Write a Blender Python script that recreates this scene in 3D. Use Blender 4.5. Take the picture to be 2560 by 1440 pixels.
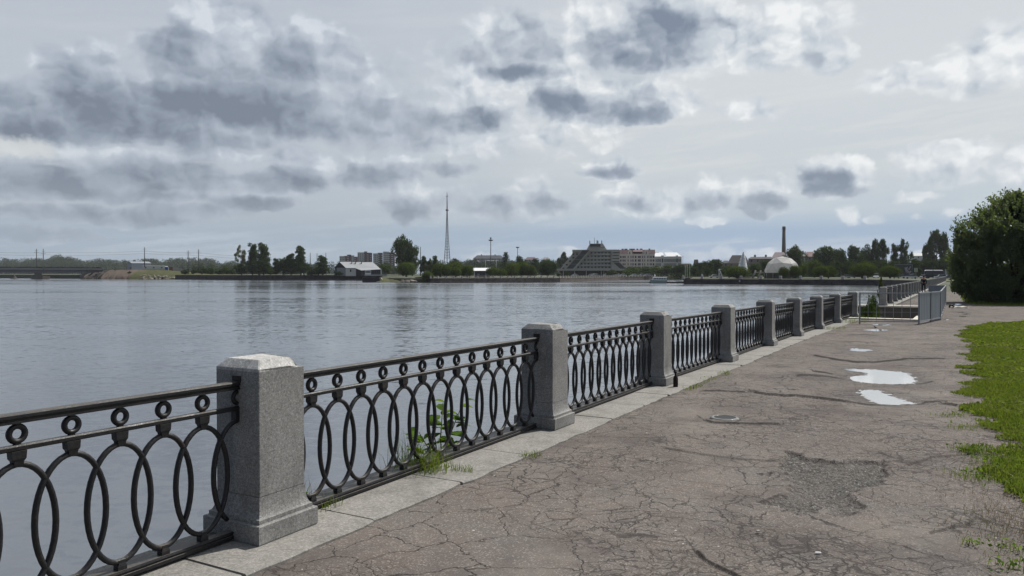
import bpy, bmesh, math, random
import numpy as np
from mathutils import Vector, Matrix

sc = bpy.context.scene
for o in list(bpy.data.objects):
    bpy.data.objects.remove(o, do_unlink=True)
C = sc.collection
R = math.radians
PI = math.pi

# ------------------------------------------------------------------ camera
FPX = 1923.0                       # focal length in photo pixels (photo 2560 wide)
EYE = Vector((0.0, 0.0, 1.78))
PITCH = math.atan(36.0 / FPX)      # looks about one degree down
cam_d = bpy.data.cameras.new('camera')
cam_d.sensor_width = 36.0
cam_d.lens = 36.0 * FPX / 2560.0
cam_d.clip_start = 0.05
cam_d.clip_end = 20000.0
cam = bpy.data.objects.new('camera', cam_d)
cam.location = EYE
cam.rotation_euler = (PI / 2 - PITCH, 0, 0)
C.objects.link(cam)
sc.camera = cam
sc.view_settings.view_transform = 'Standard'
sc.view_settings.look = 'None'
sc.view_settings.exposure = 0.0
sc.view_settings.gamma = 1.0
sc.render.film_transparent = False
sc.cycles.max_bounces = 8
sc.cycles.transparent_max_bounces = 8
sc.cycles.diffuse_bounces = 3
sc.cycles.glossy_bounces = 3
sc.cycles.transmission_bounces = 4
sc.cycles.caustics_reflective = False
sc.cycles.caustics_refractive = False

SUN_AZ = R(50.5)                   # to the right of the view direction (+Y)
SUN_EL = R(52.0)

def lin(r, g, b):
    f = lambda c: (c / 255 / 12.92) if c / 255 <= 0.04045 else ((c / 255 + 0.055) / 1.055) ** 2.4
    return (f(r), f(g), f(b))

# ------------------------------------------------------------------ node helper
class NT:
    def __init__(s, tree):
        s.t = tree; s.n = tree.nodes; s.l = tree.links
    def new(s, typ, **kw):
        n = s.n.new(typ)
        for k, v in kw.items():
            setattr(n, k, v)
        return n
    def put(s, sock, v):
        if v is None: return
        if hasattr(v, 'is_linked'): s.l.new(v, sock)
        elif isinstance(v, (tuple, list)):
            v = tuple(v)
            if sock.type == 'RGBA' and len(v) == 3: v = v + (1,)
            sock.default_value = v
        else: sock.default_value = v
    def m(s, op, a, b=None, c=None, clamp=False):
        n = s.new('ShaderNodeMath', operation=op); n.use_clamp = clamp
        s.put(n.inputs[0], a); s.put(n.inputs[1], b); s.put(n.inputs[2], c)
        return n.outputs[0]
    def vm(s, op, a, b=None, c=None, out=0):
        n = s.new('ShaderNodeVectorMath', operation=op)
        s.put(n.inputs[0], a); s.put(n.inputs[1], b)
        if c is not None: s.put(n.inputs[2], c)
        return n.outputs[out]
    def mix(s, f, a, b, mode='MIX'):
        n = s.new('ShaderNodeMix', data_type='RGBA', blend_type=mode)
        s.put(n.inputs[0], f); s.put(n.inputs[6], a); s.put(n.inputs[7], b)
        return n.outputs[2]
    def ss(s, v, lo, hi, a=0.0, b=1.0, typ='SMOOTHSTEP'):
        n = s.new('ShaderNodeMapRange', interpolation_type=typ)
        s.put(n.inputs[0], v); s.put(n.inputs[1], lo); s.put(n.inputs[2], hi)
        s.put(n.inputs[3], a); s.put(n.inputs[4], b)
        return n.outputs[0]
    def noise(s, vec, scale, detail=4, rough=0.5, lac=2.0, dist=0.0, col=False):
        n = s.new('ShaderNodeTexNoise')
        s.put(n.inputs['Vector'], vec); n.inputs['Scale'].default_value = scale
        n.inputs['Detail'].default_value = detail; n.inputs['Roughness'].default_value = rough
        n.inputs['Lacunarity'].default_value = lac; n.inputs['Distortion'].default_value = dist
        return n.outputs[1 if col else 0]
    def voro(s, vec, scale, feature='F1', rnd=1.0, out='Distance'):
        n = s.new('ShaderNodeTexVoronoi', feature=feature)
        s.put(n.inputs['Vector'], vec); n.inputs['Scale'].default_value = scale
        n.inputs['Randomness'].default_value = rnd
        return n.outputs[out]
    def ramp(s, v, stops):
        n = s.new('ShaderNodeValToRGB')
        e = n.color_ramp.elements
        while len(e) < len(stops): e.new(0.5)
        for i, (p, c) in enumerate(stops):
            e[i].position = p; e[i].color = tuple(c) + (1,) if len(c) == 3 else c
        s.put(n.inputs[0], v)
        return n.outputs[0]

# ------------------------------------------------------------------ sky
def ang(px, py):
    x = px - 1280.0
    return (math.degrees(math.atan2(x, FPX)), math.degrees(math.atan2(684.0 - py, math.hypot(FPX, x))))

# bright cloud bodies: centre px, centre py, radius px, radius py, strength
WHITE = [
 (575,70,150,70,1.0),(770,130,110,80,1.0),(250,175,150,60,.6),(470,180,190,80,.8),(900,170,120,55,.45),(930,290,200,90,.4),
 (300,395,240,40,.4),(560,385,150,40,.5),(750,400,110,42,.8),(620,490,120,36,.5),(960,420,110,36,.4),(1060,500,120,50,.4),
 (1280,105,140,75,1.0),(1380,170,160,80,.7),(1490,75,120,75,.9),(1640,60,150,130,1.0),(1745,70,100,120,1.0),(1960,85,170,85,1.0),(2060,140,80,50,.9),(1930,150,120,40,.7),
 (1530,245,190,55,1.0),(1690,258,85,38,.9),(1210,275,90,45,.8),(1180,180,110,90,.35),(1250,330,260,55,.3),
 (2500,145,150,80,.75),(2240,208,115,38,.85),(2400,190,120,50,.6),(1850,275,90,26,.5),
 (2092,442,100,60,1.5),(1520,418,70,24,.5),(1340,475,70,42,.4),(1560,490,90,34,.35),(1770,480,80,44,.45),(1915,485,85,46,.45),
 (2370,410,150,55,.8),(2545,420,70,55,.9),(2130,540,34,22,.7),(2190,546,24,12,.7),(2285,492,60,18,.6),(2392,526,40,14,.7),(2300,538,26,9,.6),
 (1745,640,40,14,.5),(1815,628,44,20,.55),(1895,638,60,18,.5),(1420,632,36,16,.7),(1195,640,40,12,.8),(1660,640,30,14,.9),(1765,552,50,12,.5),(2020,640,60,14,.7),(2330,640,50,14,.8),
 (1640,505,240,30,.2),
]
# grey cores and undersides of the thick clouds
DARK = [
 (440,120,120,50,.62),(730,165,100,60,.7),(600,200,240,70,.34),(560,268,330,70,1.15),(310,285,330,75,1.0),(130,322,260,48,.9),(240,225,150,50,.55),(80,250,190,60,.45),(700,310,260,45,.6),(420,335,330,40,.7),
 (95,458,200,52,.9),(390,445,240,52,.85),(340,488,230,24,.7),(710,455,125,38,.95),(640,508,120,24,.85),(945,442,130,34,.7),(1130,420,70,22,.32),
 (250,538,300,28,.75),(90,588,190,24,.7),(480,528,160,22,.6),(1040,522,90,42,.75),(1260,520,140,34,.4),
 (1310,184,120,22,.95),(1290,140,110,50,.35),(1650,95,135,95,1.0),(1570,125,130,55,.75),(1620,150,150,40,.75),
 (1410,265,105,40,1.0),(1560,290,140,26,.8),(1480,275,180,30,.5),(1190,300,85,33,.85),(1100,310,90,30,.35),
 (2058,456,72,42,1.0),(2085,482,80,18,.5),(1520,432,88,20,.95),(1345,512,85,34,.7),(1570,512,80,22,.65),(1765,500,65,26,.7),(1912,512,80,32,.95),(1900,532,60,16,.6),(1280,90,60,30,.2),
 (2380,445,120,24,.22),(2060,120,60,30,.15),(850,300,200,60,.3),(1000,330,160,40,.25),
]

def build_sky():
    w = bpy.data.worlds.new('World'); sc.world = w; w.use_nodes = True
    w.cycles.sampling_method = 'MANUAL'; w.cycles.sample_map_resolution = 1024
    T = NT(w.node_tree); T.n.clear()
    tc = T.new('ShaderNodeTexCoord')
    sep = T.new('ShaderNodeSeparateXYZ'); T.l.new(tc.outputs['Generated'], sep.inputs[0])
    x, y, z = sep.outputs
    az = T.m('MULTIPLY', T.m('ARCTAN2', x, y), 180 / PI)
    el = T.m('MULTIPLY', T.m('ARCSINE', T.m('MINIMUM', T.m('MAXIMUM', z, -1.0), 1.0)), 180 / PI)
    el = T.m('ABSOLUTE', el)
    cmb = T.new('ShaderNodeCombineXYZ'); T.l.new(az, cmb.inputs[0]); T.l.new(el, cmb.inputs[1])
    P = cmb.outputs[0]
    n3 = T.noise(P, 0.42, 3, 0.55, col=True)
    warp = T.vm('MULTIPLY', T.vm('SUBTRACT', n3, (0.5, 0.5, 0.5)), (2.6, 1.7, 0))
    n3b = T.noise(P, 1.5, 4, 0.6, col=True)
    warp2 = T.vm('MULTIPLY', T.vm('SUBTRACT', n3b, (0.5, 0.5, 0.5)), (1.1, 0.9, 0))
    Q = T.vm('ADD', T.vm('ADD', P, warp), warp2)
    Q2 = T.vm('ADD', T.vm('ADD', P, T.vm('MULTIPLY', warp, (0.9, 0.75, 0))), T.vm('MULTIPLY', warp2, (0.45, 0.35, 0)))
    def field(lst, pos, power):
        acc = None
        for (px, py, rx, ry, s) in lst:
            a, e = ang(px, py)
            k = FPX / math.hypot(FPX, px - 1280)
            ra = math.degrees(rx / FPX) * k * k; re = math.degrees(ry / FPX) * k
            n = T.vm('MULTIPLY_ADD', pos, (1 / ra, 1 / re, 0), (-a / ra, -e / re, 0))
            r = T.vm('LENGTH', n, out=1)
            if power == 2:
                v = T.m('MULTIPLY_ADD', T.m('MULTIPLY', r, r), -s, s)
                acc = v if acc is None else T.m('SMOOTH_MAX', acc, v, 0.25)
            else:
                v = T.m('MULTIPLY_ADD', r, -s, s)
                acc = v if acc is None else T.m('SMOOTH_MAX', acc, v, 0.12)
        return acc
    # base: clear Nishita blue behind a pale high veil
    sky = T.new('ShaderNodeTexSky', sky_type='NISHITA'); sky.sun_disc = False
    sky.sun_elevation = SUN_EL; sky.sun_rotation = SUN_AZ
    sky.air_density = 1.0; sky.dust_density = 1.2; sky.ozone_density = 1.0
    nish = T.vm('SCALE', sky.outputs[0], None); 
    nish.node.inputs[3].default_value = 0.055
    # veil colour by elevation, brighter towards the sun's side
    veilL = T.ramp(T.m('DIVIDE', el, 24.0), [(0.0, lin(160,178,195)), (0.10, lin(163,180,197)), (0.18, lin(178,189,200)), (0.38, lin(194,202,210)), (0.66, lin(193,200,210)), (1.0, lin(189,197,209))])
    veilR = T.ramp(T.m('DIVIDE', el, 24.0), [(0.0, lin(188,202,216)), (0.035, lin(160,182,208)), (0.125, lin(158,181,208)), (0.185, lin(192,204,214)), (0.3, lin(206,213,218)), (0.55, lin(216,221,224)), (1.0, lin(210,215,221))])
    fr = T.ss(T.m('ADD', az, T.m('MULTIPLY', T.m('SUBTRACT', T.noise(P, 0.12, 2), 0.5), 20)), -16.0, 12.0)
    veil = T.mix(fr, veilL, veilR)
    # thin streaks of high cloud
    st = T.vm('MULTIPLY', P, (0.055, 0.75, 1))
    st = T.vm('ADD', st, T.vm('SCALE', warp, None)); st.node.inputs[0].default_value = (0, 0, 0)
    rot = T.new('ShaderNodeVectorRotate', rotation_type='Z_AXIS'); T.put(rot.inputs['Vector'], P); rot.inputs['Angle'].default_value = R(-5)
    st = T.vm('MULTIPLY', rot.outputs[0], (0.07, 0.85, 1))
    sn = T.noise(T.vm('ADD', st, T.vm('MULTIPLY', warp2, (0.1, 0.35, 0))), 1.0, 5, 0.62)
    band = T.m('MULTIPLY', T.ss(el, 5.5, 10.5), T.ss(el, 14.0, 11.0))
    band = T.m('MULTIPLY', band, T.ss(az, -2.0, 12.0))
    streak = T.m('MULTIPLY', T.ss(sn, 0.42, 0.72), T.m('MULTIPLY_ADD', band, 0.8, 0.16))
    veil = T.mix(streak, veil, lin(224,227,226))
    lowb = T.m('MULTIPLY', T.ss(sn, 0.5, 0.66), T.m('MULTIPLY', T.ss(el, 0.2, 1.5), T.ss(el, 4.5, 3.0)))
    veil = T.mix(T.m('MULTIPLY', lowb, 0.55), veil, lin(190,204,218))
    base = T.mix(0.9, nish, veil)
    # far field: made-up broken cloud over the unseen rest of the sky
    away = T.ss(T.m('ABSOLUTE', az), 36.0, 50.0)
    up = T.ss(el, 21.0, 30.0)
    gen = T.m('MAXIMUM', away, up)
    gn = T.noise(T.vm('MULTIPLY', Q, (0.06, 0.12, 0)), 1.0, 5, 0.55)
    back = T.ss(T.m('ABSOLUTE', T.m('SUBTRACT', az, 40.0)), 55.0, 120.0)  # unseen rear sky, darkened so faces turned from the sun get less light
    base = T.mix(T.m('MULTIPLY', gen, 0.9), base, T.mix(back, lin(206,213,222), lin(98,112,134)))
    base = T.mix(T.m('MULTIPLY', T.m('MULTIPLY', gen, T.ss(gn, 0.42, 0.6)), 0.55), base, T.mix(back, lin(236,238,240), lin(140,150,166)))
    base = T.mix(T.m('MULTIPLY', T.m('MULTIPLY', gen, T.ss(gn, 0.54, 0.72)), 0.75), base, T.mix(back, lin(140,152,170), lin(76,86,104)))
    # cumulus: body fields broken up by billows, lit from the sun's side (up and right)
    def billow(pos, scale, detail=2.4):
        n = T.new('ShaderNodeTexVoronoi', voronoi_dimensions='2D', feature='SMOOTH_F1')
        T.put(n.inputs['Vector'], pos); n.inputs['Scale'].default_value = scale; n.inputs['Detail'].default_value = detail
        n.inputs['Roughness'].default_value = 0.5; n.inputs['Lacunarity'].default_value = 2.3; n.inputs['Smoothness'].default_value = 0.35
        n.normalize = True
        return T.m('SUBTRACT', 1.0, n.outputs['Distance'])
    Qs = T.vm('MULTIPLY', Q2, (0.8, 1.15, 0))
    nb = T.noise(Q2, 0.55, 5, 0.55)
    B0 = billow(Qs, 0.50); B1 = billow(T.vm('ADD', Qs, (0.26, 0.40, 0)), 0.50)
    C0 = T.noise(Q2, 0.30, 2.5, 0.5); C1 = T.noise(T.vm('ADD', Q2, (0.55, 0.75, 0)), 0.30, 2.5, 0.5)
    relief = T.m('ADD', T.m('MULTIPLY', T.m('SUBTRACT', B0, B1), 0.80), T.m('MULTIPLY', T.m('SUBTRACT', C0, C1), 1.6))
    nd = T.m('ADD', T.m('MULTIPLY', nb, 0.5), T.m('MULTIPLY', T.m('SUBTRACT', B0, 0.10), 0.6))
    W = field(WHITE, Q2, 1)
    wn = T.m('ADD', W, T.m('MULTIPLY', T.m('SUBTRACT', nd, 0.57), 1.0))
    soft = T.ss(T.noise(P, 0.16, 2), 0.35, 0.65)
    aW = T.ss(wn, -0.12, T.m('MULTIPLY_ADD', soft, 0.36, 0.18))
    D = field(DARK, Q2, 2)
    dn = T.m('ADD', D, T.m('MULTIPLY', T.m('SUBTRACT', nd, 0.60), 0.5))
    aD = T.ss(dn, -0.25, 1.30, typ='LINEAR')
    aD = T.m('MAXIMUM', T.m('MINIMUM', aD, 1.0), 0.0)
    shade = T.m('SUBTRACT', T.m('ADD', T.m('MULTIPLY', relief, T.m('MULTIPLY_ADD', aD, -0.35, 1.05)), 0.76), T.m('MULTIPLY', aD, 0.92))
    cR = T.ramp(shade, [(0.0, lin(122,135,154)), (0.22, lin(150,161,177)), (0.5, lin(190,199,209)), (0.8, lin(222,227,231)), (1.0, lin(242,244,245))])
    cL = T.ramp(shade, [(0.0, lin(118,129,145)), (0.22, lin(142,153,168)), (0.5, lin(166,176,190)), (0.8, lin(190,199,210)), (1.0, lin(214,220,228))])
    ccol = T.mix(fr, cL, cR)
    alpha = T.m('MAXIMUM', T.m('MULTIPLY', aW, 0.94), T.m('MULTIPLY', T.ss(dn, -0.15, 0.32), 0.95))
    alpha = T.m('MULTIPLY', alpha, T.ss(el, 0.0, 8.5, 0.45, 1.0))
    col = T.mix(alpha, base, ccol)
    # bright opening low on the left
    a, e = ang(40, 368)
    gap = T.vm('LENGTH', T.vm('MULTIPLY_ADD', Q, (1 / 3.2, 1 / 0.75, 0), (-a / 3.2, -e / 0.75, 0)), out=1)
    col = T.mix(T.m('MULTIPLY', T.ss(gap, 1.2, 0.4), 0.75), col, lin(214,218,218))
    # below the horizon
    g = T.vm('SCALE', col, None); g.node.inputs[3].default_value = 10.0
    bg = T.new('ShaderNodeBackground'); T.l.new(g, bg.inputs[0]); bg.inputs[1].default_value = 0.1
    out = T.new('ShaderNodeOutputWorld'); T.l.new(bg.outputs[0], out.inputs[0])
build_sky()

sun_d = bpy.data.lights.new('sun', 'SUN'); sun_d.energy = 4.6; sun_d.angle = R(0.8); sun_d.color = (1.0, 0.955, 0.88)
sun = bpy.data.objects.new('sun', sun_d); C.objects.link(sun)
sdir = Vector((math.sin(SUN_AZ) * math.cos(SUN_EL), math.cos(SUN_AZ) * math.cos(SUN_EL), math.sin(SUN_EL)))
sun.rotation_euler = sdir.to_track_quat('Z', 'Y').to_euler()
sun.location = (20, 20, 60)

# ------------------------------------------------------------------ placing helpers
_fw = Vector((0, math.cos(PITCH), -math.sin(PITCH)))
_up = Vector((0, math.sin(PITCH), math.cos(PITCH)))
def ray(px, py):
    return Vector((1, 0, 0)) * ((px - 1280) / FPX) + _up * ((720 - py) / FPX) + _fw
def at(px, py, Y):                 # the point that lies Y metres ahead in that direction
    d = ray(px, py); return EYE + d * (Y / d.y)
def onz(px, py, z=0.0):            # where that direction meets the level z
    d = ray(px, py); return EYE + d * ((z - EYE.z) / d.z)
GY = [-30, 4.338, 7.64, 10.7, 14.08, 17.5, 20.9, 24.3, 27.0, 400]
GZ = [0.55, .226, .214, .183, .152, .124, .074, .024, 0.0, 0.0]
def gz(Y): return np.interp(Y, GY, GZ)
def onground(px, py):
    z = 0.1
    for _ in range(12):
        p = onz(px, py, z); z = float(gz(p.y))
    return onz(px, py, z)
WATER = -1.9

# ------------------------------------------------------------------ object helpers
def tag(o, label=None, cat=None, group=None, kind=None):
    if label: o['label'] = label
    if cat: o['category'] = cat
    if group: o['group'] = group
    if kind: o['kind'] = kind
    return o
def thing(name, label, cat, loc=(0, 0, 0), rz=0.0, group=None):
    o = bpy.data.objects.new(name, None); C.objects.link(o)
    o.location = loc; o.rotation_euler = (0, 0, rz); o.empty_display_size = 0.2
    return tag(o, label, cat, group)
def obj(name, mesh, mat=None, parent=None):
    o = bpy.data.objects.new(name, mesh); C.objects.link(o)
    if mat is not None and not mesh.materials: mesh.materials.append(mat)
    if parent is not None: o.parent = parent
    return o
def kids(o): return [c for c in bpy.data.objects if c.parent == o]
def dup(root, label=None, loc=None, rz=None, scale=None, children=None):
    c = root.copy(); C.objects.link(c)
    if label: c['label'] = label
    if loc is not None: c.location = loc
    if rz is not None: c.rotation_euler = (0, 0, rz)
    if scale is not None: c.scale = scale
    for k in (children if children is not None else root.children):
        d = k.copy(); C.objects.link(d); d.parent = c
        for g in k.children:
            e = g.copy(); C.objects.link(e); e.parent = d
    return c

class MB:
    """collects simple shapes into one mesh"""
    def __init__(s): s.v = []; s.f = []; s.smooth = []
    def add(s, vs, fs, smooth=False):
        b = len(s.v); s.v += [tuple(x) for x in vs]
        for f in fs: s.f.append(tuple(b + i for i in f)); s.smooth.append(smooth)
        return s
    def box(s, x0, x1, y0, y1, z0, z1):
        v = [(x0,y0,z0),(x1,y0,z0),(x1,y1,z0),(x0,y1,z0),(x0,y0,z1),(x1,y0,z1),(x1,y1,z1),(x0,y1,z1)]
        return s.add(v, [(0,3,2,1),(4,5,6,7),(0,1,5,4),(1,2,6,5),(2,3,7,6),(3,0,4,7)])
    def bevbox(s, x0, x1, y0, y1, z0, z1, b):
        # box with bevelled top and vertical edges
        def ring(z, k):
            a, e, c, d = x0 + k, x1 - k, y0 + k, y1 - k
            q = b
            return [(a+q,c,z),(e-q,c,z),(e,c+q,z),(e,d-q,z),(e-q,d,z),(a+q,d,z),(a,d-q,z),(a,c+q,z)]
        return s.rings([ring(z0, 0), ring(z1 - b, 0), ring(z1, b)], cap=True)
    def rings(s, rs, cap=True, closed=True, smooth=False, capstart=True):
        n = len(rs[0]); vs = [p for r in rs for p in r]; fs = []
        for i in range(len(rs) - 1):
            for j in range(n if closed else n - 1):
                k = (j + 1) % n
                fs.append((i*n+j, i*n+k, (i+1)*n+k, (i+1)*n+j))
        s.add(vs, fs, smooth)
        if cap:
            b = len(s.v) - len(vs)
            if capstart: s.f.append(tuple(b + i for i in reversed(range(n)))); s.smooth.append(False)
            s.f.append(tuple(b + (len(rs)-1)*n + i for i in range(n))); s.smooth.append(False)
        return s
    def prism(s, poly, axis, a, b):
        # poly of 2-D points swept along an axis ('x','y','z') from a to b
        if axis == 'y': g = lambda p, t: (p[0], t, p[1])
        elif axis == 'x': g = lambda p, t: (t, p[0], p[1])
        else: g = lambda p, t: (p[0], p[1], t)
        return s.rings([[g(p, a) for p in poly], [g(p, b) for p in poly]])
    def tube(s, pts, r, n=8, closed=False, smooth=True, ell=None):
        pts = [Vector(p) for p in pts]; m = len(pts); rs = []
        up = Vector((0, 0, 1))
        for i, p in enumerate(pts):
            a = pts[(i - 1) % m] if (closed or i > 0) else p
            b = pts[(i + 1) % m] if (closed or i < m - 1) else p
            t = (b - a).normalized()
            ref = Vector((0, 1, 0)) if abs(t.y) < 0.8 else Vector((1, 0, 0))
            u = t.cross(ref).normalized(); w = t.cross(u).normalized()
            rr = r[i] if isinstance(r, (list, tuple)) else r
            e = ell or 1.0
            rs.append([p + u * (rr * math.cos(2*PI*k/n)) + w * (rr * e * math.sin(2*PI*k/n)) for k in range(n)])
        if closed: rs.append(rs[0])
        return s.rings(rs, cap=not closed, smooth=smooth)
    def lathe(s, prof, n=16, cx=0, cy=0, smooth=True):
        rs = [[(cx + r*math.cos(2*PI*k/n), cy + r*math.sin(2*PI*k/n), z) for k in range(n)] for r, z in prof]
        return s.rings(rs, cap=True, smooth=smooth)
    def mesh(s, name):
        me = bpy.data.meshes.new(name); me.from_pydata(s.v, [], s.f); me.update()
        me.polygons.foreach_set('use_smooth', s.smooth)
        bm = bmesh.new(); bm.from_mesh(me); bmesh.ops.recalc_face_normals(bm, faces=bm.faces); bm.to_mesh(me); bm.free()
        return me
    def build(s, name, mat, parent=None): return obj(name, s.mesh(name), mat, parent)

def npmesh(name, V, F, smooth=False):
    """mesh from numpy arrays; F is (n,k) with k = 3 or 4"""
    me = bpy.data.meshes.new(name); V = np.asarray(V, np.float32); F = np.asarray(F, np.int32)
    n, k = F.shape
    me.vertices.add(len(V)); me.vertices.foreach_set('co', V.ravel())
    me.loops.add(n * k); me.loops.foreach_set('vertex_index', F.ravel())
    me.polygons.add(n); me.polygons.foreach_set('loop_start', np.arange(0, n * k, k, dtype=np.int32))
    me.update(calc_edges=True)
    if smooth: me.polygons.foreach_set('use_smooth', np.ones(n, bool))
    return me

# ------------------------------------------------------------------ materials
def new_mat(name):
    m = bpy.data.materials.new(name); m.use_nodes = True
    T = NT(m.node_tree); b = T.n['Principled BSDF']
    return m, T, b
def plain(name, col, rough=0.6, var=0.12, scale=3.0, metal=0.0, spec=0.2, bump=0.0):
    m, T, b = new_mat(name)
    tc = T.new('ShaderNodeTexCoord').outputs['Object']
    oi = T.new('ShaderNodeObjectInfo').outputs['Random']
    v = T.vm('ADD', tc, T.vm('SCALE', (7.1, 3.3, 5.7), None)); v.node.inputs[0].default_value = (0, 0, 0)
    n = T.noise(tc, scale, 5, 0.6)
    c = T.mix(n, tuple(x * (1 - var) for x in col), tuple(min(1, x * (1 + var)) for x in col))
    T.put(b.inputs['Base Color'], c); b.inputs['Roughness'].default_value = rough
    b.inputs['Metallic'].default_value = metal; b.inputs['Specular IOR Level'].default_value = spec
    if bump:
        bp = T.new('ShaderNodeBump'); bp.inputs['Strength'].default_value = bump; bp.inputs['Distance'].default_value = 0.02
        T.put(bp.inputs['Height'], T.noise(tc, scale * 6, 4, 0.6)); T.l.new(bp.outputs[0], b.inputs['Normal'])
    return m
def foliage(name, c1, c2, trans, k=0.35, scale=0.6, gloss=0.0):
    m, T, b = new_mat(name)
    geo = T.new('ShaderNodeNewGeometry'); oi = T.new('ShaderNodeObjectInfo').outputs['Random']
    n = T.noise(geo.outputs['Position'], scale, 3, 0.6)
    ri = geo.outputs['Random Per Island']
    f = T.m('ADD', T.m('MULTIPLY', n, 0.6), T.m('MULTIPLY', ri, 0.4))
    c = T.mix(T.ss(f, 0.3, 0.7), c1, c2)
    c = T.mix(T.m('MULTIPLY', oi, 0.35), c, T.vm('MULTIPLY', c, (0.7, 0.82, 0.9)))
    d = T.new('ShaderNodeBsdfDiffuse'); T.put(d.inputs[0], c)
    t = T.new('ShaderNodeBsdfTranslucent'); T.put(t.inputs[0], T.mix(ri, trans, tuple(x * 0.6 for x in trans)))
    gl = T.new('ShaderNodeBsdfGlossy'); gl.inputs['Roughness'].default_value = 0.45; gl.inputs[0].default_value = (1, 1, 1, 1)
    mx = T.new('ShaderNodeMixShader'); mx.inputs[0].default_value = k
    T.l.new(d.outputs[0], mx.inputs[1]); T.l.new(t.outputs[0], mx.inputs[2])
    m2 = T.new('ShaderNodeMixShader'); m2.inputs[0].default_value = gloss
    T.l.new(mx.outputs[0], m2.inputs[1]); T.l.new(gl.outputs[0], m2.inputs[2])
    T.l.new(m2.outputs[0], T.n['Material Output'].inputs[0])
    return m
def granite(name, base=0.30, warm=(1, 1, 0.97), scale=150.0, contrast=1.0, rough=0.75):
    m, T, b = new_mat(name)
    g = T.new('ShaderNodeNewGeometry').outputs['Position']
    v1 = T.voro(g, scale, 'F1', out='Color')
    s1 = T.new('ShaderNodeSeparateColor'); T.l.new(v1, s1.inputs[0])
    n1 = T.noise(g, scale * 1.3, 3, 0.6)
    n2 = T.noise(g, 3.2, 5, 0.6)
    n3 = T.noise(g, scale * 0.35, 3, 0.6)
    f = T.m('ADD', T.m('MULTIPLY', s1.outputs[0], 0.6), T.m('MULTIPLY', n1, 0.4))
    lo = tuple(base * (1 - 0.62 * contrast) * w for w in warm); mi = tuple(base * w for w in warm); hi = tuple(min(.9, base * (1 + 0.85 * contrast)) * w for w in warm)
    c = T.ramp(f, [(0.12, lo), (0.45, mi), (0.62, mi), (0.9, hi)])
    c = T.mix(T.ss(n3, 0.35, 0.7), T.vm('MULTIPLY', c, (0.8, 0.8, 0.8)), c)
    c = T.mix(T.ss(n2, 0.40, 0.72, 0.0, 0.55), c, T.vm('MULTIPLY', c, (0.55, 0.56, 0.56)))
    stk = T.noise(T.vm('MULTIPLY', g, (9, 9, 0.7)), 1.0, 4, 0.65)
    c = T.mix(T.ss(stk, 0.52, 0.72, 0.0, 0.45), c, T.vm('MULTIPLY', c, (0.55, 0.54, 0.52)))
    T.put(b.inputs['Base Color'], c); b.inputs['Roughness'].default_value = rough; b.inputs['Specular IOR Level'].default_value = 0.3
    bp = T.new('ShaderNodeBump'); bp.inputs['Strength'].default_value = 0.25; bp.inputs['Distance'].default_value = 0.004
    T.put(bp.inputs['Height'], n1); T.l.new(bp.outputs[0], b.inputs['Normal'])
    return m
M = {}
M['granite'] = granite('granite', 0.30, (1.0, 0.985, 0.95), 150, 0.72)
M['cap_stone'] = granite('cap_stone', 0.50, (1.0, 0.985, 0.95), 120, 0.7)
M['kerb_stone'] = granite('kerb_stone', 0.28, (1.0, 0.96, 0.89), 110, 0.55, 0.85)
def iron_mat():
    m, T, b = new_mat('black_painted_iron')
    g = T.new('ShaderNodeNewGeometry'); P = g.outputs['Position']
    n = T.noise(P, 9, 6, 0.7); n2 = T.noise(P, 70, 3, 0.7); up = T.new('ShaderNodeSeparateXYZ'); T.l.new(g.outputs['Normal'], up.inputs[0])
    c = T.mix(T.ss(n2, 0.35, 0.7), (0.009, 0.009, 0.011), (0.018, 0.018, 0.020))
    c = T.mix(T.ss(n, 0.55, 0.72, 0, 0.8), c, (0.050, 0.030, 0.022))
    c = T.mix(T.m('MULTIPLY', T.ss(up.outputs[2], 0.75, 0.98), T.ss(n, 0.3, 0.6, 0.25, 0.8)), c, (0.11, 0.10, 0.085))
    T.put(b.inputs['Base Color'], c); T.put(b.inputs['Roughness'], T.ss(n, 0.3, 0.7, 0.38, 0.62)); b.inputs['Specular IOR Level'].default_value = 0.4
    bp = T.new('ShaderNodeBump'); bp.inputs['Strength'].default_value = 0.6; bp.inputs['Distance'].default_value = 0.003
    T.put(bp.inputs['Height'], T.m('ADD', n2, T.m('MULTIPLY', n, 1.5))); T.l.new(bp.outputs[0], b.inputs['Normal'])
    return m
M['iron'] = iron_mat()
M['rust'] = plain('worn_iron', (0.035, 0.028, 0.026), 0.6, 0.5, 14, bump=0.35)
M['galv'] = plain('galvanised_steel', (0.30, 0.32, 0.34), 0.45, 0.1, 4, metal=0.35)
M['panel_grey'] = plain('grey_sheet_metal', (0.20, 0.23, 0.26), 0.5, 0.12, 2.0, metal=0.1)
M['concrete'] = plain('concrete', (0.32, 0.30, 0.27), 0.9, 0.3, 1.6, bump=0.3)
M['dark_concrete'] = plain('dark_concrete', (0.10, 0.095, 0.09), 0.9, 0.35, 1.5, bump=0.3)
M['white_concrete'] = plain('pale_concrete', (0.62, 0.58, 0.52), 0.9, 0.2, 3.0, bump=0.3)
M['dark'] = plain('dark_void', (0.02, 0.021, 0.024), 0.6, 0.3, 2)
M['glass'] = plain('window_glass', (0.035, 0.042, 0.05), 0.08, 0.2, 0.4, spec=0.6)
M['white'] = plain('white_paint', (0.75, 0.75, 0.74), 0.5, 0.06, 2)
M['tyre'] = plain('tyre_rubber', (0.02, 0.02, 0.02), 0.8)
M['bark'] = plain('bark', (0.06, 0.05, 0.042), 0.9, 0.4, 4, bump=0.5)
M['pale_bark'] = plain('pale_bark', (0.33, 0.32, 0.29), 0.9, 0.4, 4)
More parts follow.
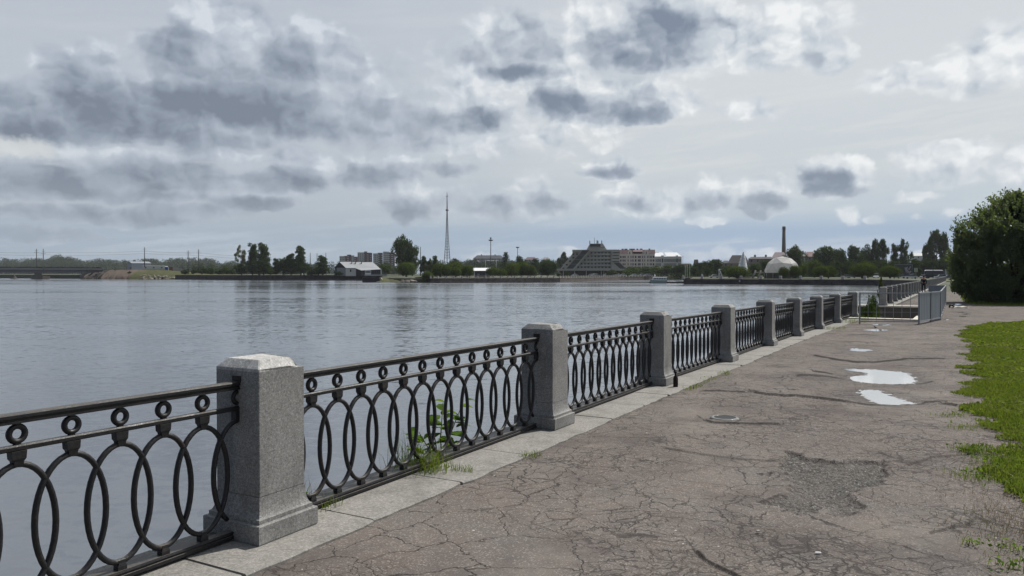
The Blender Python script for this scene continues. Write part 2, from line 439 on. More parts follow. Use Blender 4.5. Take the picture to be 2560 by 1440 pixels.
M['leaf_dark'] = foliage('leaf_dark', (0.034, 0.055, 0.022), (0.068, 0.098, 0.038), (0.08, 0.12, 0.02), 0.28, 0.35)
M['leaf_mid'] = foliage('leaf_mid', (0.045, 0.072, 0.024), (0.085, 0.120, 0.040), (0.11, 0.16, 0.025), 0.30, 0.5)
M['leaf_willow'] = foliage('leaf_willow', (0.046, 0.072, 0.014), (0.095, 0.128, 0.026), (0.15, 0.20, 0.02), 0.18, 0.8)
M['leaf_pale'] = foliage('leaf_pale', (0.12, 0.14, 0.085), (0.20, 0.21, 0.14), (0.28, 0.30, 0.16), 0.45, 0.5)
M['leaf_near'] = foliage('leaf_near', (0.042, 0.070, 0.022), (0.095, 0.130, 0.048), (0.19, 0.25, 0.05), 0.42, 1.2, 0.05)
M['leaf_blue'] = foliage('leaf_blue', (0.034, 0.052, 0.028), (0.065, 0.090, 0.045), (0.06, 0.09, 0.025), 0.22, 0.12)
M['weed'] = foliage('weed_leaf', (0.06, 0.12, 0.02), (0.12, 0.20, 0.035), (0.22, 0.34, 0.03), 0.45, 6)
M['grass'] = foliage('grass_blade', (0.080, 0.118, 0.025), (0.205, 0.228, 0.075), (0.22, 0.30, 0.03), 0.42, 1.3)
M['drygrass'] = foliage('dry_grass', (0.28, 0.23, 0.14), (0.42, 0.36, 0.24), (0.3, 0.25, 0.14), 0.2, 4)

# ------------------------------------------------------------------ water
def make_water():
    m, T, b = new_mat('water')
    g = T.new('ShaderNodeNewGeometry').outputs['Position']
    wk = T.noise(T.vm('MULTIPLY', g, (0.010, 0.030, 1.0)), 1.0, 4, 0.6)
    ruff = T.ss(wk, 0.34, 0.66, 0.45, 1.0)
    v1 = T.vm('SUBTRACT', T.noise(T.vm('MULTIPLY', g, (2.2, 3.4, 1.0)), 1.0, 3, 0.6, dist=0.4, col=True), (0.5, 0.5, 0.5))
    v2 = T.vm('SUBTRACT', T.noise(T.vm('MULTIPLY', g, (0.28, 0.7, 1.0)), 1.0, 3, 0.55, col=True), (0.5, 0.5, 0.5))
    v3 = T.vm('SUBTRACT', T.noise(T.vm('MULTIPLY', g, (0.05, 0.16, 1.0)), 1.0, 3, 0.55, col=True), (0.5, 0.5, 0.5))
    sl = T.vm('ADD', T.vm('ADD', T.vm('MULTIPLY', v1, (0.28, 0.42, 0)), T.vm('MULTIPLY', v2, (0.07, 0.14, 0))), T.vm('MULTIPLY', v3, (0.03, 0.07, 0)))
    sl = T.vm('SCALE', sl, None); T.l.new(ruff, sl.node.inputs[3])
    nn = T.vm('NORMALIZE', T.vm('ADD', T.vm('MULTIPLY', sl, (1, 1, 0)), (0, 0, 1)))
    T.l.new(nn, b.inputs['Normal'])
    b.inputs['Base Color'].default_value = (0.085, 0.094, 0.108, 1)
    b.inputs['Metallic'].default_value = 0.0
    T.put(b.inputs['Roughness'], T.ss(wk, 0.35, 0.65, 0.07, 0.18))
    b.inputs['IOR'].default_value = 2.2
    b.inputs['Specular IOR Level'].default_value = 0.6
    # fence side edge of the water follows the embankment
    pts = [(-60, -100), (60, 120), (118, 215), (400, 400), (6000, 9000), (-9000, 9000), (-6000, -100)]
    V = [(-9000, -60, WATER), (9000, -60, WATER), (9000, 9500, WATER), (-9000, 9500, WATER)]
    me = bpy.data.meshes.new('water'); me.from_pydata(V, [], [(0, 1, 2, 3)])
    o = obj('water', me, m); o['kind'] = 'structure'
make_water()

# ------------------------------------------------------------------ fence geometry
FA = R(29.3)
FD = Vector((math.sin(FA), math.cos(FA), 0)); FW = Vector((-math.cos(FA), math.sin(FA), 0))
CORN = [(648,1373,4.338),(1387.7,1078.2,7.64),(1665.6,971,10.86),(1832,906.3,14.08),(1935,866,17.5),(2004,841,20.9),(2058,823,24.3),(2103,808.4,27.7),(2146,797,31.1)]
POSTS = []
for px, py, Y in CORN:
    p = at(px, py, Y); p = Vector((p.x, p.y, float(gz(Y))))
    POSTS.append(p + FD * 0.235 + FW * 0.235)
P0 = POSTS[0] - FD * 3.82; P0.z = float(gz(P0.y)); PM = POSTS[0] - FD * 7.64; PM.z = float(gz(PM.y))
ALLP = [PM, P0] + POSTS

def post_meshes(seed, chip):
    rng = random.Random(seed)
    base = MB()
    h = 0.235
    def sq(k, z): return [(-k, -k, z), (k, -k, z), (k, k, z), (-k, k, z)]
    base.rings([sq(h - 0.004, -0.02), sq(h - 0.004, 0.006), sq(h, 0.010), sq(h, 0.109), sq(h - 0.005, 0.114), sq(0.212, 0.1145), sq(0.212, 0.138), sq(0.209, 0.141)] +
               [sq(0.18 + 0.029 * (1 - math.sin(a)), 0.141 + 0.118 * (1 - math.cos(a))) for a in [PI/2 * i / 8 for i in range(1, 9)]])
    sh = MB()
    def oc(k, z, b):
        return [(-k+b,-k,z),(k-b,-k,z),(k,-k+b,z),(k,k-b,z),(k-b,k,z),(-k+b,k,z),(-k,k-b,z),(-k,-k+b,z)]
    sh.rings([oc(0.176, 0.259, .004), oc(0.18, 0.264, .004), oc(0.18, 0.985, .004)])
    cp = MB(); cp.rings([oc(0.18, 0.985, .004), oc(0.18, 1.0, .004), oc(0.178, 1.003, .006), oc(0.134, 1.047, .006), oc(0.130, 1.050, .008)])
    m1 = base.mesh('base'); m3 = sh.mesh('shaft'); m2 = cp.mesh('cap')
    bm = bmesh.new(); bm.from_mesh(m2)
    if chip:
        bmesh.ops.subdivide_edges(bm, edges=[e for e in bm.edges if min(v.co.z for v in e.verts) > 0.99], cuts=5, use_grid_fill=True)
        for v in bm.verts:
            if v.co.z > 0.985:
                cxp, cyp = 0.17, -0.17
                for (qx, qy, r, d) in chip:
                    dd = math.hypot(v.co.x - qx, v.co.y - qy)
                    if dd < r:
                        k = (1 - dd / r)
                        v.co.z -= d * k * rng.uniform(.7, 1.2); v.co.x *= 1 - 0.10 * k; v.co.y *= 1 - 0.10 * k
    bm.to_mesh(m2); bm.free()
    return m1, m3, m2

ordn = ['', 'second', 'third', 'fourth', 'fifth', 'sixth', 'seventh', 'eighth']
def fence_posts():
    mA = post_meshes(1, [(0.175, -0.165, 0.10, 0.035), (0.17, -0.05, 0.06, 0.012)])
    mB = post_meshes(2, [(0.16, -0.16, 0.09, 0.03), (-0.1, -0.16, 0.06, .012)])
    mC = post_meshes(3, None)
    for i, p in enumerate(ALLP[1:]):
        lab = {0: 'granite fence post behind the camera beside the path', 1: 'large pale granite fence post in the foreground with chipped cap, nearest the camera',
               9: 'last grey granite post where the railing ends at the mesh barrier'}.get(i) or '%s grey granite post of the near embankment railing, counted from the camera' % ordn[i - 1]
        t = thing('fence_post', lab, 'fence post', p, PI/2 - FA, 'granite posts of the near railing')
        a, b, c_ = (mA if i == 1 else (mB if i in (2, 3, 5) else mC))
        t_b = obj('base', a, M['granite'], t); t_s = obj('shaft', b, M['granite'], t); obj('cap', c_, M['cap_stone'] if i == 1 else M['granite'], t)
        t.rotation_euler.z = PI/2 - FA
        if i in (0, 1, 2, 3):
            sl = MB(); sl.box(-0.186, -0.1795, -0.035, 0.035, 0.918, 0.955)
            sl.build('socket', M['rust'], t)
fence_posts()

NR = 14
def make_panel():
    L = 3.82; a0, a1 = 0.182, L - 0.182; sp = (a1 - a0) / NR
    root = thing('railing_panel', 'x', 'railing', (0, 0, 0), 0, 'iron railing panels between the granite posts')
    top = MB()
    prof = [(-.026,.876),(.026,.876),(.026,.886),(.018,.890),(.018,.897),(.030,.901),(.030,.915),(.022,.921),(-.022,.921),(-.030,.915),(-.030,.901),(-.018,.897),(-.018,.890),(-.026,.886)]
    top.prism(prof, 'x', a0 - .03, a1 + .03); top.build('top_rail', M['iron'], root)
    mid = MB(); mid.prism([(-.016,.752),(.016,.752),(.020,.757),(.020,.772),(.013,.778),(-.013,.778),(-.020,.772),(-.020,.757)], 'x', a0 - .03, a1 + .03); mid.build('middle_rail', M['iron'], root)
    bot = MB()
    bot.prism([(-.030,.012),(.030,.012),(.030,.030),(.022,.034),(.022,.040),(.030,.044),(.026,.056),(-.026,.056),(-.030,.044),(-.022,.040),(-.022,.034),(-.030,.030)], 'x', a0 - .1, a1 + .1)
    bot.box(a0 - .06, a1 + .06, .030, .15, .004, .022)
    bot.build('bottom_rail', M['iron'], root)
    # ring
    ring = MB(); n = 20
    ring.tube([(0.0345*math.cos(2*PI*k/n), 0, .827 + 0.0345*math.sin(2*PI*k/n)) for k in range(n)], .0135, 8, True, ell=1.15)
    ring.box(-.012, .012, -.012, .012, .868, .879); ring.box(-.012, .012, -.012, .012, .774, .786)
    rm = ring.mesh('ring'); rm.materials.append(M['iron'])
    ov = MB(); n = 40; zc, az, ax = 0.392, 0.298, 0.172
    ov.tube([(ax*math.cos(2*PI*k/n), 0, zc + az*math.sin(2*PI*k/n)) for k in range(n)], .0145, 8, True, ell=1.1)
    om = ov.mesh('oval'); om.materials.append(M['iron'])
    br = MB()
    def rc(w, d, z): return [(-w,-d,z),(w,-d,z),(w,d,z),(-w,d,z)]
    br.rings([rc(.019,.017,.682), rc(.022,.019,.705), rc(.030,.022,.716), rc(.033,.022,.752)])
    bm_ = br.mesh('bracket'); bm_.materials.append(M['iron'])
    br = MB(); br.rings([rc(.024,.020,.050), rc(.024,.020,.075), rc(.017,.016,.092), rc(.017,.016,.106)])
    ft_ = br.mesh('foot'); ft_.materials.append(M['iron'])
    for k in range(1, NR):
        x = a0 + sp * k
        for nm, me in (('ring', rm), ('oval', om), ('bracket', bm_), ('foot', ft_)):
            o = obj(nm, me, None, root); o.location.x = x
    # half shapes that run into the stone at both ends
    for x, sg in ((a0, 1), (a1, -1)):
        h = MB()
        h.tube([(x + sg*0.0345*math.sin(PI*k/10), 0, .827 + 0.0345*math.cos(PI*k/10)) for k in range(11)], .0135, 8)
        h.build('half_ring', M['iron'], root)
        h = MB()
        h.tube([(x + sg*ax*math.sin(PI*k/20), 0, zc + az*math.cos(PI*k/20)) for k in range(18)], .0145, 8, ell=1.1)
        h.box(min(x, x + sg*.03), max(x, x + sg*.03), -.02, .02, .686, .752)
        h.build('half_oval', M['iron'], root)
    return root
def fence_panels():
    root = make_panel(); ch = list(root.children)
    first = True
    for i in range(len(ALLP) - 1):
        a, b = ALLP[i], ALLP[i + 1]
        d = b - a
        lab = ('black iron railing panel behind the left frame edge' if i == 0 else
               'black iron railing panel at the left picture edge, ending at the foreground post' if i == 1 else
               'black iron railing panel with leafy plant and grass growing at its foot' if i == 2 else
               'last black iron railing panel before the mesh barrier, carrying a pale tag' if i == 9 else
               'black iron railing panel spanning the %s and %s granite posts from the camera' % (ordn[i - 2] , ordn[i - 1]))
        if i == 0: lab = 'black iron railing panel of rings and ovals beside the camera'
        t = root if first else dup(root, children=ch)
        first = False
        t['label'] = lab
        t.location = a
        t.rotation_euler = (0, -math.atan2(d.z, math.hypot(d.x, d.y)), math.atan2(d.y, d.x))
        t.scale = (d.length / 3.82, 1, 1)
fence_panels()

# ------------------------------------------------------------------ kerb and embankment wall
def line_pt(s):                     # along the post centre line, s in metres from the first post
    acc = 0.0; pts = [POSTS[0] - FD * 40] + ALLP[1:2] + POSTS + [QA, QA + QD * 240]
    return None
QA = at(2208, 745, 42.6); QA.z = 0.0       # first post beyond the landing stairs
QD = Vector((0.506, 0.8625, 0)).normalized()
def kerb():
    pl = [POSTS[0] - FD * 26] + ALLP[1:]
    rng = random.Random(4)
    mb = MB()
    # resample the line in stones about a metre long
    cum = [0]
    for a, b in zip(pl, pl[1:]): cum.append(cum[-1] + (b - a).to_2d().length)
    def P(s):
        s = max(0, min(cum[-1], s))
        for i in range(len(pl) - 1):
            if s <= cum[i + 1] + 1e-6:
                f = (s - cum[i]) / (cum[i + 1] - cum[i]); p = pl[i].lerp(pl[i + 1], f); d = (pl[i+1] - pl[i]).to_2d().normalized()
                return p, Vector((d.x, d.y, 0))
    s0 = cum[1] + 3.82 + 0.235 + 0.03      # joint near the first post
    j0 = cum[2] - 0.235 + 0.768
    s = j0 - 27.0; k = 0
    while s < cum[-1] + 0.2:
        L = 1.0 + rng.uniform(-0.06, 0.06)
        e = min(s + L, cum[-1] + 0.3)
        if s > 0:
            n = 8; rows = []
            inner = -0.50 + rng.uniform(-0.012, 0.012)
            dz = rng.uniform(-0.004, 0.004)
            for q in range(n + 1):
                t = s + 0.006 + (e - s - 0.012) * q / n
                p, d = P(t); w = Vector((-d.y, d.x, 0)); z = float(gz(p.y)) + dz
                jj = rng.uniform(-0.010, 0.010) + (0.012 if q in (0, n) else 0)
                i0 = p + w * (inner + jj); o0 = p + w * 0.27
                r = [Vector((i0.x, i0.y, z - 0.2)), Vector((i0.x, i0.y, z - 0.008)), Vector((i0.x + w.x*.01, i0.y + w.y*.01, z)), Vector((o0.x, o0.y, z)), Vector((o0.x, o0.y, z - 0.2))]
                rows.append(r)
            mb.rings(rows)
        s = e
        if s >= cum[-1] + 0.29: break
    o = mb.build('kerb', M['kerb_stone']); o['kind'] = 'structure'
    # dressed stone wall down to the water
    wb = MB()
    r = []
    for p in pl:
        w = FW
        a, b = p + w * 0.255, p - w * 0.35
        z = float(gz(p.y))
        r.append([(a.x, a.y, -3.2), (a.x, a.y, z - 0.03), (b.x, b.y, z - 0.03), (b.x, b.y, -3.2)])
    wb.rings(r)
    o = wb.build('embankment_wall', M['wallstone'])
    tag(o, 'grey stone embankment wall under the near railing', 'wall')

def stone_wall_mat(name, c1, c2, mort, sx, sz):
    m, T, b = new_mat(name)
    tc = T.new('ShaderNodeNewGeometry').outputs['Position']
    sp = T.new('ShaderNodeSeparateXYZ'); T.l.new(tc, sp.inputs[0])
    u = T.m('ADD', sp.outputs[0], sp.outputs[1])
    cb = T.new('ShaderNodeCombineXYZ'); T.l.new(u, cb.inputs[0]); T.l.new(sp.outputs[2], cb.inputs[1])
    br = T.new('ShaderNodeTexBrick'); T.l.new(cb.outputs[0], br.inputs['Vector'])
    br.inputs['Scale'].default_value = 1.0; br.inputs['Brick Width'].default_value = sx; br.inputs['Row Height'].default_value = sz
    br.inputs['Mortar Size'].default_value = 0.03; br.inputs['Color1'].default_value = c1 + (1,); br.inputs['Color2'].default_value = c2 + (1,); br.inputs['Mortar'].default_value = mort + (1,)
    n = T.noise(tc, 0.5, 6, 0.65)
    c = T.mix(T.ss(n, 0.35, 0.7), br.outputs[0], T.vm('MULTIPLY', br.outputs[0], (0.45, 0.45, 0.45)))
    T.put(b.inputs['Base Color'], c); b.inputs['Roughness'].default_value = 0.9
    return m
M['wallstone'] = stone_wall_mat('wall_stone', (0.16, 0.145, 0.13), (0.20, 0.18, 0.165), (0.05, 0.05, 0.05), 1.4, 0.5)
M['wallstone_far'] = stone_wall_mat('far_wall_stone', (0.11, 0.09, 0.08), (0.16, 0.13, 0.115), (0.03, 0.03, 0.03), 4.0, 0.55)
M['wall_dark'] = stone_wall_mat('dark_wall_stone', (0.055, 0.050, 0.050), (0.075, 0.070, 0.068), (0.024, 0.024, 0.024), 3.0, 0.55)
kerb()

# ------------------------------------------------------------------ the path
def poly_sdf(X, Y, poly):
    """signed distance, negative inside"""
    P = np.array(poly, float); d = np.full(X.shape, 1e9); ins = np.zeros(X.shape, bool)
    n = len(P)
    for i in range(n):
        a, b = P[i], P[(i + 1) % n]; e = b - a
        wx, wy = X - a[0], Y - a[1]
        t = np.clip((wx * e[0] + wy * e[1]) / (e @ e + 1e-12), 0, 1)
        d = np.minimum(d, (wx - t * e[0]) ** 2 + (wy - t * e[1]) ** 2)
        c = ((a[1] > Y) != (b[1] > Y)) & (X < (b[0] - a[0]) * (Y - a[1]) / (b[1] - a[1] + 1e-12) + a[0])
        ins ^= c
    d = np.sqrt(d)
    return np.where(ins, -d, d)
def line_dist(X, Y, pts):
    """distance to a polyline and which side (positive = further away from the camera)"""
    P = np.array(pts, float); d = np.full(X.shape, 1e9); sd = np.zeros(X.shape)
    for i in range(len(P) - 1):
        a, b = P[i], P[i + 1]; e = b - a
        wx, wy = X - a[0], Y - a[1]
        t = np.clip((wx * e[0] + wy * e[1]) / (e @ e + 1e-12), 0, 1)
        q = np.sqrt((wx - t * e[0]) ** 2 + (wy - t * e[1]) ** 2)
        cr = np.sign(e[0] * wy - e[1] * wx) * (1 if e[0] >= 0 else -1)
        k = q < d
        d = np.where(k, q, d); sd = np.where(k, cr, sd)
    return d, sd
_rs = np.random.RandomState(11)
_perm = _rs.rand(256, 256)
def vnoise(x, y):
    xi = np.floor(x).astype(int); yi = np.floor(y).astype(int); fx = x - xi; fy = y - yi
    fx = fx * fx * (3 - 2 * fx); fy = fy * fy * (3 - 2 * fy)
    g = lambda i, j: _perm[i % 256, j % 256]
    return (g(xi, yi) * (1 - fx) + g(xi + 1, yi) * fx) * (1 - fy) + (g(xi, yi + 1) * (1 - fx) + g(xi + 1, yi + 1) * fx) * fy
def fbm(x, y, o=4):
    s = 0; a = 0.5
    for i in range(o):
        s = s + a * vnoise(x * 2 ** i + 17.3 * i, y * 2 ** i + 9.1 * i); a *= 0.5
    return s
def gpoly(px): return [onground(x, y).to_2d()[:] for x, y in px]

POTHOLE = [gpoly([(1960,1125),(1990,1130),(2030,1142),(2080,1150),(2150,1148),(2215,1150),(2222,1185),(2200,1205),(2160,1215),(2130,1235),(2135,1250),(2157,1262),(2140,1275),(2080,1285),(2060,1270),(2000,1283),(1960,1268),(1895,1252),(1940,1242),(1962,1232),(1985,1205),(1948,1196),(1960,1185),(1940,1155),(1965,1145)]),
           gpoly([(1900,1182),(1920,1174),(1945,1180),(1925,1191)])]
CRACKS = [gpoly(c) for c in [
 [(1750,975),(1800,975),(1861,977)],
 [(1890,979),(1922,985),(1972,989),(1979,987),(2036,993),(2103,1000),(2170,1009),(2237,1010),(2294,1006),(2311,1002),(2345,1002),(2352,1007),(2392,1014)],
 [(2024,924),(2036,929),(2080,934)],
 [(1992,938),(2010,936),(2069,938),(2120,946),(2187,953),(2271,955),(2311,954.5),(2331,950)],
 [(2036,886),(2086,896),(2137,903.5),(2187,905),(2237,901),(2264,896),(2355,896)],
 [(1744,1035),(1758,1047),(1785,1052),(1836,1054),(1890,1056),(1941,1055.5)],
 [(1732,1351),(1736,1369),(1762,1394),(1793.6,1409.6),(1829,1427),(1853,1440),(1880,1462)],
 [(2125,835),(2160,836),(2190,837.6)],
 [(2078,850),(2120,852),(2170,855)],
 [(1962,967),(1970,972),(1985,973)],
 [(1665,1120),(1760,1135),(1850,1146),(1950,1150)],
 [(2330,1330),(2400,1310),(2440,1290),(2500,1310)],
 [(2275,1160),(2330,1140),(2372,1136),(2425,1130)],
]]
CRW = [.7, 1.1, .8, 1.1, .9, .7, 0.6, .7, .5, .6, .35, .4, .35]
STAINS = [(1843,1017,75,13,.5),(1780,1110,45,10,.5),(2150,883,70,9,.45),(2010,1345,190,60,.45),(1925,945,48,9,.5),(1800,962,60,10,.4),(2310,889,80,8,.4),(2040,941,60,10,.7),(2120,1400,150,55,.35),(1740,1400,120,50,.3),(860,1420,140,30,.3),(2380,1290,90,60,.35),(2400,1420,120,60,.45),(2250,905,110,8,.3),(2180,838,50,5,.4),(1235,1150,55,12,.35)]
PUDDLES = [
 ('larger bright rain puddle across the path', [(2108,921),(2137,919.6),(2187,921.6),(2237.5,926),(2268,929),(2278,938),(2289.5,949.5),(2284.5,953.5),(2237.5,954.5),(2170,953),(2123,944.5),(2120,939),(2147,936),(2170,933.7),(2163.6,929),(2133,926)]),
 ('nearer bright rain puddle above the long crack', [(2147,976),(2170,972),(2197,973),(2224,983),(2254,995),(2284.5,1003),(2251,1005.6),(2214,1005.6),(2184,1000.5),(2167,993),(2160,985.4)]),
 ('small', [(2123,870.5),(2150,869),(2173.6,871.5),(2180,873.5),(2153.5,876.6),(2130,874.6)]),
 ('small', [(2160,823),(2190,821.5),(2220,823.5),(2190,826)]),
 ('small', [(2180,810),(2205,809),(2232,811),(2205,813)]),
 ('small', [(2384,759.5),(2396,758.5),(2404,760),(2394,761.5)]),
 ('small', [(2393,780),(2406,778.5),(2414,780),(2404,781.7)]),
 ('small', [(2404,784),(2416,782.5),(2426,784),(2414,785.7)]),
 ('small', [(2394,789.5),(2408,788.3),(2420,790),(2406,791.8)]),
 ('small', [(2352,797.5),(2364,796.5),(2374,798),(2362,799.6)]),
]
def make_path():
    ys = [1.4]
    while ys[-1] < 75: ys.append(ys[-1] * 1.0025 + 0.0015)
    ys = np.array(ys)
    us = np.concatenate([np.linspace(-0.75, -0.30, 90), np.linspace(-0.299, 0.72, 540), np.linspace(0.723, 1.25, 60)])
    Yg, Ug = np.meshgrid(ys, us, indexing='ij')
    X = Ug * Yg; Y = Yg.copy()
    Z = gz(Y)
    Z += (fbm(X * 0.55, Y * 0.55) - 0.47) * 0.05 * np.clip((Y - 3) / 10 + .3, .3, 1.0) + (fbm(X * 2.4 + 5, Y * 2.4) - 0.47) * 0.010
    Z += (fbm(X * 12, Y * 12, 3) - 0.44) * 0.004
    Z -= 0.012
    grav = np.zeros_like(Z); crack = np.zeros_like(Z); damp = np.zeros_like(Z)
    nz = (fbm(X * 9, Y * 9, 3) - 0.44) * 0.16
    nz2 = (fbm(X * 30, Y * 30, 2) - 0.37) * 0.06
    for p in POTHOLE:
        d = poly_sdf(X, Y, p) + nz * 0.9 + nz2
        k = np.clip(-d / 0.035, 0, 1)
        grav = np.maximum(grav, k); crack = np.maximum(crack, 0.75 * np.clip(1 - np.abs(d) / 0.022, 0, 1) * (vnoise(X * 5, Y * 5) > .45))
        rough = (vnoise(X * 55, Y * 55) - 0.5) * 0.016 + (vnoise(X * 110, Y * 110) - .5) * 0.008
        Z += k * (-0.024 + rough) + np.where((d > 0) & (d < .12), 0.004 * (1 - d / .12), 0)
    for w, c in zip(CRW, CRACKS):
        wob = (vnoise(X * 7, Y * 7) - 0.5) * 0.05
        d, s = line_dist(X + wob, Y + (vnoise(X * 6 + 9, Y * 6) - .5) * .05, c)
        wid = np.maximum(0.013 * w * (0.5 + vnoise(X * 3, Y * 3)) + 0.0010 * Y * w, 0.0026 * Y + 0.002)
        crack = np.maximum(crack, np.clip(1.3 - d / wid, 0, 1) * min(1, w * 1.3))
        Z += np.where(s > 0, 0.017 * w * np.exp(-d / 0.35), -0.008 * w * np.exp(-d / 0.3))
        damp = np.maximum(damp, 0.14 * w * np.exp(-d / 0.05))
    for (a, b, ra, rb, k) in STAINS:
        c = onground(a, b); e1 = (onground(a + ra, b) - c).length; e2 = abs(onground(a, b - rb).y - onground(a, b + rb).y) / 2
        q = np.sqrt(((X - c.x) / e1) ** 2 + ((Y - c.y) / e2) ** 2) + (fbm(X * 4, Y * 4, 4) - .47) * 1.3
        damp = np.maximum(damp, k * np.clip((1.15 - q) / 0.6, 0, 1))
    pud = []
    for nm, px in PUDDLES:
        P = gpoly(px); cx = sum(p[0] for p in P) / len(P); cy = sum(p[1] for p in P) / len(P)
        zw = float(min(gz(p[1]) for p in P)) - 0.016
        d = poly_sdf(X, Y, P) + (fbm(X * 8, Y * 8, 3) - .44) * 0.16
        f = np.clip(d / 0.5, 0, 1); f = f * f * (3 - 2 * f)
        loc = np.where(d < 0, zw + np.clip(d, -.12, 0) * 0.06, zw + 0.0006 + np.clip(d, 0, .5) * 0.02) + (vnoise(X * 45, Y * 45) - .5) * .005 + (vnoise(X * 16, Y * 16) - .5) * .004
        Z = np.where(d < 0.5, loc * (1 - f) + Z * f, Z)
        damp = np.maximum(damp, 0.85 * np.clip(1 - np.clip(d + (fbm(X * 3, Y * 3, 3) - .44) * .5, 0, 1) / 0.42, 0, 1))
        pud.append((nm, P, zw, px))
    # drop everything on the water side of the kerb's hidden middle and in the stair pit
    a = POSTS[0]; side = (X - a.x) * (-math.cos(FA)) + (Y - a.y) * math.sin(FA)
    keep = side < -0.30
    Z = np.where(side > -0.75, np.minimum(Z, gz(Y) - 0.012 - 0.008 * np.clip(side + .75, 0, .3) / .3), Z)
    # far part: fence line bends a little
    b0, b1 = POSTS[6], POSTS[8]; dd = (b1 - b0).normalized()
    side2 = (X - b0.x) * (-dd.y) + (Y - b0.y) * dd.x
    keep &= np.where(Y > 23.5, side2 < -0.30, True)
    d2 = QA - b1; d2.normalize(); side3 = (X - b1.x) * (-d2.y) + (Y - b1.y) * d2.x
    keep &= np.where(Y > 30, side3 < -0.3, True)
    pit = poly_sdf(X, Y, PIT) > 0
    keep &= pit
    nr, nc = X.shape
    idx = np.arange(nr * nc).reshape(nr, nc)
    kf = keep[:-1, :-1] & keep[1:, :-1] & keep[:-1, 1:] & keep[1:, 1:]
    F = np.stack([idx[:-1, :-1][kf], idx[:-1, 1:][kf], idx[1:, 1:][kf], idx[1:, :-1][kf]], 1)
    V = np.stack([X.ravel(), Y.ravel(), Z.ravel()], 1)
    used = np.unique(F); remap = np.full(nr * nc, -1); remap[used] = np.arange(len(used))
    me = npmesh('path', V[used], remap[F], smooth=True)
    for nm, arr in (('gravel', grav), ('crack', crack), ('damp', damp)):
        at_ = me.attributes.new(nm, 'FLOAT', 'POINT'); at_.data.foreach_set('value', arr.ravel()[used].astype(np.float32))
    # material
    m, T, b = new_mat('old_asphalt')
    g = T.new('ShaderNodeNewGeometry').outputs['Position']
    A = lambda nm: T.new('ShaderNodeAttribute', attribute_name=nm).outputs['Fac']
    gr, ck, dm = A('gravel'), A('crack'), A('damp')
    big = T.noise(g, 0.45, 5, 0.6); med = T.noise(g, 2.6, 5, 0.65); fine = T.noise(g, 130, 3, 0.7)
    sp = T.voro(g, 120, 'F1', out='Color'); ss_ = T.new('ShaderNodeSeparateColor'); T.l.new(sp, ss_.inputs[0])
    c = T.mix(T.ss(big, 0.3, 0.7), (0.184, 0.157, 0.138), (0.142, 0.117, 0.105))
    c = T.mix(T.ss(med, 0.35, 0.75, 0, 0.6), c, (0.150, 0.143, 0.136))
    c = T.mix(T.ss(fine, 0.38, 0.62, 0.0, 0.75), c, T.vm('MULTIPLY', c, (0.55, 0.55, 0.56)))
    c = T.mix(T.ss(ss_.outputs[0], 0.80, 0.98, 0.0, 0.55), c, (0.36, 0.33, 0.30))
    pt = T.noise(T.vm('ADD', g, (31, 7, 0)), 1.1, 6, 0.68)
    c = T.mix(T.ss(pt, 0.49, 0.64, 0, 0.62), c, (0.085, 0.072, 0.068))
    c = T.mix(T.ss(T.noise(T.vm('ADD', g, (5, 57, 0)), 0.8, 5, 0.65), 0.52, 0.70, 0, 0.45), c, (0.215, 0.195, 0.172))
    # rare pale chips of quartz and litter
    v2 = T.new('ShaderNodeTexVoronoi'); T.put(v2.inputs['Vector'], g); v2.inputs['Scale'].default_value = 9.0
    s2 = T.new('ShaderNodeSeparateColor'); T.l.new(v2.outputs['Color'], s2.inputs[0])
    chip = T.m('MULTIPLY', T.m('LESS_THAN', v2.outputs['Distance'], T.m('MULTIPLY', s2.outputs[1], 0.085)), T.m('GREATER_THAN', s2.outputs[0], 0.72))
    c = T.mix(T.m('MULTIPLY', chip, 0.8), c, (0.60, 0.57, 0.52))
    # crazing
    wv = T.noise(g, 3.5, 4, 0.6, col=True)
    gw = T.vm('ADD', g, T.vm('MULTIPLY', T.vm('SUBTRACT', wv, (.5, .5, .5)), (0.28, 0.28, 0)))
    wv2 = T.noise(g, 16, 3, 0.6, col=True)
    gw = T.vm('ADD', gw, T.vm('MULTIPLY', T.vm('SUBTRACT', wv2, (.5, .5, .5)), (0.06, 0.06, 0)))
    gw = T.vm('MULTIPLY', gw, (1, 1, 0))
    e1 = T.voro(gw, 2.1, 'DISTANCE_TO_EDGE'); e2 = T.voro(gw, 4.8, 'DISTANCE_TO_EDGE'); e3 = T.voro(gw, 9.5, 'DISTANCE_TO_EDGE')
    mk1 = T.noise(g, 0.9, 3, 0.6); mk2 = T.noise(T.vm('ADD', g, (13, 5, 0)), 0.7, 3, 0.6); mk3 = T.noise(T.vm('ADD', g, (3, 25, 0)), 0.55, 3, 0.6)
    wv_ = T.ss(T.noise(g, 1.7, 3, 0.6), 0.3, 0.7, 0.35, 1.25)
    k1 = T.m('MULTIPLY', T.ss(T.m('DIVIDE', e1, wv_), 0.020, 0.003), T.ss(mk1, 0.30, 0.48)); k2 = T.m('MULTIPLY', T.ss(T.m('DIVIDE', e2, wv_), 0.036, 0.006), T.ss(mk2, 0.37, 0.55)); k3 = T.m('MULTIPLY', T.ss(T.m('DIVIDE', e3, wv_), 0.060, 0.012), T.ss(mk3, 0.45, 0.58))
    kk = T.m('MAXIMUM', T.m('MAXIMUM', T.m('MULTIPLY', k1, 0.9), T.m('MULTIPLY', k2, 0.85)), T.m('MULTIPLY', k3, 0.75))
    kk = T.m('MULTIPLY', kk, T.ss(med, 0.25, 0.55, 0.35, 1.0))
    c = T.mix(T.m('MULTIPLY', kk, 0.9), c, (0.026, 0.023, 0.022))
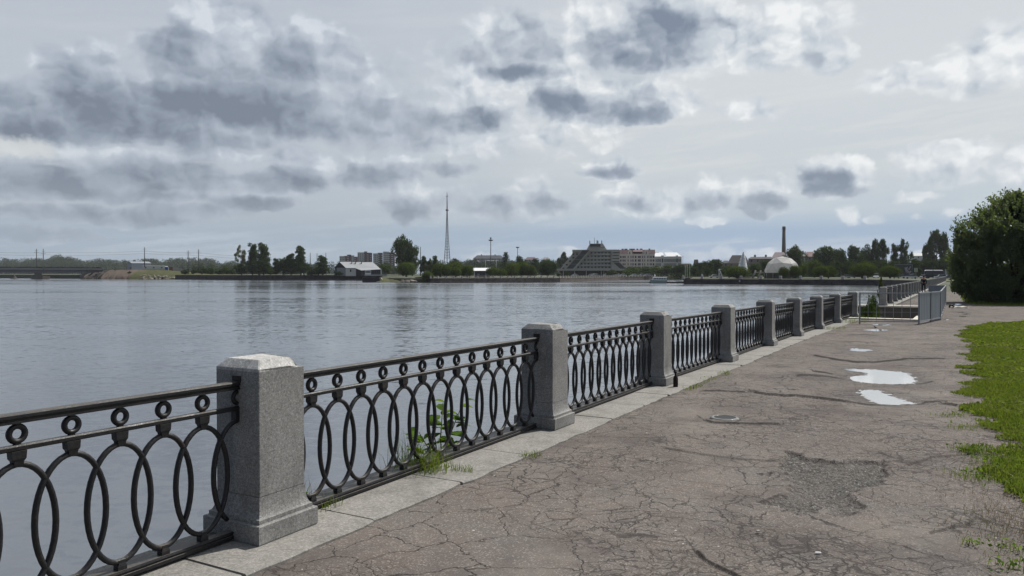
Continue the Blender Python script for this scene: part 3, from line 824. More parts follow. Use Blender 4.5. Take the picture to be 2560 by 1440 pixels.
    # exposed stone in the pothole
    gv = T.voro(g, 62, 'F1', out='Color'); gs = T.new('ShaderNodeSeparateColor'); T.l.new(gv, gs.inputs[0])
    gd = T.voro(g, 62, 'F1')
    gc = T.ramp(gs.outputs[0], [(0.0, (0.06, 0.058, 0.055)), (0.5, (0.12, 0.115, 0.108)), (0.85, (0.17, 0.162, 0.15)), (1.0, (0.30, 0.285, 0.26))])
    gc = T.mix(T.ss(gd, 0.3, 0.7, 0, .8), gc, (0.04, 0.038, 0.037))
    gc = T.mix(T.ss(med, 0.4, 0.65, 0, .6), gc, c)
    c = T.mix(gr, c, gc)
    c = T.mix(T.m('MULTIPLY', dm, 0.8), c, T.vm('MULTIPLY', c, (0.42, 0.42, 0.44)))
    c = T.mix(T.m('MULTIPLY', ck, 0.95), c, (0.014, 0.013, 0.013))
    T.put(b.inputs['Base Color'], c)
    T.put(b.inputs['Roughness'], T.m('SUBTRACT', 0.88, T.m('MULTIPLY', dm, 0.2)))
    b.inputs['Specular IOR Level'].default_value = 0.15
    h = T.m('SUBTRACT', T.m('ADD', T.m('MULTIPLY', fine, 0.5), T.m('MULTIPLY', gd, T.m('MULTIPLY', gr, -2.0))), T.m('MULTIPLY', T.m('MAXIMUM', kk, ck), 1.6))
    bp = T.new('ShaderNodeBump'); bp.inputs['Strength'].default_value = 0.55; bp.inputs['Distance'].default_value = 0.008
    T.put(bp.inputs['Height'], h); T.l.new(bp.outputs[0], b.inputs['Normal'])
    me.materials.append(m)
    o = obj('path', me); o['kind'] = 'structure'
    # puddles: level sheets of rain water in the hollows
    m, T, b = new_mat('rain_water')
    b.inputs['Base Color'].default_value = (0.52, 0.52, 0.52, 1); b.inputs['Metallic'].default_value = 0.48; b.inputs['Roughness'].default_value = 0.03
    b.inputs['IOR'].default_value = 1.8
    for nm, P, zw, px in pud:
        cx = sum(p[0] for p in P) / len(P); cy = sum(p[1] for p in P) / len(P)
        mb = MB(); r = []
        for p in P:
            dx, dy = p[0] - cx, p[1] - cy; L = math.hypot(dx, dy); k = (L + 0.10) / L
            r.append((cx + dx * k, cy + dy * k, zw))
        me = bpy.data.meshes.new('puddle'); me.from_pydata([(x, y, zw) for x, y, _ in r], [], [tuple(range(len(r)))])
        bm = bmesh.new(); bm.from_mesh(me); bmesh.ops.triangulate(bm, faces=bm.faces); bm.to_mesh(me); bm.free()
        if me.polygons[0].normal.z < 0: me.flip_normals()
        q = obj('puddle', me, m); q['kind'] = 'structure'
# stair pit between the two runs of railing
def PITF():
    b1 = POSTS[8]; d = (QA - b1).normalized(); r = Vector((d.y, -d.x, 0))
    a0 = b1 - d * 0.9; a1 = QA - d * 0.35
    return [(a0 - r * 2).to_2d()[:], (a0 + r * 2.75).to_2d()[:], (a1 + r * 2.75).to_2d()[:], (a1 - r * 2).to_2d()[:]], d, r
PIT, PD, PR = PITF()
make_path()

# ------------------------------------------------------------------ land
def ground_mat():
    m, T, b = new_mat('ground')
    g = T.new('ShaderNodeNewGeometry').outputs['Position']
    n = T.noise(g, 0.03, 5, 0.6); n2 = T.noise(g, 0.3, 5, 0.6)
    c = T.mix(T.ss(n, 0.4, 0.6), (0.040, 0.058, 0.020), (0.075, 0.075, 0.050)); c = T.mix(T.ss(n2, 0.4, 0.7, 0, .5), c, (0.05, 0.06, 0.03))
    T.put(b.inputs['Base Color'], c); b.inputs['Roughness'].default_value = 0.95
    return m
M['ground'] = ground_mat()
M['soil'] = plain('bare_soil', (0.125, 0.098, 0.08), 0.95, 0.5, 0.35, bump=0.4)
M['bankgrass'] = plain('rough_bank_grass', (0.075, 0.08, 0.035), 0.95, 0.6, 0.5, bump=0.6)
M['asphalt_far'] = plain('far_asphalt', (0.15, 0.135, 0.125), 0.9, 0.2, 0.8)
def slab(name, pts, z, mat, kind='structure', zb=-3.0):
    mb = MB(); mb.rings([[(x, y, zb) for x, y in pts], [(x, y, z) for x, y in pts]])
    o = mb.build(name, mat)
    if kind: o['kind'] = kind
    return o
def XY(px, D): return ((px - 1280) / FPX * D, D)
CORNER = at(2378, 705, 196).to_2d()[:]            # where the embankment meets the cross quay
CORNER = (QA.x + QD.x * 178, QA.y + QD.y * 178)
# land of the near embankment, right of the railing
NEARLAND = [(POSTS[0].x - FD.x * 30 + 0.6, POSTS[0].y - FD.y * 30 - .3)] + [(p.x + .5, p.y - .3) for p in POSTS] + [PIT[1], PIT[2], (QA.x + .5, QA.y - .3), (CORNER[0] + .5, CORNER[1]), (CORNER[0] + 10, 330), (1500, 330), (1500, -60), (10, -60)]
def near_ground():
    mb = MB()
    vs = [(x, y, float(gz(y)) - 0.10) for x, y in NEARLAND]
    me = bpy.data.meshes.new('ground'); me.from_pydata(vs, [], [tuple(range(len(vs)))])
    bm = bmesh.new(); bm.from_mesh(me); bmesh.ops.triangulate(bm, faces=bm.faces); bmesh.ops.recalc_face_normals(bm, faces=bm.faces)
    if bm.faces[:][0].normal.z < 0: bmesh.ops.reverse_faces(bm, faces=bm.faces)
    bm.to_mesh(me); bm.free()
    o = obj('ground', me, M['ground']); o['kind'] = 'structure'
near_ground()
# far shores: level land behind each quay line
QR = [XY(1709, 272), XY(1900, 262), XY(2190, 240), CORNER]     # cross quay on the right
slab('ground', [XY(1711, 273), XY(1900, 263), XY(2190, 241), (CORNER[0], CORNER[1]), (CORNER[0] + 400, 340), (900, 900), (500, 900), XY(1722, 470), XY(1712, 330)], -0.15, M['ground'])
slab('ground', [XY(1076, 312), XY(1100, 309), XY(1250, 325), XY(1400, 347), XY(1550, 445), XY(1720, 520), (520, 890), (1500, 900), (3000, 3000), (-1500, 3000), (-300, 700), XY(950, 470), XY(960, 345)], -0.2, M['ground'])
slab('ground', [XY(225, 524), XY(440, 516), XY(444, 501), XY(600, 458), XY(905, 456), XY(955, 470), (-100, 900), (-900, 1500), (-800, 900), XY(300, 540)], 0.9, M['ground'])
slab('ground', [(-5500, 3600), XY(50, 3300), XY(55, 1500), XY(196, 1400), XY(300, 900), XY(320, 560), (-200, 1000), (1000, 3600), (-5500, 4600)], -1.4, M['ground'])

def quay(name, label, px, z0, mat, thick=2.0, zb=-3.0):
    """a retaining wall along a line of (px, distance) points with a coping"""
    P = [Vector(XY(*p)) if isinstance(p, tuple) and len(p) == 2 and p[1] > 30 and p[0] > 0 and False else Vector(p) for p in px]
    mb = MB(); r = []
    n = len(P)
    for i, p in enumerate(P):
        d = (P[min(i + 1, n - 1)] - P[max(i - 1, 0)]).normalized(); w = Vector((-d.y, d.x))
        a, b = p, p + w * thick
        r.append([(a.x, a.y, zb), (a.x, a.y, z0 - .35), (a.x - w.x*.08, a.y - w.y*.08, z0 - .34), (a.x - w.x*.08, a.y - w.y*.08, z0), (b.x, b.y, z0), (b.x, b.y, zb)])
    mb.rings(r)
    return tag(mb.build(name, mat), label, 'wall')
def resample(P, step):
    P = [Vector(p) for p in P]; out = []; carry = 0
    for a, b in zip(P, P[1:]):
        L = (b - a).length; t = carry
        while t < L: out.append(a.lerp(b, t / L)); t += step
        carry = t - L
    return out
def post_fence(label, P, step, z, h=1.0, rails=((.85, .05), (.1, .05)), w=.36, name='fence', inset=0.5, group=None, solid=False):
    pts = resample(P, step)
    t = thing(name, label, 'fence', (pts[0].x, pts[0].y, z), 0, group)
    o0 = pts[0]
    pm = MB(); k = w / 2
    pm.rings([[(-a, -a, zz), (a, -a, zz), (a, a, zz), (-a, a, zz)] for a, zz in ((k*1.3, 0), (k*1.3, .12*h), (k, .2*h), (k, .95*h), (k*.75, h))])
    me = pm.mesh('post'); me.materials.append(M['granite_far'])
    for i, p in enumerate(pts):
        d = (pts[min(i+1, len(pts)-1)] - pts[max(i-1, 0)])
        o = obj('post', me, None, t); o.location = (p.x - o0.x, p.y - o0.y, 0); o.rotation_euler.z = math.atan2(d.y, d.x)
    for zc, hh in rails:
        mb = MB()
        mb.tube([(p.x - o0.x, p.y - o0.y, zc * h) for p in pts], hh, 4, smooth=False)
        mb.build('rail', M['iron'], t)
    if solid:
        mb = MB()
        for a, b in zip(pts, pts[1:]):
            L = (b - a).length; n = max(4, int(L / .30))
            for q in range(1, n):
                p = a.lerp(b, q / n); mb.box(p.x - o0.x - .03, p.x - o0.x + .03, p.y - o0.y - .03, p.y - o0.y + .03, .08, .86 * h)
        mb.build('bars', M['iron'], t)
    return t
M['granite_far'] = plain('far_granite', (0.36, 0.34, 0.32), 0.85, 0.15, 1.0)
M['granite_dark'] = plain('dim_granite', (0.07, 0.068, 0.066), 0.85, 0.15, 1.0)
# left shore wall, low and dark
quay('quay_wall', 'long low dark quay wall along the left shore below the poplars', [XY(438, 500), XY(600, 456), XY(905, 454), XY(950, 458)], 0.85, M['wall_dark'])
# mid quay
MIDQ = [XY(1076, 310), XY(1100, 307), XY(1250, 323), XY(1400, 345), XY(1550, 442), XY(1712, 520)]
quay('quay_wall', 'brown stone quay wall below the willow clumps and the stepped hotel', MIDQ, -0.15, M['wallstone_far'])
post_fence('pale stone post fence along the brown quay in front of the willow clumps', [Vector(p) + Vector((0, .8)) for p in MIDQ[:4]], 3.8, -0.15, 1.0, w=.5)
post_fence('pale stone post fence along the quay in front of the stepped hotel', [Vector(p) + Vector((0, .8)) for p in MIDQ[3:]], 3.9, -0.15, 1.0, w=.5)
quay('quay_wall', 'dark stone cross quay wall below the globe willows and white dome', [QR[0], QR[1], QR[2], QR[3]], -0.12, M['wall_dark'])
quay('quay_wall', 'short dark end wall of the cross quay behind the white boat', [XY(1722, 420), XY(1709, 271.9)], -0.15, M['wall_dark'])
post_fence('dark post fence along the cross quay below the dome', [Vector(p) + Vector((0, .8)) for p in QR[:3]], 6.6, -0.12, 1.15, rails=((.7, .05), (.2, .05)), w=.8)

# second run of near railing: posts stay single, panels are one mesh each
def second_run():
    src = [o for o in bpy.data.objects if o.name.startswith('fence_post') and len(o.children) >= 2]
    tm = [c for c in src[6].children if c.name.split('.')[0] in ('base', 'shaft', 'cap')]
    # simple panel mesh
    mb = MB(); L = 3.82; a0, a1 = .18, L - .18; sp = (a1 - a0) / NR
    mb.box(a0, a1, -.028, .028, .876, .92); mb.box(a0, a1, -.02, .02, .752, .778); mb.box(a0, a1, -.03, .03, .012, .056)
    for k in range(1, NR):
        x = a0 + sp * k
        mb.tube([(x + .034*math.cos(2*PI*q/8), 0, .827 + .034*math.sin(2*PI*q/8)) for q in range(8)], .0135, 4, True)
        mb.tube([(x + .172*math.cos(2*PI*q/16), 0, .392 + .298*math.sin(2*PI*q/16)) for q in range(16)], .0145, 4, True)
        mb.box(x-.03, x+.03, -.02, .02, .69, .752); mb.box(x-.02, x+.02, -.02, .02, .05, .1)
    pm = mb.mesh('railing_panel'); pm.materials.append(M['iron'])
    for k in range(44):
        p = QA + QD * (3.82 * k); p.z = 0
        lab = 'grey granite post at the corner of the landing stairs, behind the mesh barrier' if k == 0 else 'granite post in the receding railing beyond the landing stairs'
        t = thing('fence_post', lab, 'fence post', p, math.atan2(QD.y, QD.x), 'granite posts of the receding railing' if k else None)
        for c in tm: 
            d = c.copy(); C.objects.link(d); d.parent = t
        if k < 43:
            o = obj('railing_panel', pm); o.location = p; o.rotation_euler.z = math.atan2(QD.y, QD.x)
            tag(o, 'black iron railing panel in the receding railing beyond the landing stairs', 'railing', 'iron panels of the receding railing')
    # kerb and wall
    mb = MB(); w = Vector((-QD.y, QD.x, 0)); a = QA - QD * .35; b = QA + QD * 178
    r = []
    for p in (a, b):
        q0, q1 = p - w * .5, p + w * .27
        r.append([(q0.x, q0.y, -.2), (q0.x, q0.y, 0), (q1.x, q1.y, 0), (q1.x, q1.y, -.2)])
    mb.rings(r); o = mb.build('kerb', M['kerb_stone']); o['kind'] = 'structure'
    mb = MB(); r = []
    for p in (a, b):
        q0, q1 = p - w * .4, p + w * .25
        r.append([(q0.x, q0.y, -3.1), (q0.x, q0.y, -.03), (q1.x, q1.y, -.03), (q1.x, q1.y, -3.1)])
    mb.rings(r); tag(mb.build('embankment_wall', M['wallstone']), 'stone embankment wall under the receding railing beyond the stairs', 'wall')
second_run()

# ------------------------------------------------------------------ landing stairs and barriers
def landing():
    a0, b0, b1, a1 = [Vector((p[0], p[1], 0)) for p in PIT]
    t = thing('landing_stairs', 'stone landing stairs sunk into the embankment, with pale steps going down to the water', 'stairs', a0.lerp(b1, .5), 0)
    o = t.location
    def wall(nm, p, q, z0, z1, th, mat):
        d = (q - p).normalized(); w = Vector((-d.y, d.x, 0)) * th
        mb = MB(); mb.rings([[(v.x - o.x, v.y - o.y, z) for v in (p, q, q + w, p + w)] for z in (z0, z1)])
        return mb.build(nm, mat, t)
    wall('side_wall', a1, b1, -2.6, -0.05, .3, M['dark_concrete'])
    wall('coping', a1 - PD*.12, b1 - PD*.12, -0.055, 0.03, .75, M['white_concrete'])
    wall('near_coping', a0 + PR*1.55, b0, -0.15, 0.045, -.45, M['white_concrete'])
    wall('side_wall', b0, a0, -2.6, -0.05, .3, M['dark_concrete'])
    wall('back_wall', b1, b0, -2.6, -0.02, .3, M['concrete'])
    # flight: from the land side down towards the water
    mb = MB(); n = 9; L = (b1 - b0).length
    for i in range(n):
        x0 = 2.75 - 0.34 * i; x1 = x0 - 0.34
        z = -0.05 - 0.19 * (i + 0)
        p = [a0 + PR * (x0 + 2) + PD * 0.3, a0 + PR * (x0 + 2) + PD * (L - 1.3), a0 + PR * (x1 + 2) + PD * (L - 1.3), a0 + PR * (x1 + 2) + PD * 0.3]
        mb.rings([[(v.x - o.x, v.y - o.y, zz) for v in p] for zz in (-2.6, z)])
    st = mb.build('steps', M['white_concrete'], t)
    lw = MB(); p = [a0, a0 + PR * 2.5, a1 + PR * 2.5, a1]
    lw.rings([[(v.x - o.x, v.y - o.y, zz) for v in p] for zz in (-3, -1.72)]); lw.build('lower_landing', M['concrete'], t)
landing()

def barrier_panel(name, label, p, q, kind, h=1.12, cat='barrier', group=None):
    d = q - p; L = d.to_2d().length
    t = thing(name, label, cat, p, math.atan2(d.y, d.x), group)
    fr = MB(); r = .022
    for x in (0, L): fr.box(x - r, x + r, -r, r, .0, h)
    fr.box(r, L - r, -r*.9, r*.9, h - .05, h - .006); fr.box(r, L - r, -r*.9, r*.9, .07, .11)
    fr.build('frame', M['galv'], t)
    if kind == 'mesh':
        mb = MB(); n = max(3, round(L / .28))
        for i in range(1, n):
            x = L * i / n; mb.box(x - .006, x + .006, -.006, .006, .10, h - .04)
        for zz in (.42, .74): mb.box(.02, L - .02, -.005, .005, zz - .004, zz + .004)
        mb.build('mesh_bars', M['galv'], t)
    else:
        mb = MB(); n = 14; rs = []
        for i in range(n + 1):
            x = .025 + (L - .05) * i / n; y = .006 * (-1) ** i
            rs.append([(x, y - .004, .11), (x, y + .004, .11), (x, y + .004, h - .05), (x, y - .004, h - .05)])
        mb.rings(rs); mb.build('sheet', M['panel_grey'], t)
    return t
def barriers():
    A = onground(2297, 811); B0 = onground(2150, 808)
    A = at(2297, 811, 27.0); A.z = 0; B0 = at(2149, 808, 27.2); B0.z = 0
    barrier_panel('mesh_barrier', 'see-through galvanised mesh barrier across the landing stairs, after the last railing post', B0, A, 'mesh')
    B = at(2351, 798, 29.4); B.z = 0; m = A.lerp(B, .52)
    barrier_panel('sheet_barrier', 'grey sheet metal barrier panel nearest the camera, joined to the mesh barrier', A, m, 'sheet')
    barrier_panel('sheet_barrier', 'grey sheet metal barrier panel second from the camera', m, B, 'sheet')
    Cc = at(2364, 763, 43.6); Cc.z = 0
    n = 6
    for i in range(n):
        p, q = B.lerp(Cc, i / n), B.lerp(Cc, (i + 1) / n)
        barrier_panel('sheet_barrier', 'grey sheet metal barrier panel in the receding row along the landing stairs', p, q, 'sheet', group='barrier panels in the receding row')
    D = at(2322, 763, 44.4); D.z = 0
    barrier_panel('sheet_barrier', 'grey sheet metal barrier panel closing the far end of the stairs enclosure', Cc, D, 'sheet')
barriers()

# ------------------------------------------------------------------ small things near
def small_things():
    # dark bottle by the third post
    p = onground(1689, 967); t = thing('bottle', 'small dark bottle standing on the kerb beside the third granite post', 'bottle', p)
    mb = MB(); mb.lathe([(.0, 0), (.034, .002), (.035, .01), (.035, .12), (.030, .14), (.015, .165), (.013, .20), (.0, .2005)], 14)
    mb.build('glass_body', M['bottleglass'], t)
    mb = MB(); mb.lathe([(.0, .197), (.016, .198), (.016, .215), (.0, .216)], 12); mb.build('cap', M['dark'], t)
    # red padlock hanging from the railing behind the third post
    p = POSTS[2] + FD * .34 + Vector((0, 0, .80)) + FW * -.03
    t = thing('padlock', 'small red padlock hooked on the railing just behind the third granite post', 'padlock', p, PI/2 - FA)
    mb = MB(); mb.bevbox(-.03, .03, -.014, .014, -.06, 0, .006); mb.build('lock_body', plain('red_enamel', (.32, .02, .02), .4), t)
    mb = MB(); mb.tube([(-.02, 0, -.005), (-.02, 0, .02), (0, 0, .038), (.02, 0, .02), (.02, 0, -.005)], .005, 6); mb.build('shackle', M['galv'], t)
    p = POSTS[7] + FD * 1.6 + Vector((0, 0, .62)) - FW * .05
    t = tag(MB().rings([[(0, -.004, 0), (.09, -.004, .02), (.11, -.004, .16), (.03, -.004, .2)], [(0, .004, 0), (.09, .004, .02), (.11, .004, .16), (.03, .004, .2)]]).build('tag', M['white']), 'small pale tag hanging on the last iron railing panel', 'tag')
    t.location = p; t.rotation_euler.z = PI/2 - FA
    # drain
    p = onground(1812, 1043)
    t = thing('drain', 'small round drain with a pale worn rim sunk into the asphalt', 'drain', (p.x, p.y, float(gz(p.y)) - .004))
    mb = MB(); prof = [(.115, -.03), (.118, .006), (.128, .008), (.152, .001), (.16, -.04)]
    n = 28; rs = [[(r * math.cos(2*PI*k/n) * (1 + .04 * math.sin(3*k)), r * math.sin(2*PI*k/n) * (1 + .05 * math.sin(2*k + 1)), z) for k in range(n)] for r, z in prof]
    mb.rings(rs, cap=False, smooth=True); mb.build('rim', M['wetconcrete'], t)
    mb = MB(); mb.lathe([(0, .0035), (.128, .0035), (.128, -.02), (0, -.02)], 24, smooth=False); mb.build('opening', M['dark'], t)
    # bird
    p = onground(2188, 823)
    t = thing('bird', 'small dark bird standing at the edge of a shallow puddle', 'bird', p, R(200)); t.scale = (.5, .5, .5)
    mb = MB()
    rs = []
    for x, r, z in [(-.16,.006,.10),(-.11,.018,.11),(-.06,.040,.115),(0,.050,.125),(.04,.043,.14),(.07,.030,.165),(.09,.028,.185),(.115,.018,.187),(.125,.006,.184),(.15,.002,.180)]:
        rs.append([(x, r*math.cos(2*PI*k/10), z + r*math.sin(2*PI*k/10)) for k in range(10)])
    mb.rings(rs, smooth=True); mb.build('bird_body', plain('dark_feathers', (.03, .03, .035), .6), t)
    for s in (-1, 1):
        mb = MB(); mb.tube([(0, s*.02, .09), (.01, s*.02, .04), (.0, s*.02, .0), (.03, s*.02, .003)], .004, 5); mb.build('leg', M['dark'], t)
    # litter on the asphalt
    p = onground(2045, 1382); mb = MB(); mb.bevbox(-.017, .017, -.007, .007, .0, .009, .003)
    o = tag(mb.build('litter', M['white']), 'tiny white scrap of litter lying on the asphalt near the bottom', 'litter'); o.location = p + Vector((0, 0, -.004)); o.rotation_euler.z = -.1
    p = onground(1895, 1327); mb = MB(); mb.bevbox(-.013, .013, -.007, .007, .0, .008, .003)
    o = tag(mb.build('litter', M['concrete']), 'small pale chip of stone lying below the pothole', 'litter'); o.location = p + Vector((0, 0, -.004)); o.rotation_euler.z = .6
    # heap of debris beyond the barrier
    p = onground(2392, 770)
    t = thing('debris', 'broken piece of dark and white debris lying on the path beside the barrier', 'debris', p)
    mb = MB(); mb.tube([(-.38, 0, .02), (-.36, .02, .13), (-.22, .03, .15), (-.14, .0, .05), (-.05, 0, .03)], .045, 7); mb.build('dark_loop', M['dark'], t)
    mb = MB(); mb.rings([[(x, -.16, 0), (x, .16, 0), (x, .13, z), (x, -.12, z * .8)] for x, z in [(-.22, .05), (0, .11), (.2, .08), (.42, .10), (.55, .02)]]); mb.build('pale_slab', M['white_concrete'], t)
M['bottleglass'] = plain('brown_glass', (.02, .014, .012), .12, .1)
M['wetconcrete'] = plain('pale_wet_rim', (.22, .22, .215), .2, .25, 20)
small_things()

# ------------------------------------------------------------------ helpers for far things: local x = right, y = away, z = up, in metres
def face_root(name, label, cat, px, D, z, yaw=0.0, group=None):
    x, y = XY(px, D)
    return thing(name, label, cat, (x, y, z), -math.atan2(x, y) + yaw, group)
def hgt(py, D): return EYE.z + (684 - py) / FPX * D          # height of something seen at row py
def wid(px, D): return px / FPX * D
def win_unit(mat, depth=.12, name='window'):
    mb = MB(); mb.box(-.5, .5, -depth, 0.04, 0, 1)
    me = mb.mesh(name); me.materials.append(mat); return me
def windows(root, me, spots, y=0.0, name='window'):
    """spots: (x, z, w, h); each window its own part"""
    for x, z, w, h in spots:
        o = obj(name, me, None, root); o.location = (x, y, z); o.scale = (w, 1, h)
def sbox(mb, x0, x1, y0, y1, z0, z1): return mb.box(x0, x1, y0, y1, z0, z1)

# ------------------------------------------------------------------ bridge on the left
def bridge():
    D = 520
    t = face_root('bridge', 'long low dark girder bridge crossing the water at the left edge', 'bridge', 100, D, WATER)
    zz = lambda py: hgt(py, D) - WATER
    x = lambda px: wid(px - 100, D)
    mb = MB(); mb.box(x(-260), x(236), -3, 7, zz(674), zz(671)); mb.build('deck', plain('pale_deck', (.24, .24, .24), .9), t)
    mb = MB(); mb.box(x(-260), x(203), -2, 6, zz(681.5), zz(674.05))
    for i in range(-40, 34): 
        xx = x(-260) + 3.9 * (i + 40)
        if xx < x(203): mb.box(xx, xx + .25, -2.2, -2.0, zz(681.3), zz(674.1))
    mb.build('girder', plain('bridge_steel', (.12, .13, .145), .7, .2, .3), t)
    mb = MB(); mb.box(x(204.2), x(240), -2, 6, zz(682), zz(674.1)); mb.build('end_span', M['dark_concrete'], t)
    mb = MB()
    n = 90
    for i in range(n + 1):
        xx = x(-260) + (x(236) - x(-260)) * i / n; mb.box(xx - .06, xx + .06, -2.8, -2.6, zz(671), zz(667))
    mb.box(x(-260), x(236), -2.8, -2.65, zz(667.4), zz(666.9)); mb.box(x(-260), x(236), -2.75, -2.68, zz(670), zz(668.3))
    mb.build('railing', M['dark'], t)
    for a, b, mat in ((81, 105.4, M['dark_concrete']), (-140, -112, M['dark_concrete'])):
        pr = MB(); pr.box(x(a), x(b), -4, 6, -1, zz(690.3)); pr.box(x(a) + 2, x(b) - .3, -2, 5, zz(690.2), zz(681.6)); pr.build('pier', mat, t)
    pr = MB(); pr.box(x(105.5), x(121.5), -5, -1, -1, zz(690)); pr.build('pier_block', M['soilstone'], t)
    ab = MB(); ab.box(x(189), x(212), -4, 7, -1, zz(686)); ab.box(x(192), x(206), -3, 6, zz(686), zz(682.1)); ab.build('abutment', M['dark_concrete'], t)
    for px in (99, 226, 303):
        rd = MB(); rd.box(x(px - 2), x(px + 2.5), -2.4, -2.0, zz(671), zz(667.5)); rd.build('red_board', plain('red_board', (.22, .05, .04), .8), t)
M['soilstone'] = plain('brown_stone', (.26, .20, .16), .9, .3, .4)
bridge()
def masts():
    D = 515
    def mast(px, top, base, lab, D=515, z=None, arms=True, grp='catenary masts'):
        z = hgt(base, D) if z is None else z
        t = face_root('mast', lab, 'mast', px, D, z, 0, grp)
        H = hgt(top, D) - z
        mb = MB(); mb.tube([(0, 0, 0), (0, 0, H)], [.34, .22], 6); mb.build('pole', M['mastgrey'], t)
        if arms:
            mb = MB(); mb.box(-1.6, 1.6, -.08, .08, H * .80, H * .80 + .16); mb.box(-1.0, 1.0, -.08, .08, H * .90, H * .90 + .14)
            mb.build('crossarm', M['mastgrey'], t)
        return t
    mast(92, 622, 671, 'tall grey mast on the bridge, left one of the close pair', 522)
    mast(109, 622, 684, 'tall grey mast on the bridge pier, right one of the close pair', 514)
    mast(362, 618, 668, 'tall grey mast rising behind the grey shed', 540)
    mast(471, 626, 672, 'grey mast in front of the wooded ridge, left one of two', 545)
    mast(497, 623, 672, 'grey mast in front of the wooded ridge, right one of two', 540)
    mast(776, 632, 690, 'thin mast just right of the tall leaning poplar', 560, arms=False)
    mast(793, 633, 690, 'thin mast above the bushy trees left of the white house', 560, arms=False)
    mast(815, 632, 690, 'thin mast rising behind the bushy tree left of the white house', 560, arms=False)
    mast(1051.5, 617, 690, 'plain tall thin mast just right of the biggest tree', 500, arms=False)
    # overhead wires, slack between the masts
    W = [(-60, 628, 515), (92, 632, 522), (109, 631, 514), (362, 627.5, 540), (471, 632, 545), (497, 632, 540), (620, 641, 560)]
    for dz, nm in ((0, 'upper pair'), (6, 'lower pair')):
        mb = MB()
        for (a, b, D1), (c, d, D2) in zip(W, W[1:]):
            p, q = at(a, b + dz, D1), at(c, d + dz, D2); pts = []
            for i in range(9):
                f = i / 8; v = p.lerp(q, f); v.z -= 4 * f * (1 - f) * (q - p).length * .012; pts.append(v)
            mb.tube(pts, .055, 4)
        o = tag(mb.build('overhead_wire', M['mastgrey']), ('upper' if dz == 0 else 'lower') + ' overhead wire slung between the masts on the left', 'wire')
M['mastgrey'] = plain('mast_grey', (.12, .125, .13), .7)
masts()
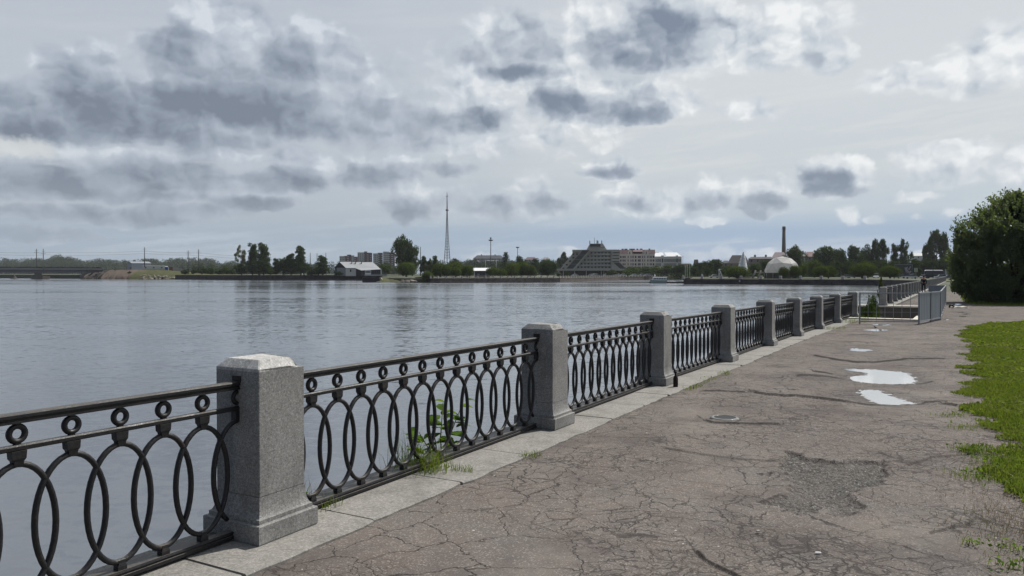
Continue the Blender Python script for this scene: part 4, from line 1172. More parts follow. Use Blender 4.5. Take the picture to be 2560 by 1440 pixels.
def left_shore():
    # low rock in the water
    t = face_root('rock', 'low dark rock breaking the water left of the bridge pier', 'rock', 36, 525, WATER - .1)
    mb = MB(); mb.lathe([(0, 2.9), (.5, 2.7), (.9, 1.75), (1.2, 1.2), (1.7, .75), (2.4, .5), (2.8, .1), (2.8, -.5)], 11); o = mb.build('rock_body', M['dark_concrete'], t); o.scale = (.95, .5, .95)
    # bank of bare soil and rough grass
    rs = np.random.RandomState(5)
    def bank(name, px0, px1, D, ztop, depth, mat, lab, base=698.5, wob=.5, D1=None):
        n = 40; rows = []
        for i in range(n + 1):
            px = px0 + (px1 - px0) * i / n; DD = D + ((D1 or D) - D) * i / n
            x, y = XY(px, DD); e = math.sin(PI * min(1, max(0, i / n)) ) ** .35
            zt = (ztop(px) if callable(ztop) else ztop)
            r = []
            for j, f in enumerate((0, .12, .3, .55, .8, 1.0)):
                z = -2.6 + (zt + 2.6) * (f ** .62)
                r.append((x + rs.uniform(-wob, wob), y + depth * f + rs.uniform(-wob, wob), z + rs.uniform(-.22, .22) * (0 if f == 0 else 1)))
            rows.append(r)
        mb = MB(); mb.rings(rows, cap=False, closed=False, smooth=True)
        o = mb.build(name, mat); o['kind'] = 'structure'; return o
    bank('bank', 203, 268, 507, lambda px: 2.2 + (px - 203) * .03, 11, M['bankstone'], '', wob=.8)
    bank('bank', 250, 345, 506, lambda px: 4.2, 12, M['soil'], '')
    bank('bank', 318, 460, 503, lambda px: 4.4 - max(0, px - 370) * .018, 16, M['bankgrass'], '')
    bank('bank', 440, 560, 498, lambda px: 2.0 - (px - 440) * .008, 26, M['bankgrass'], '', D1=468)
    bank('bank', 936, 1078, 333, lambda px: -.1 + .12 * math.sin(px * .2), 14, M['bankgrass'], '', D1=318)
    # rocks at the foot of the banks
    def rock_mesh(seed):
        r2 = random.Random(seed); bm = bmesh.new(); bmesh.ops.create_icosphere(bm, subdivisions=2, radius=1)
        dirs = [Vector((r2.gauss(0,1), r2.gauss(0,1), r2.gauss(0,1))).normalized() for _ in range(9)]
        for v in bm.verts:
            k = min(1.0, min((.55 + .25 * r2.random() * 0) / max(.001, v.co.dot(d)) if v.co.dot(d) > .55 else 1 for d in dirs)); v.co *= k; v.co.z *= .7
        me = bpy.data.meshes.new('boulder'); bm.to_mesh(me); bm.free(); me.materials.append(M['rock']); return me
    ms = [rock_mesh(i) for i in range(4)]
    for k in range(46):
        px = rs.uniform(352, 440); py = rs.uniform(688, 698.5) if px < 420 else rs.uniform(692, 698)
        D = 500 - (698.5 - py) * -.8
        o = obj('boulder', ms[k % 4]); o.location = at(px, py, D) ; s = rs.uniform(.6, 1.3); o.scale = (s * 1.3, s, s * .8); o.rotation_euler = (0, 0, rs.uniform(0, 6))
        tag(o, 'rough boulder in the rock pile at the foot of the left grass bank', 'boulder', 'boulders below the left grass bank')
    for k in range(26):
        px = rs.uniform(1005, 1060); py = rs.uniform(699, 705)
        o = obj('boulder', ms[k % 4]); o.location = at(px, py, 318 + (705 - py) * .9); s = rs.uniform(.4, .8); o.scale = (s * 1.5, s, s * .8); o.rotation_euler = (0, 0, rs.uniform(0, 6))
        tag(o, 'rough boulder on the shore beside the small round willow at the waterline', 'boulder', 'boulders beside the waterline willow')
    # concrete pier head
    D = 338
    t = face_root('pier_head', 'dark sloped concrete pier head standing in the water below the white house', 'pier', 930, D, WATER)
    mb = MB(); a = wid(25, D); h = hgt(694.5, D) - WATER
    mb.rings([[(-a, -2, -1), (a - .3, -2, -1), (a + 1, 6, -1), (-a, 6, -1)], [(-a + .5, -1.4, h), (a - 1.2, -1.4, h), (a - 1, 5, h), (-a + .5, 5, h)]]); mb.build('pier_block', plain('black_concrete', (.026, .024, .026), .9, .2), t)
    mb = MB(); mb.rings([[(a - .4, -2.05, -1), (a + 1.6, -2.05, -1), (a + 2.2, 6, -1), (a - .2, 6, -1)], [(a - 1.2, -1.5, h + .03), (a - .6, -1.5, h + .03), (a - .2, 5, h + .03), (a - 1, 5, h + .03)]]); mb.build('pale_edge', M['concrete'], t)
    # sheds
    D = 560; z = hgt(674.5, D)
    t = face_root('shed', 'big grey windowless metal shed on the left bank', 'shed', 354, D, z, R(18)); w = wid(23, D)
    mb = MB(); H = hgt(656, D) - z; mb.rings([[(-w, 0, -2), (w, 0, -2), (w, 10, -2), (-w, 10, -2)], [(-w, 0, H - .6), (w, 0, H - .6), (w, 10, H - .6), (-w, 10, H - .6)]]); mb.build('wall', M['shed'], t)
    mb = MB(); mb.prism([(-.2, H - .58), (5, H + .7), (10.2, H - .58)], 'x', -w - .2, w + .2); mb.build('roof', plain('shed_roof', (.26, .28, .31), .7), t)
    t = face_root('cabin', 'long low white site cabin in front of the grey shed', 'cabin', 385, 548, hgt(675, 548), 0); w = wid(25.5, 548); H = 3.1
    mb = MB(); mb.bevbox(-w, w, 0, 2.6, -1, H, .1); mb.build('wall', plain('cabin_white', (.50, .52, .50), .7), t)
    mb = MB(); mb.box(-w, w, -.03, .0, -.4, .8); mb.build('skirting', plain('cabin_skirt', (.32, .33, .33), .8), t)
    windows(t, win_unit(M['glass']), [(-w + 2 + i * 5.2, 1.3, .9, .9) for i in range(3)])
    t = face_root('portable_toilet', 'blue portable toilet cabin with a white roof', 'toilet cabin', 416.5, 546, hgt(675.3, 546)); 
    mb = MB(); mb.box(-1.05, 1.05, 0, 1.5, -.6, 2.3); mb.build('wall', plain('blue_plastic', (.03, .09, .30), .5), t)
    mb = MB(); mb.rings([[(-1.2, -.1, 2.3), (1.2, -.1, 2.3), (1.2, 1.6, 2.3), (-1.2, 1.6, 2.3)], [(-.7, .2, 2.95), (.7, .2, 2.95), (.7, 1.3, 2.95), (-.7, 1.3, 2.95)]]); mb.build('roof', M['white'], t)
    mb = MB(); mb.box(1.06, 1.5, .0, 1.4, -.6, 2.2); mb.build('pale_side', M['white'], t)
    t = face_root('shed', 'low reddish shed with a pale wall right of the blue toilet cabin', 'shed', 438, 556, hgt(675, 556)); w = wid(16, 556)
    mb = MB(); mb.box(-w, -w + 3, 0, 4, -1, 2.2); mb.build('brick_wall', plain('brick', (.15, .07, .06), .9), t)
    mb = MB(); mb.box(-w + 3, w * .55, .2, 4, -1, 2.1); mb.build('pale_wall', plain('pale_wall', (.30, .28, .26), .9), t)
    mb = MB(); mb.box(w * .55, w, .2, 4, -1, 1.6); mb.build('end_wall', plain('grey_wall', (.26, .25, .24), .9), t)
M['bankstone'] = plain('dark_bank_stone', (.06, .052, .045), .95, .6, .5, bump=.6)
M['shed'] = plain('shed_sheet', (.30, .33, .38), .6, .06, .3)
M['rock'] = plain('rock', (.26, .23, .20), .9, .4, .8)
left_shore()

# ------------------------------------------------------------------ town on the far shore
M['beige'] = plain('beige_concrete', (.42, .395, .355), .9, .14, .25)
M['beige_dark'] = plain('ribbed_dark_facade', (.055, .06, .06), .6, .3, .2)
M['pink'] = plain('pink_stucco', (.68, .61, .57), .9, .1, .2)
M['cream'] = plain('pale_stucco', (.52, .52, .50), .9, .08, .2)
M['maroon'] = plain('maroon_roof', (.06, .026, .03), .55, .25, .3)
M['tinroof'] = plain('bright_tin_roof', (.86, .86, .86), .3, .04, .3)
M['greyroof'] = plain('grey_roof', (.40, .41, .42), .5, .12, .3, metal=.15)
M['brickred'] = plain('dark_red_brick', (.16, .065, .06), .9, .2, .3)
M['blockgrey'] = plain('pale_block_panel', (.42, .42, .43), .9, .08, .2)
M['stack'] = plain('chimney_brick', (.115, .095, .085), .9, .25, .2)
M['tower_steel'] = plain('tower_steel', (.16, .14, .15), .6, .2, .1)
M['dimroof'] = plain('dim_flat_roof', (.12, .125, .13), .8)
WIN = win_unit(M['glass']); WIN2 = win_unit(M['dark'])

def hotel():
    D = 560
    t = face_root('hotel', 'stepped beige concrete hotel with sloping glass wing and flat canopy', 'hotel', 1470, D, -.2)
    X = lambda px: wid(px - 1470, D); Zp = lambda py: hgt(py, D) + .2
    # main stepped body: front silhouette swept back
    body = MB()
    top = Zp(625); bl = Zp(673)
    body.prism([(X(1400), bl), (X(1431), Zp(634)), (X(1431), top), (X(1547), top), (X(1547), Zp(656)), (X(1566), bl)], 'y', 1.2, 22)
    body.build('wall', M['beige'], t)
    # projecting balcony bands, one per storey (shadow gaps between)
    n = 6
    zs = [Zp(y) for y in (632.3, 641.2, 650.3, 659.4, 668.4)]
    for i, z in enumerate(zs):
        mb = MB(); y0 = 628.8 + 9.05 * i
        zt = Zp(y0 + 6.2 - 2.0); zb = Zp(y0 + 9.0 - 0.6)
        xl = X(1477 - 9.3 * i + 4)
        mb.box(xl, X(1527), -.5, 1.25, Zp(y0 + 9.1), Zp(y0 + 5.2)); mb.build('balcony', M['beige'], t)
        x0 = X(1479 - 8.4 * i); k = int((X(1523) - x0) / 2.45)
        for q in range(k + 1):
            x = x0 + (X(1523) - x0) * q / max(1, k)
            o = obj('window', WIN, None, t); o.location = (x, 1.15, Zp(y0 + 5.3)); o.scale = (1.35, 1, Zp(y0 + 1.0) - Zp(y0 + 5.3))
        # left wing windows
        wl = [(1433, 634), (1443, 634), (1434, 643), (1427, 652), (1417, 661), (1405, 671)]
    mb = MB(); mb.box(X(1431) - .1, X(1547) + .1, -.6, 1.3, Zp(629.0), top + .25); mb.build('parapet', M['beige'], t)
    for (px, py) in ((1433, 635.5), (1442.5, 635.5), (1433.5, 644.5), (1425, 653), (1417, 662), (1408.5, 671)):
        mb = MB(); mb.box(X(px - 3.2), X(px + 3.2), -.2, 1.25, Zp(py + 2.4), Zp(py + 1.6)); mb.build('balcony', M['beige'], t)
        o = obj('window', WIN2, None, t); o.location = (X(px), 1.15, Zp(py + 1.5)); o.scale = (1.5, 1, 1.0)
    # sloping dark facade strip with pale edges
    def strip(nm, a, b, c, d, ya, yb, mat):
        mb = MB(); mb.prism([(X(a[0]), Zp(a[1])), (X(b[0]), Zp(b[1])), (X(c[0]), Zp(c[1])), (X(d[0]), Zp(d[1]))], 'y', ya, yb); mb.build(nm, mat, t)
    strip('sloping_glazing', (1416, 671.5), (1456, 626), (1473, 626), (1433, 671.5), -.9, 1.1, M['beige_dark'])
    strip('slope_edge', (1413.5, 671.6), (1454, 626), (1456, 626), (1416, 671.6), -1.4, 1.1, M['beige'])
    strip('slope_edge', (1433, 671.6), (1473, 626), (1476, 626), (1438.5, 671.6), -1.4, 1.1, M['beige'])
    for q in (.25, .5, .75):
        a = (1416 + 40 * q, 671.5 - 45.5 * q); mb = MB(); mb.box(X(a[0]), X(a[0] + 17), -1.1, -.85, Zp(a[1] + .5), Zp(a[1])); mb.build('ledge', M['beige'], t)
    # right block with bands
    mb = MB(); mb.box(X(1528), X(1547.5), -1.0, 1.2, Zp(660), top); mb.build('right_bay', M['beige'], t)
    for i in range(4):
        y0 = 631 + 7.2 * i; mb = MB(); mb.box(X(1530.5), X(1547.6), -1.08, -.9, Zp(y0 + 2.2), Zp(y0)); mb.build('window_band', M['dark'], t)
    strip('sloping_wing', (1529, 657), (1548, 656.3), (1566, 672), (1548, 672), -1.6, 1.1, M['beige_dark'])
    strip('slope_edge', (1529, 656.3), (1531, 656), (1549.5, 672), (1546, 672), -2.0, 1.1, M['beige'])
    strip('slope_edge', (1547, 656), (1549, 656), (1567.5, 672), (1564.5, 672), -2.0, 1.1, M['beige'])
    strip('slope_base', (1527.5, 658), (1529, 657), (1546, 672), (1527.5, 672), -1.5, 1.1, M['beige'])
    # roof house
    mb = MB(); mb.prism([(X(1466), top + .2), (X(1474.5), Zp(608.6)), (X(1507), Zp(608.6)), (X(1517), top + .2)], 'y', 4, 16); mb.build('roof_house', M['beige'], t)
    mb = MB(); mb.box(X(1475), X(1501), 3.6, 4.2, Zp(616.5), Zp(609.6)); mb.build('roof_window', M['beige_dark'], t)
    mb = MB(); mb.box(X(1475), X(1512), 2.5, 2.7, Zp(620.5), Zp(617)); mb.build('roof_rail', M['panel_grey'], t)
    for px, py in ((1474.5, 600.5), (1486, 593), (1492.5, 600), (1495, 600.5), (1504.5, 600.5)):
        mb = MB(); mb.tube([(X(px), 7, Zp(610)), (X(px), 7, Zp(py))], .15 if py < 595 else .35, 5); mb.build('aerial', M['mastgrey'], t)
    # ground floor and canopy
    mb = MB(); mb.box(X(1401), X(1570), 2.5, 20, -.5, Zp(673)); mb.build('ground_floor', M['dark'], t)
    mb = MB(); mb.box(X(1391), X(1589), -5, 20, Zp(676.6), Zp(671.8)); mb.build('canopy', M['beige'], t)
    for px in (1409, 1437, 1466, 1502.5, 1508.5, 1532, 1556, 1561, 1585):
        mb = MB(); mb.tube([(X(px), -4, -.5), (X(px), -4, Zp(676.6))], .3, 6); mb.build('column', M['beige'], t)
hotel()

def arched_gable(mb, x, w, z0, z1, y0, y1, n=10):
    pts = [(x - w, z0), (x - w, z0 + (z1 - z0) * .45)]
    pts += [(x - w * .8 * math.cos(PI * k / n), z0 + (z1 - z0) * .45 + (z1 - z0) * .55 * math.sin(PI * k / n)) for k in range(n + 1)]
    pts += [(x + w, z0 + (z1 - z0) * .45), (x + w, z0)]
    mb.prism(pts, 'y', y0, y1)
def pink_house():
    D = 600
    t = face_root('apartment_house', 'pale pink apartment house with curved gables and a maroon roof', 'house', 1592, D, -.3)
    X = lambda px: wid(px - 1592, D); Z = lambda py: hgt(py, D) + .3
    mb = MB(); mb.box(X(1546), X(1636), 0, 16, -.5, Z(634)); mb.build('wall', M['pink'], t)
    mb = MB(); mb.prism([(-.4, Z(634)), (4, Z(624)), (13, Z(624)), (16.4, Z(634))], 'x', X(1545), X(1637)); rf = mb.build('roof', M['maroon'], t)
    for a, b in ((1554, 1559), (1561, 1568.5), (1573, 1587), (1591, 1595.5), (1599.5, 1606), (1621, 1625)):
        m2 = MB(); m2.box(X(a), X(b), 5, 7, Z(624.5), Z(621.2)); m2.build('chimney', M['maroon'], rf)
    for px in (1575, 1615.5):
        m2 = MB(); arched_gable(m2, X(px), wid(5.6, D), Z(637), Z(624.3), -.8, 1.5); m2.build('gable', M['pink'], t)
        m2 = MB(); m2.box(X(px - 5.5), X(px + 5.5), -.6, 0, -.5, Z(637)); m2.build('bay', M['pink'], t)
        o = obj('window', WIN, None, t); o.location = (X(px - .5), -.72, Z(635.5)); o.scale = (.7, 1, 1.9)
    for a, b in ((1583, 1606),):
        m2 = MB(); m2.prism([(-.9, Z(629.5)), (4, Z(624.3)), (4, Z(629.5))], 'x', X(a), X(b)); m2.build('roof_slope', plain('pink_roof', (.15, .095, .105), .6), t)
    xs = [1551, 1553.2, 1557.5, 1560, 1563, 1570.5, 1577.5, 1580.5, 1583, 1588, 1590, 1595.5, 1598, 1600.5, 1606, 1611.5, 1618.5, 1621, 1625, 1628, 1632, 1634]
    for row in (640, 649, 658.5, 667):
        for px in xs:
            yy = -.62 if abs(px - 1575) < 5 or abs(px - 1615.5) < 5 else -.02
            o = obj('window', WIN, None, t); o.location = (X(px), yy, Z(row + 5)); o.scale = (.62, 1, 1.65)
    for z in (646.5, 656):
        m2 = MB(); m2.box(X(1546), X(1636), -.15, 0, Z(z + .6), Z(z)); m2.build('cornice', M['pink'], t)
pink_house()
def white_house():
    D = 640
    t = face_root('apartment_house', 'pale apartment house with shining tin roof right of the pink house', 'house', 1670, D, -.3)
    X = lambda px: wid(px - 1670, D); Z = lambda py: hgt(py, D) + .3
    mb = MB(); mb.box(X(1637), X(1703), 0, 16, -.5, Z(642)); mb.build('wall', M['cream'], t)
    mb = MB(); mb.box(X(1653), X(1659.5), -.7, 0, -.5, Z(638.5)); mb.build('bay', M['cream'], t)
    mb = MB(); mb.box(X(1690), X(1694), -.7, 0, -.5, Z(638.5)); mb.build('bay', M['cream'], t)
    for a, b, c, d in ((1628, 1656, 1637, 1661), (1661, 1682, 1666, 1690), (1681, 1692, 1691, 1702.5)):
        m2 = MB(); m2.rings([[(X(c), -.5, Z(641)), (X(d), -.5, Z(641)), (X(d), 14, Z(641)), (X(c), 14, Z(641))], [(X(a), 6, Z(630.8)), (X(b), 6, Z(630.8)), (X(b), 12, Z(630.8)), (X(a), 12, Z(630.8))]]); m2.build('roof', M['tinroof'], t)
    mb = MB(); mb.box(X(1638), X(1647), 7, 9, Z(631), Z(629.8)); mb.build('chimney', M['maroon'], t)
    for row, h in ((650, 3.4), (660.5, 3.4)):
        k = 0
        for px in np.arange(1640.5, 1702, 2.75):
            if 1654 < px < 1659 or 1690 < px < 1694: continue
            o = obj('window', WIN, None, t); o.location = (X(px), -.02, Z(row + 5)); o.scale = (.5, 1, h * .72)
    for px in (1656.3, 1692):
        o = obj('window', WIN, None, t); o.location = (X(px), -.72, Z(656)); o.scale = (1.0, 1, 3.2)
white_house()

def house_left():
    D = 452
    t = face_root('house', 'low white house with a broad grey tin roof on the left shore', 'house', 893, D, .85)
    X = lambda px: wid(px - 893, D); Z = lambda py: hgt(py, D) - .85
    mb = MB(); mb.box(X(865), X(890), 0, 9, -.5, Z(670.2)); mb.build('white_wall', plain('white_stucco', (.60, .60, .55), .9, .08), t)
    mb = MB(); mb.prism([(X(837), -.4), (X(838), Z(668)), (X(849.5), Z(655)), (X(865), Z(670.2)), (X(865), -.4)], 'y', .25, 9); mb.build('gable_wall', plain('grey_boards', (.10, .11, .13), .9, .3), t)
    mb = MB(); mb.prism([(X(839), Z(669)), (X(850), Z(656.5)), (X(863), Z(669.5))], 'y', -.05, .24); mb.build('gable_boards', M['dark'], t)
    mb = MB(); mb.box(X(844), X(865), .1, .24, -.4, Z(669.5)); mb.build('gable_lower', plain('grey_plaster', (.25, .26, .28), .9), t)
    rf = MB()
    rf.rings([[(X(865.5), -.5, Z(670.5)), (X(889), -.5, Z(670.5)), (X(889), -.5, Z(669.9)), (X(865.5), -.5, Z(669.9))], [(X(849.5), 6, Z(654.9)), (X(881), 6, Z(654.9)), (X(881), 6, Z(654.3)), (X(849.5), 6, Z(654.3))]])
    r1 = rf.build('roof', M['greyroof'], t)
    rf = MB(); rf.rings([[(X(889.1), -.5, Z(671.5)), (X(949), -1.2, Z(671.5)), (X(949), -1.2, Z(671)), (X(889.1), -.5, Z(671))], [(X(881.1), 6, Z(655.5)), (X(932), 6, Z(655.5)), (X(932), 6, Z(655)), (X(881.1), 6, Z(655))]])
    rf.build('roof', M['greyroof'], t)
    rf = MB(); rf.rings([[(X(903), -4, Z(676.5)), (X(952), -4, Z(673.5)), (X(952), -4, Z(673)), (X(903), -4, Z(676))], [(X(890), -.4, Z(671.4)), (X(949), -1.0, Z(671.4)), (X(949), -1.0, Z(670.9)), (X(890), -.4, Z(670.9))]])
    rf.build('porch_roof', M['greyroof'], t)
    for px in (880, 889, 904):
        m2 = MB(); m2.box(X(px - 1), X(px + 1), 4, 5, Z(659), Z(653)); m2.build('chimney', M['stack'], r1)
    mb = MB(); mb.box(X(890), X(903), -.2, 8, -.4, Z(671.5)); mb.build('brown_wall', plain('brown_boards', (.06, .055, .06), .9), t)
    mb = MB(); mb.box(X(903), X(951), -2.5, 8, -.4, Z(674.5)); mb.build('dark_wall', plain('dim_wall', (.10, .10, .10), .9), t)
    mb = MB(); mb.box(X(912), X(926.5), -3.9, -2.6, -.4, Z(675.2)); mb.build('white_porch', M['white'], t)
    windows(t, WIN2, [(X(914.5 + i * 3.2), Z(682.4), .52, 1.2) for i in range(4)], y=-3.85)
    windows(t, WIN2, [(X(877), Z(680), .75, 1.4)], y=-.05)
    windows(t, WIN, [(X(932 + i * 5), Z(684), .9, 1.9) for i in range(4)], y=-2.55)
    mb = MB(); mb.box(X(950.5), X(953.6), -3.5, 4, -.4, Z(672.8)); mb.build('end_wall', M['cream'], t)
    mb = MB(); mb.box(X(911), X(966), -6.5, -6.2, -.4, Z(686.2)); mb.build('terrace_wall', plain('pale_terrace', (.36, .37, .36), .9), t)
house_left()

def block_flats():
    M['balc'] = M['dark']
    specs = [  # px0, px1, top, D, label, parts [(a,b,top,mat)]
     (849, 896, 640, 1180, 'red and white block of flats, leftmost and lowest of the three', [(849.5, 862, 641, 'blockgrey'), (860, 870, 640.2, 'brickred'), (868, 878, 637, 'brickred'), (877, 885.5, 639, 'blockgrey'), (885, 896, 642, 'brickred')]),
     (894, 931, 630, 1120, 'red and white block of flats, middle one of the three and tallest', [(894.5, 910, 631.5, 'blockgrey'), (908, 926, 632, 'brickred'), (910.5, 918, 629, 'dark'), (925, 930.5, 632.3, 'brickred')]),
     (933, 988, 630, 1100, 'grey and red block of flats partly behind the biggest tree', [(933.5, 946, 634.2, 'blockgrey'), (945, 957, 632.4, 'brickred'), (958, 972, 629.4, 'blockgrey'), (970, 987, 631, 'brickred')]),
    ]
    for a, b, tp, D, lab, ps in specs:
        c = (a + b) / 2
        t = face_root('block_of_flats', lab, 'flats', c, D, 0, 0, None); X = lambda px: wid(px - c, D); Z = lambda py: hgt(py, D)
        for i, (p, q, top, mat) in enumerate(ps):
            mb = MB(); mb.box(X(p), X(q), i * .7, 14 + i, -2, Z(top)); mb.build('wall', M[mat], t)
            mb = MB(); mb.box(X(p) - .2, X(q) + .2, i * .7 - .25, i * .7 + .6, Z(top), Z(top - .6)); mb.build('parapet', M['blockgrey'], t)
            if mat != 'dark':
                n = max(2, int((q - p) / 4))
                for r in range(9):
                    zt = Z(top) - 2.9 - 2.9 * r
                    if zt < Z(668): break
                    for k in range(n):
                        x = X(p) + (X(q) - X(p)) * (k + .5) / n
                        if mat == 'brickred' and k % 2 == 0:
                            o = obj('balcony', BALC, None, t); o.location = (x, i * .7 - .9, zt - .8); o.scale = (2.6, 1, 1.1)
                            o = obj('window', WIN2, None, t); o.location = (x, i * .7, zt + .2); o.scale = (2.4, 1, 1.4)
                        else:
                            o = obj('window', WIN, None, t); o.location = (x, i * .7, zt); o.scale = (1.3, 1, 1.5)
mbb = MB(); mbb.box(-.5, .5, 0, .9, 0, 1); BALC = mbb.mesh('balcony'); BALC.materials.append(M['blockgrey'])
block_flats()

def tv_tower():
    D = 1000
    t = face_root('lattice_tower', 'tall red and white lattice broadcasting tower with a thin spire', 'tower', 1118, D, 0)
    Z = lambda py: hgt(py, D)
    prof = [(662, 13.5), (645, 11.3), (640, 10.6), (610, 7.2), (580, 4.6), (560, 3.4), (540, 2.1), (527, 1.4)]   # half px width *.. metres below
    sides = [(-1, -1), (1, -1), (1, 1), (-1, 1)]
    H = [Z(p) for p, _ in prof]; W = [w * D / FPX * .88 for _, w in prof]
    def at_h(z): return float(np.interp(z, H, W)) * .5 * 1.9
    mb = MB()
    for sx, sy in sides:
        mb.tube([(sx * at_h(z) * .72, sy * at_h(z) * .72, z) for z in H], [.40] * 3 + [.32] * 5, 4, smooth=False)
    mb.build('leg_frame', M['tower_steel'], t)
    levels = [Z(p) for p in (645, 638, 631, 624, 617, 610, 603, 596, 589, 582, 575, 568, 561, 554, 547, 540)]
    for i, z in enumerate(levels):
        w = at_h(z) * .72; m2 = MB(); r = .26 if i % 3 == 0 else .17
        m2.tube([(-w, -w, z), (w, -w, z), (w, w, z), (-w, w, z)], r, 4, True, smooth=False)
        if i < len(levels) - 1:
            z2 = levels[i + 1]; w2 = at_h(z2) * .72; cm = [((-1, -1), (1, -1)), ((1, -1), (1, 1)), ((1, 1), (-1, 1)), ((-1, 1), (-1, -1))]
            for (a, b) in cm:
                m2.tube([(a[0]*w, a[1]*w, z), ((a[0]+b[0])/2*w2, (a[1]+b[1])/2*w2, z2), (b[0]*w, b[1]*w, z)], .11, 3, smooth=False)
        m2.build('brace', M['tower_steel'], t)
    m2 = MB(); m2.tube([(0, 0, 0), (0, 0, Z(527))], .5, 5); m2.build('core', M['tower_steel'], t)
    m2 = MB(); m2.tube([(0, 0, Z(527.5)), (0, 0, Z(524))], 1.9, 8); m2.tube([(0, 0, Z(524)), (0, 0, Z(491))], [.75, .5], 6); m2.tube([(0, 0, Z(491.5)), (0, 0, Z(490.5))], 1.4, 8); m2.tube([(0, 0, Z(490)), (0, 0, Z(481))], [.5, .3], 5); m2.build('spire', M['tower_steel'], t)
tv_tower()
def chimneys():
    for px, top, w0, w1, D, lab in ((1959, 567, 4.8, 3.6, 700, 'tall brown brick chimney stack with a banded top, left of two chimneys'), (2385, 600.5, 2.9, 2.2, 800, 'distant brick chimney stack beside the near willow')):
        t = face_root('chimney_stack', lab, 'chimney', px, D, 0); H = hgt(top, D)
        mb = MB(); mb.lathe([(wid(w0 + 1, D), 0), (wid(w0, D), hgt(625, D)), (wid(w1, D), H)], 14); mb.build('shaft', M['stack'], t)
        mb = MB(); mb.lathe([(wid(w1, D), H - 2.2), (wid(w1 * 1.13, D), H - 2), (wid(w1 * 1.13, D), H + .2), (wid(w1 * .7, D), H + .25)], 14); mb.build('crown_band', M['stack'], t)
        if D == 700:
            mb = MB(); mb.lathe([(wid(w1 * 1.25, D), hgt(573.5, D)), (wid(w1 * 1.55, D), hgt(573.4, D)), (wid(w1 * 1.55, D), hgt(572.6, D)), (wid(w1 * 1.1, D), hgt(572.5, D))], 14); mb.build('gallery', M['dark'], t)
chimneys()
def light_masts():
    for px, top, base, D, r, lab in ((1227, 597, 690, 470, .32, 'tall floodlight mast with two lamp rings left of the conifer'), (1294, 617, 690, 600, .3, 'shorter floodlight mast with one lamp ring right of the conifer')):
        t = face_root('light_mast', lab, 'light mast', px, D, 0); H = hgt(top, D)
        mb = MB(); mb.tube([(0, 0, 0), (0, 0, H)], [r, r * .7], 7); mb.build('pole', M['mastgrey'], t)
        mb = MB(); mb.lathe([(.3, H - 1.0), (1.35, H - .7), (1.5, H - .2), (.3, H)], 10) if D != 470 else mb.lathe([(.3, H - 1.4), (1.3, H - 1.2), (1.4, H - .6), (.3, H - .5), (.3, H + .1), (.55, H + .15), (.5, H + .7), (.1, H + .9)], 10)
        mb.build('lamp_ring', M['mastgrey'], t)
    for px, top, D, lab in ((1213.5, 648, 470, 'thin pale lamp post left of the floodlight mast'), (1240.5, 647.5, 470, 'thin pale lamp post right of the floodlight mast'), (1707, 641, 700, 'thin grey lamp post right of the pale apartment house')):
        t = face_root('lamp_post', lab, 'lamp post', px, D, 0); H = hgt(top, D)
        mb = MB(); mb.tube([(0, 0, 0), (0, 0, H)], .16, 6); mb.build('pole', M['galv'], t)
        mb = MB(); mb.box(-.5, .5, -.2, .2, H, H + .25); mb.build('lamp_head', M['galv'], t)
    for i, px in enumerate((1713, 1718, 1724)):
        t = face_root('flagpole', 'pale bare flagpole standing behind the cross quay, %s of three' % ('left', 'middle', 'right')[i], 'flagpole', px, 330, -.15); H = hgt(665 - i * 2, 330)
        mb = MB(); mb.lathe([(.14, 0), (.09, H), (.12, H + .02), (.1, H + .2), (.01, H + .3)], 8); mb.build('pole', M['white'], t)
        mb = MB(); mb.lathe([(.3, 0), (.3, .3), (.16, .35)], 8); mb.build('foot', M['concrete'], t)
light_masts()

def generic_building(lab, px0, px1, top, D, roof_h, wall, roof, rows=2, step=3.0, base=690, kind='building', hip=True, chim=0, z=0):
    c = (px0 + px1) / 2
    t = face_root(kind, lab, 'building', c, D, z); w = wid((px1 - px0) / 2, D); H = hgt(top, D) - z
    mb = MB(); mb.box(-w, w, 0, 14, -2, H - roof_h); mb.build('wall', wall, t)
    mb = MB(); k = min(roof_h * 1.2, w * .4) if hip else 0
    mb.rings([[(-w - .3, -.4, H - roof_h), (w + .3, -.4, H - roof_h), (w + .3, 14.4, H - roof_h), (-w - .3, 14.4, H - roof_h)], [(-w + k, 6, H), (w - k, 6, H), (w - k, 8, H), (-w + k, 8, H)]]); rf = mb.build('roof', roof, t)
    for q in range(chim):
        m2 = MB(); x = -w + 2 * w * (q + .6) / (chim + .3); m2.box(x - .7, x + .7, 5.5, 7, H - .6, H + 1.5); m2.build('chimney', M['stack'], rf)
    n = max(1, int(2 * w / step))
    for r in range(rows):
        zt = H - roof_h - 2.3 - 3.1 * r
        if zt < .6: break
        for k in range(n):
            o = obj('window', WIN, None, t); o.location = (-w + 2 * w * (k + .5) / n, -.02, zt); o.scale = (1.1, 1, 1.6)
    return t
generic_building('dark long building on the ridge behind the taller floodlight mast', 1183, 1262, 638, 1150, 5, plain('dim_block', (.20, .20, .22), .9), plain('dim_roof', (.09, .10, .115), .8), 3, 5, chim=2)
generic_building('pale town building with rows of windows behind the low white-roofed hut', 1172, 1200, 651, 900, 1.2, plain('pale_block', (.33, .34, .36), .9), M['dimroof'], 4, 3.5)
generic_building('grey building with windows seen through trees right of the floodlight mast', 1216, 1250, 650, 900, 1.2, plain('grey_block', (.20, .21, .22), .9), M['dimroof'], 4, 3.5)
generic_building('distant house with a dull pink roof between the conifer and the hotel', 1312, 1343, 642.5, 1000, 3.5, plain('faint_wall', (.28, .26, .26), .9), plain('dull_pink_roof', (.16, .12, .125), .8), 2, 4)
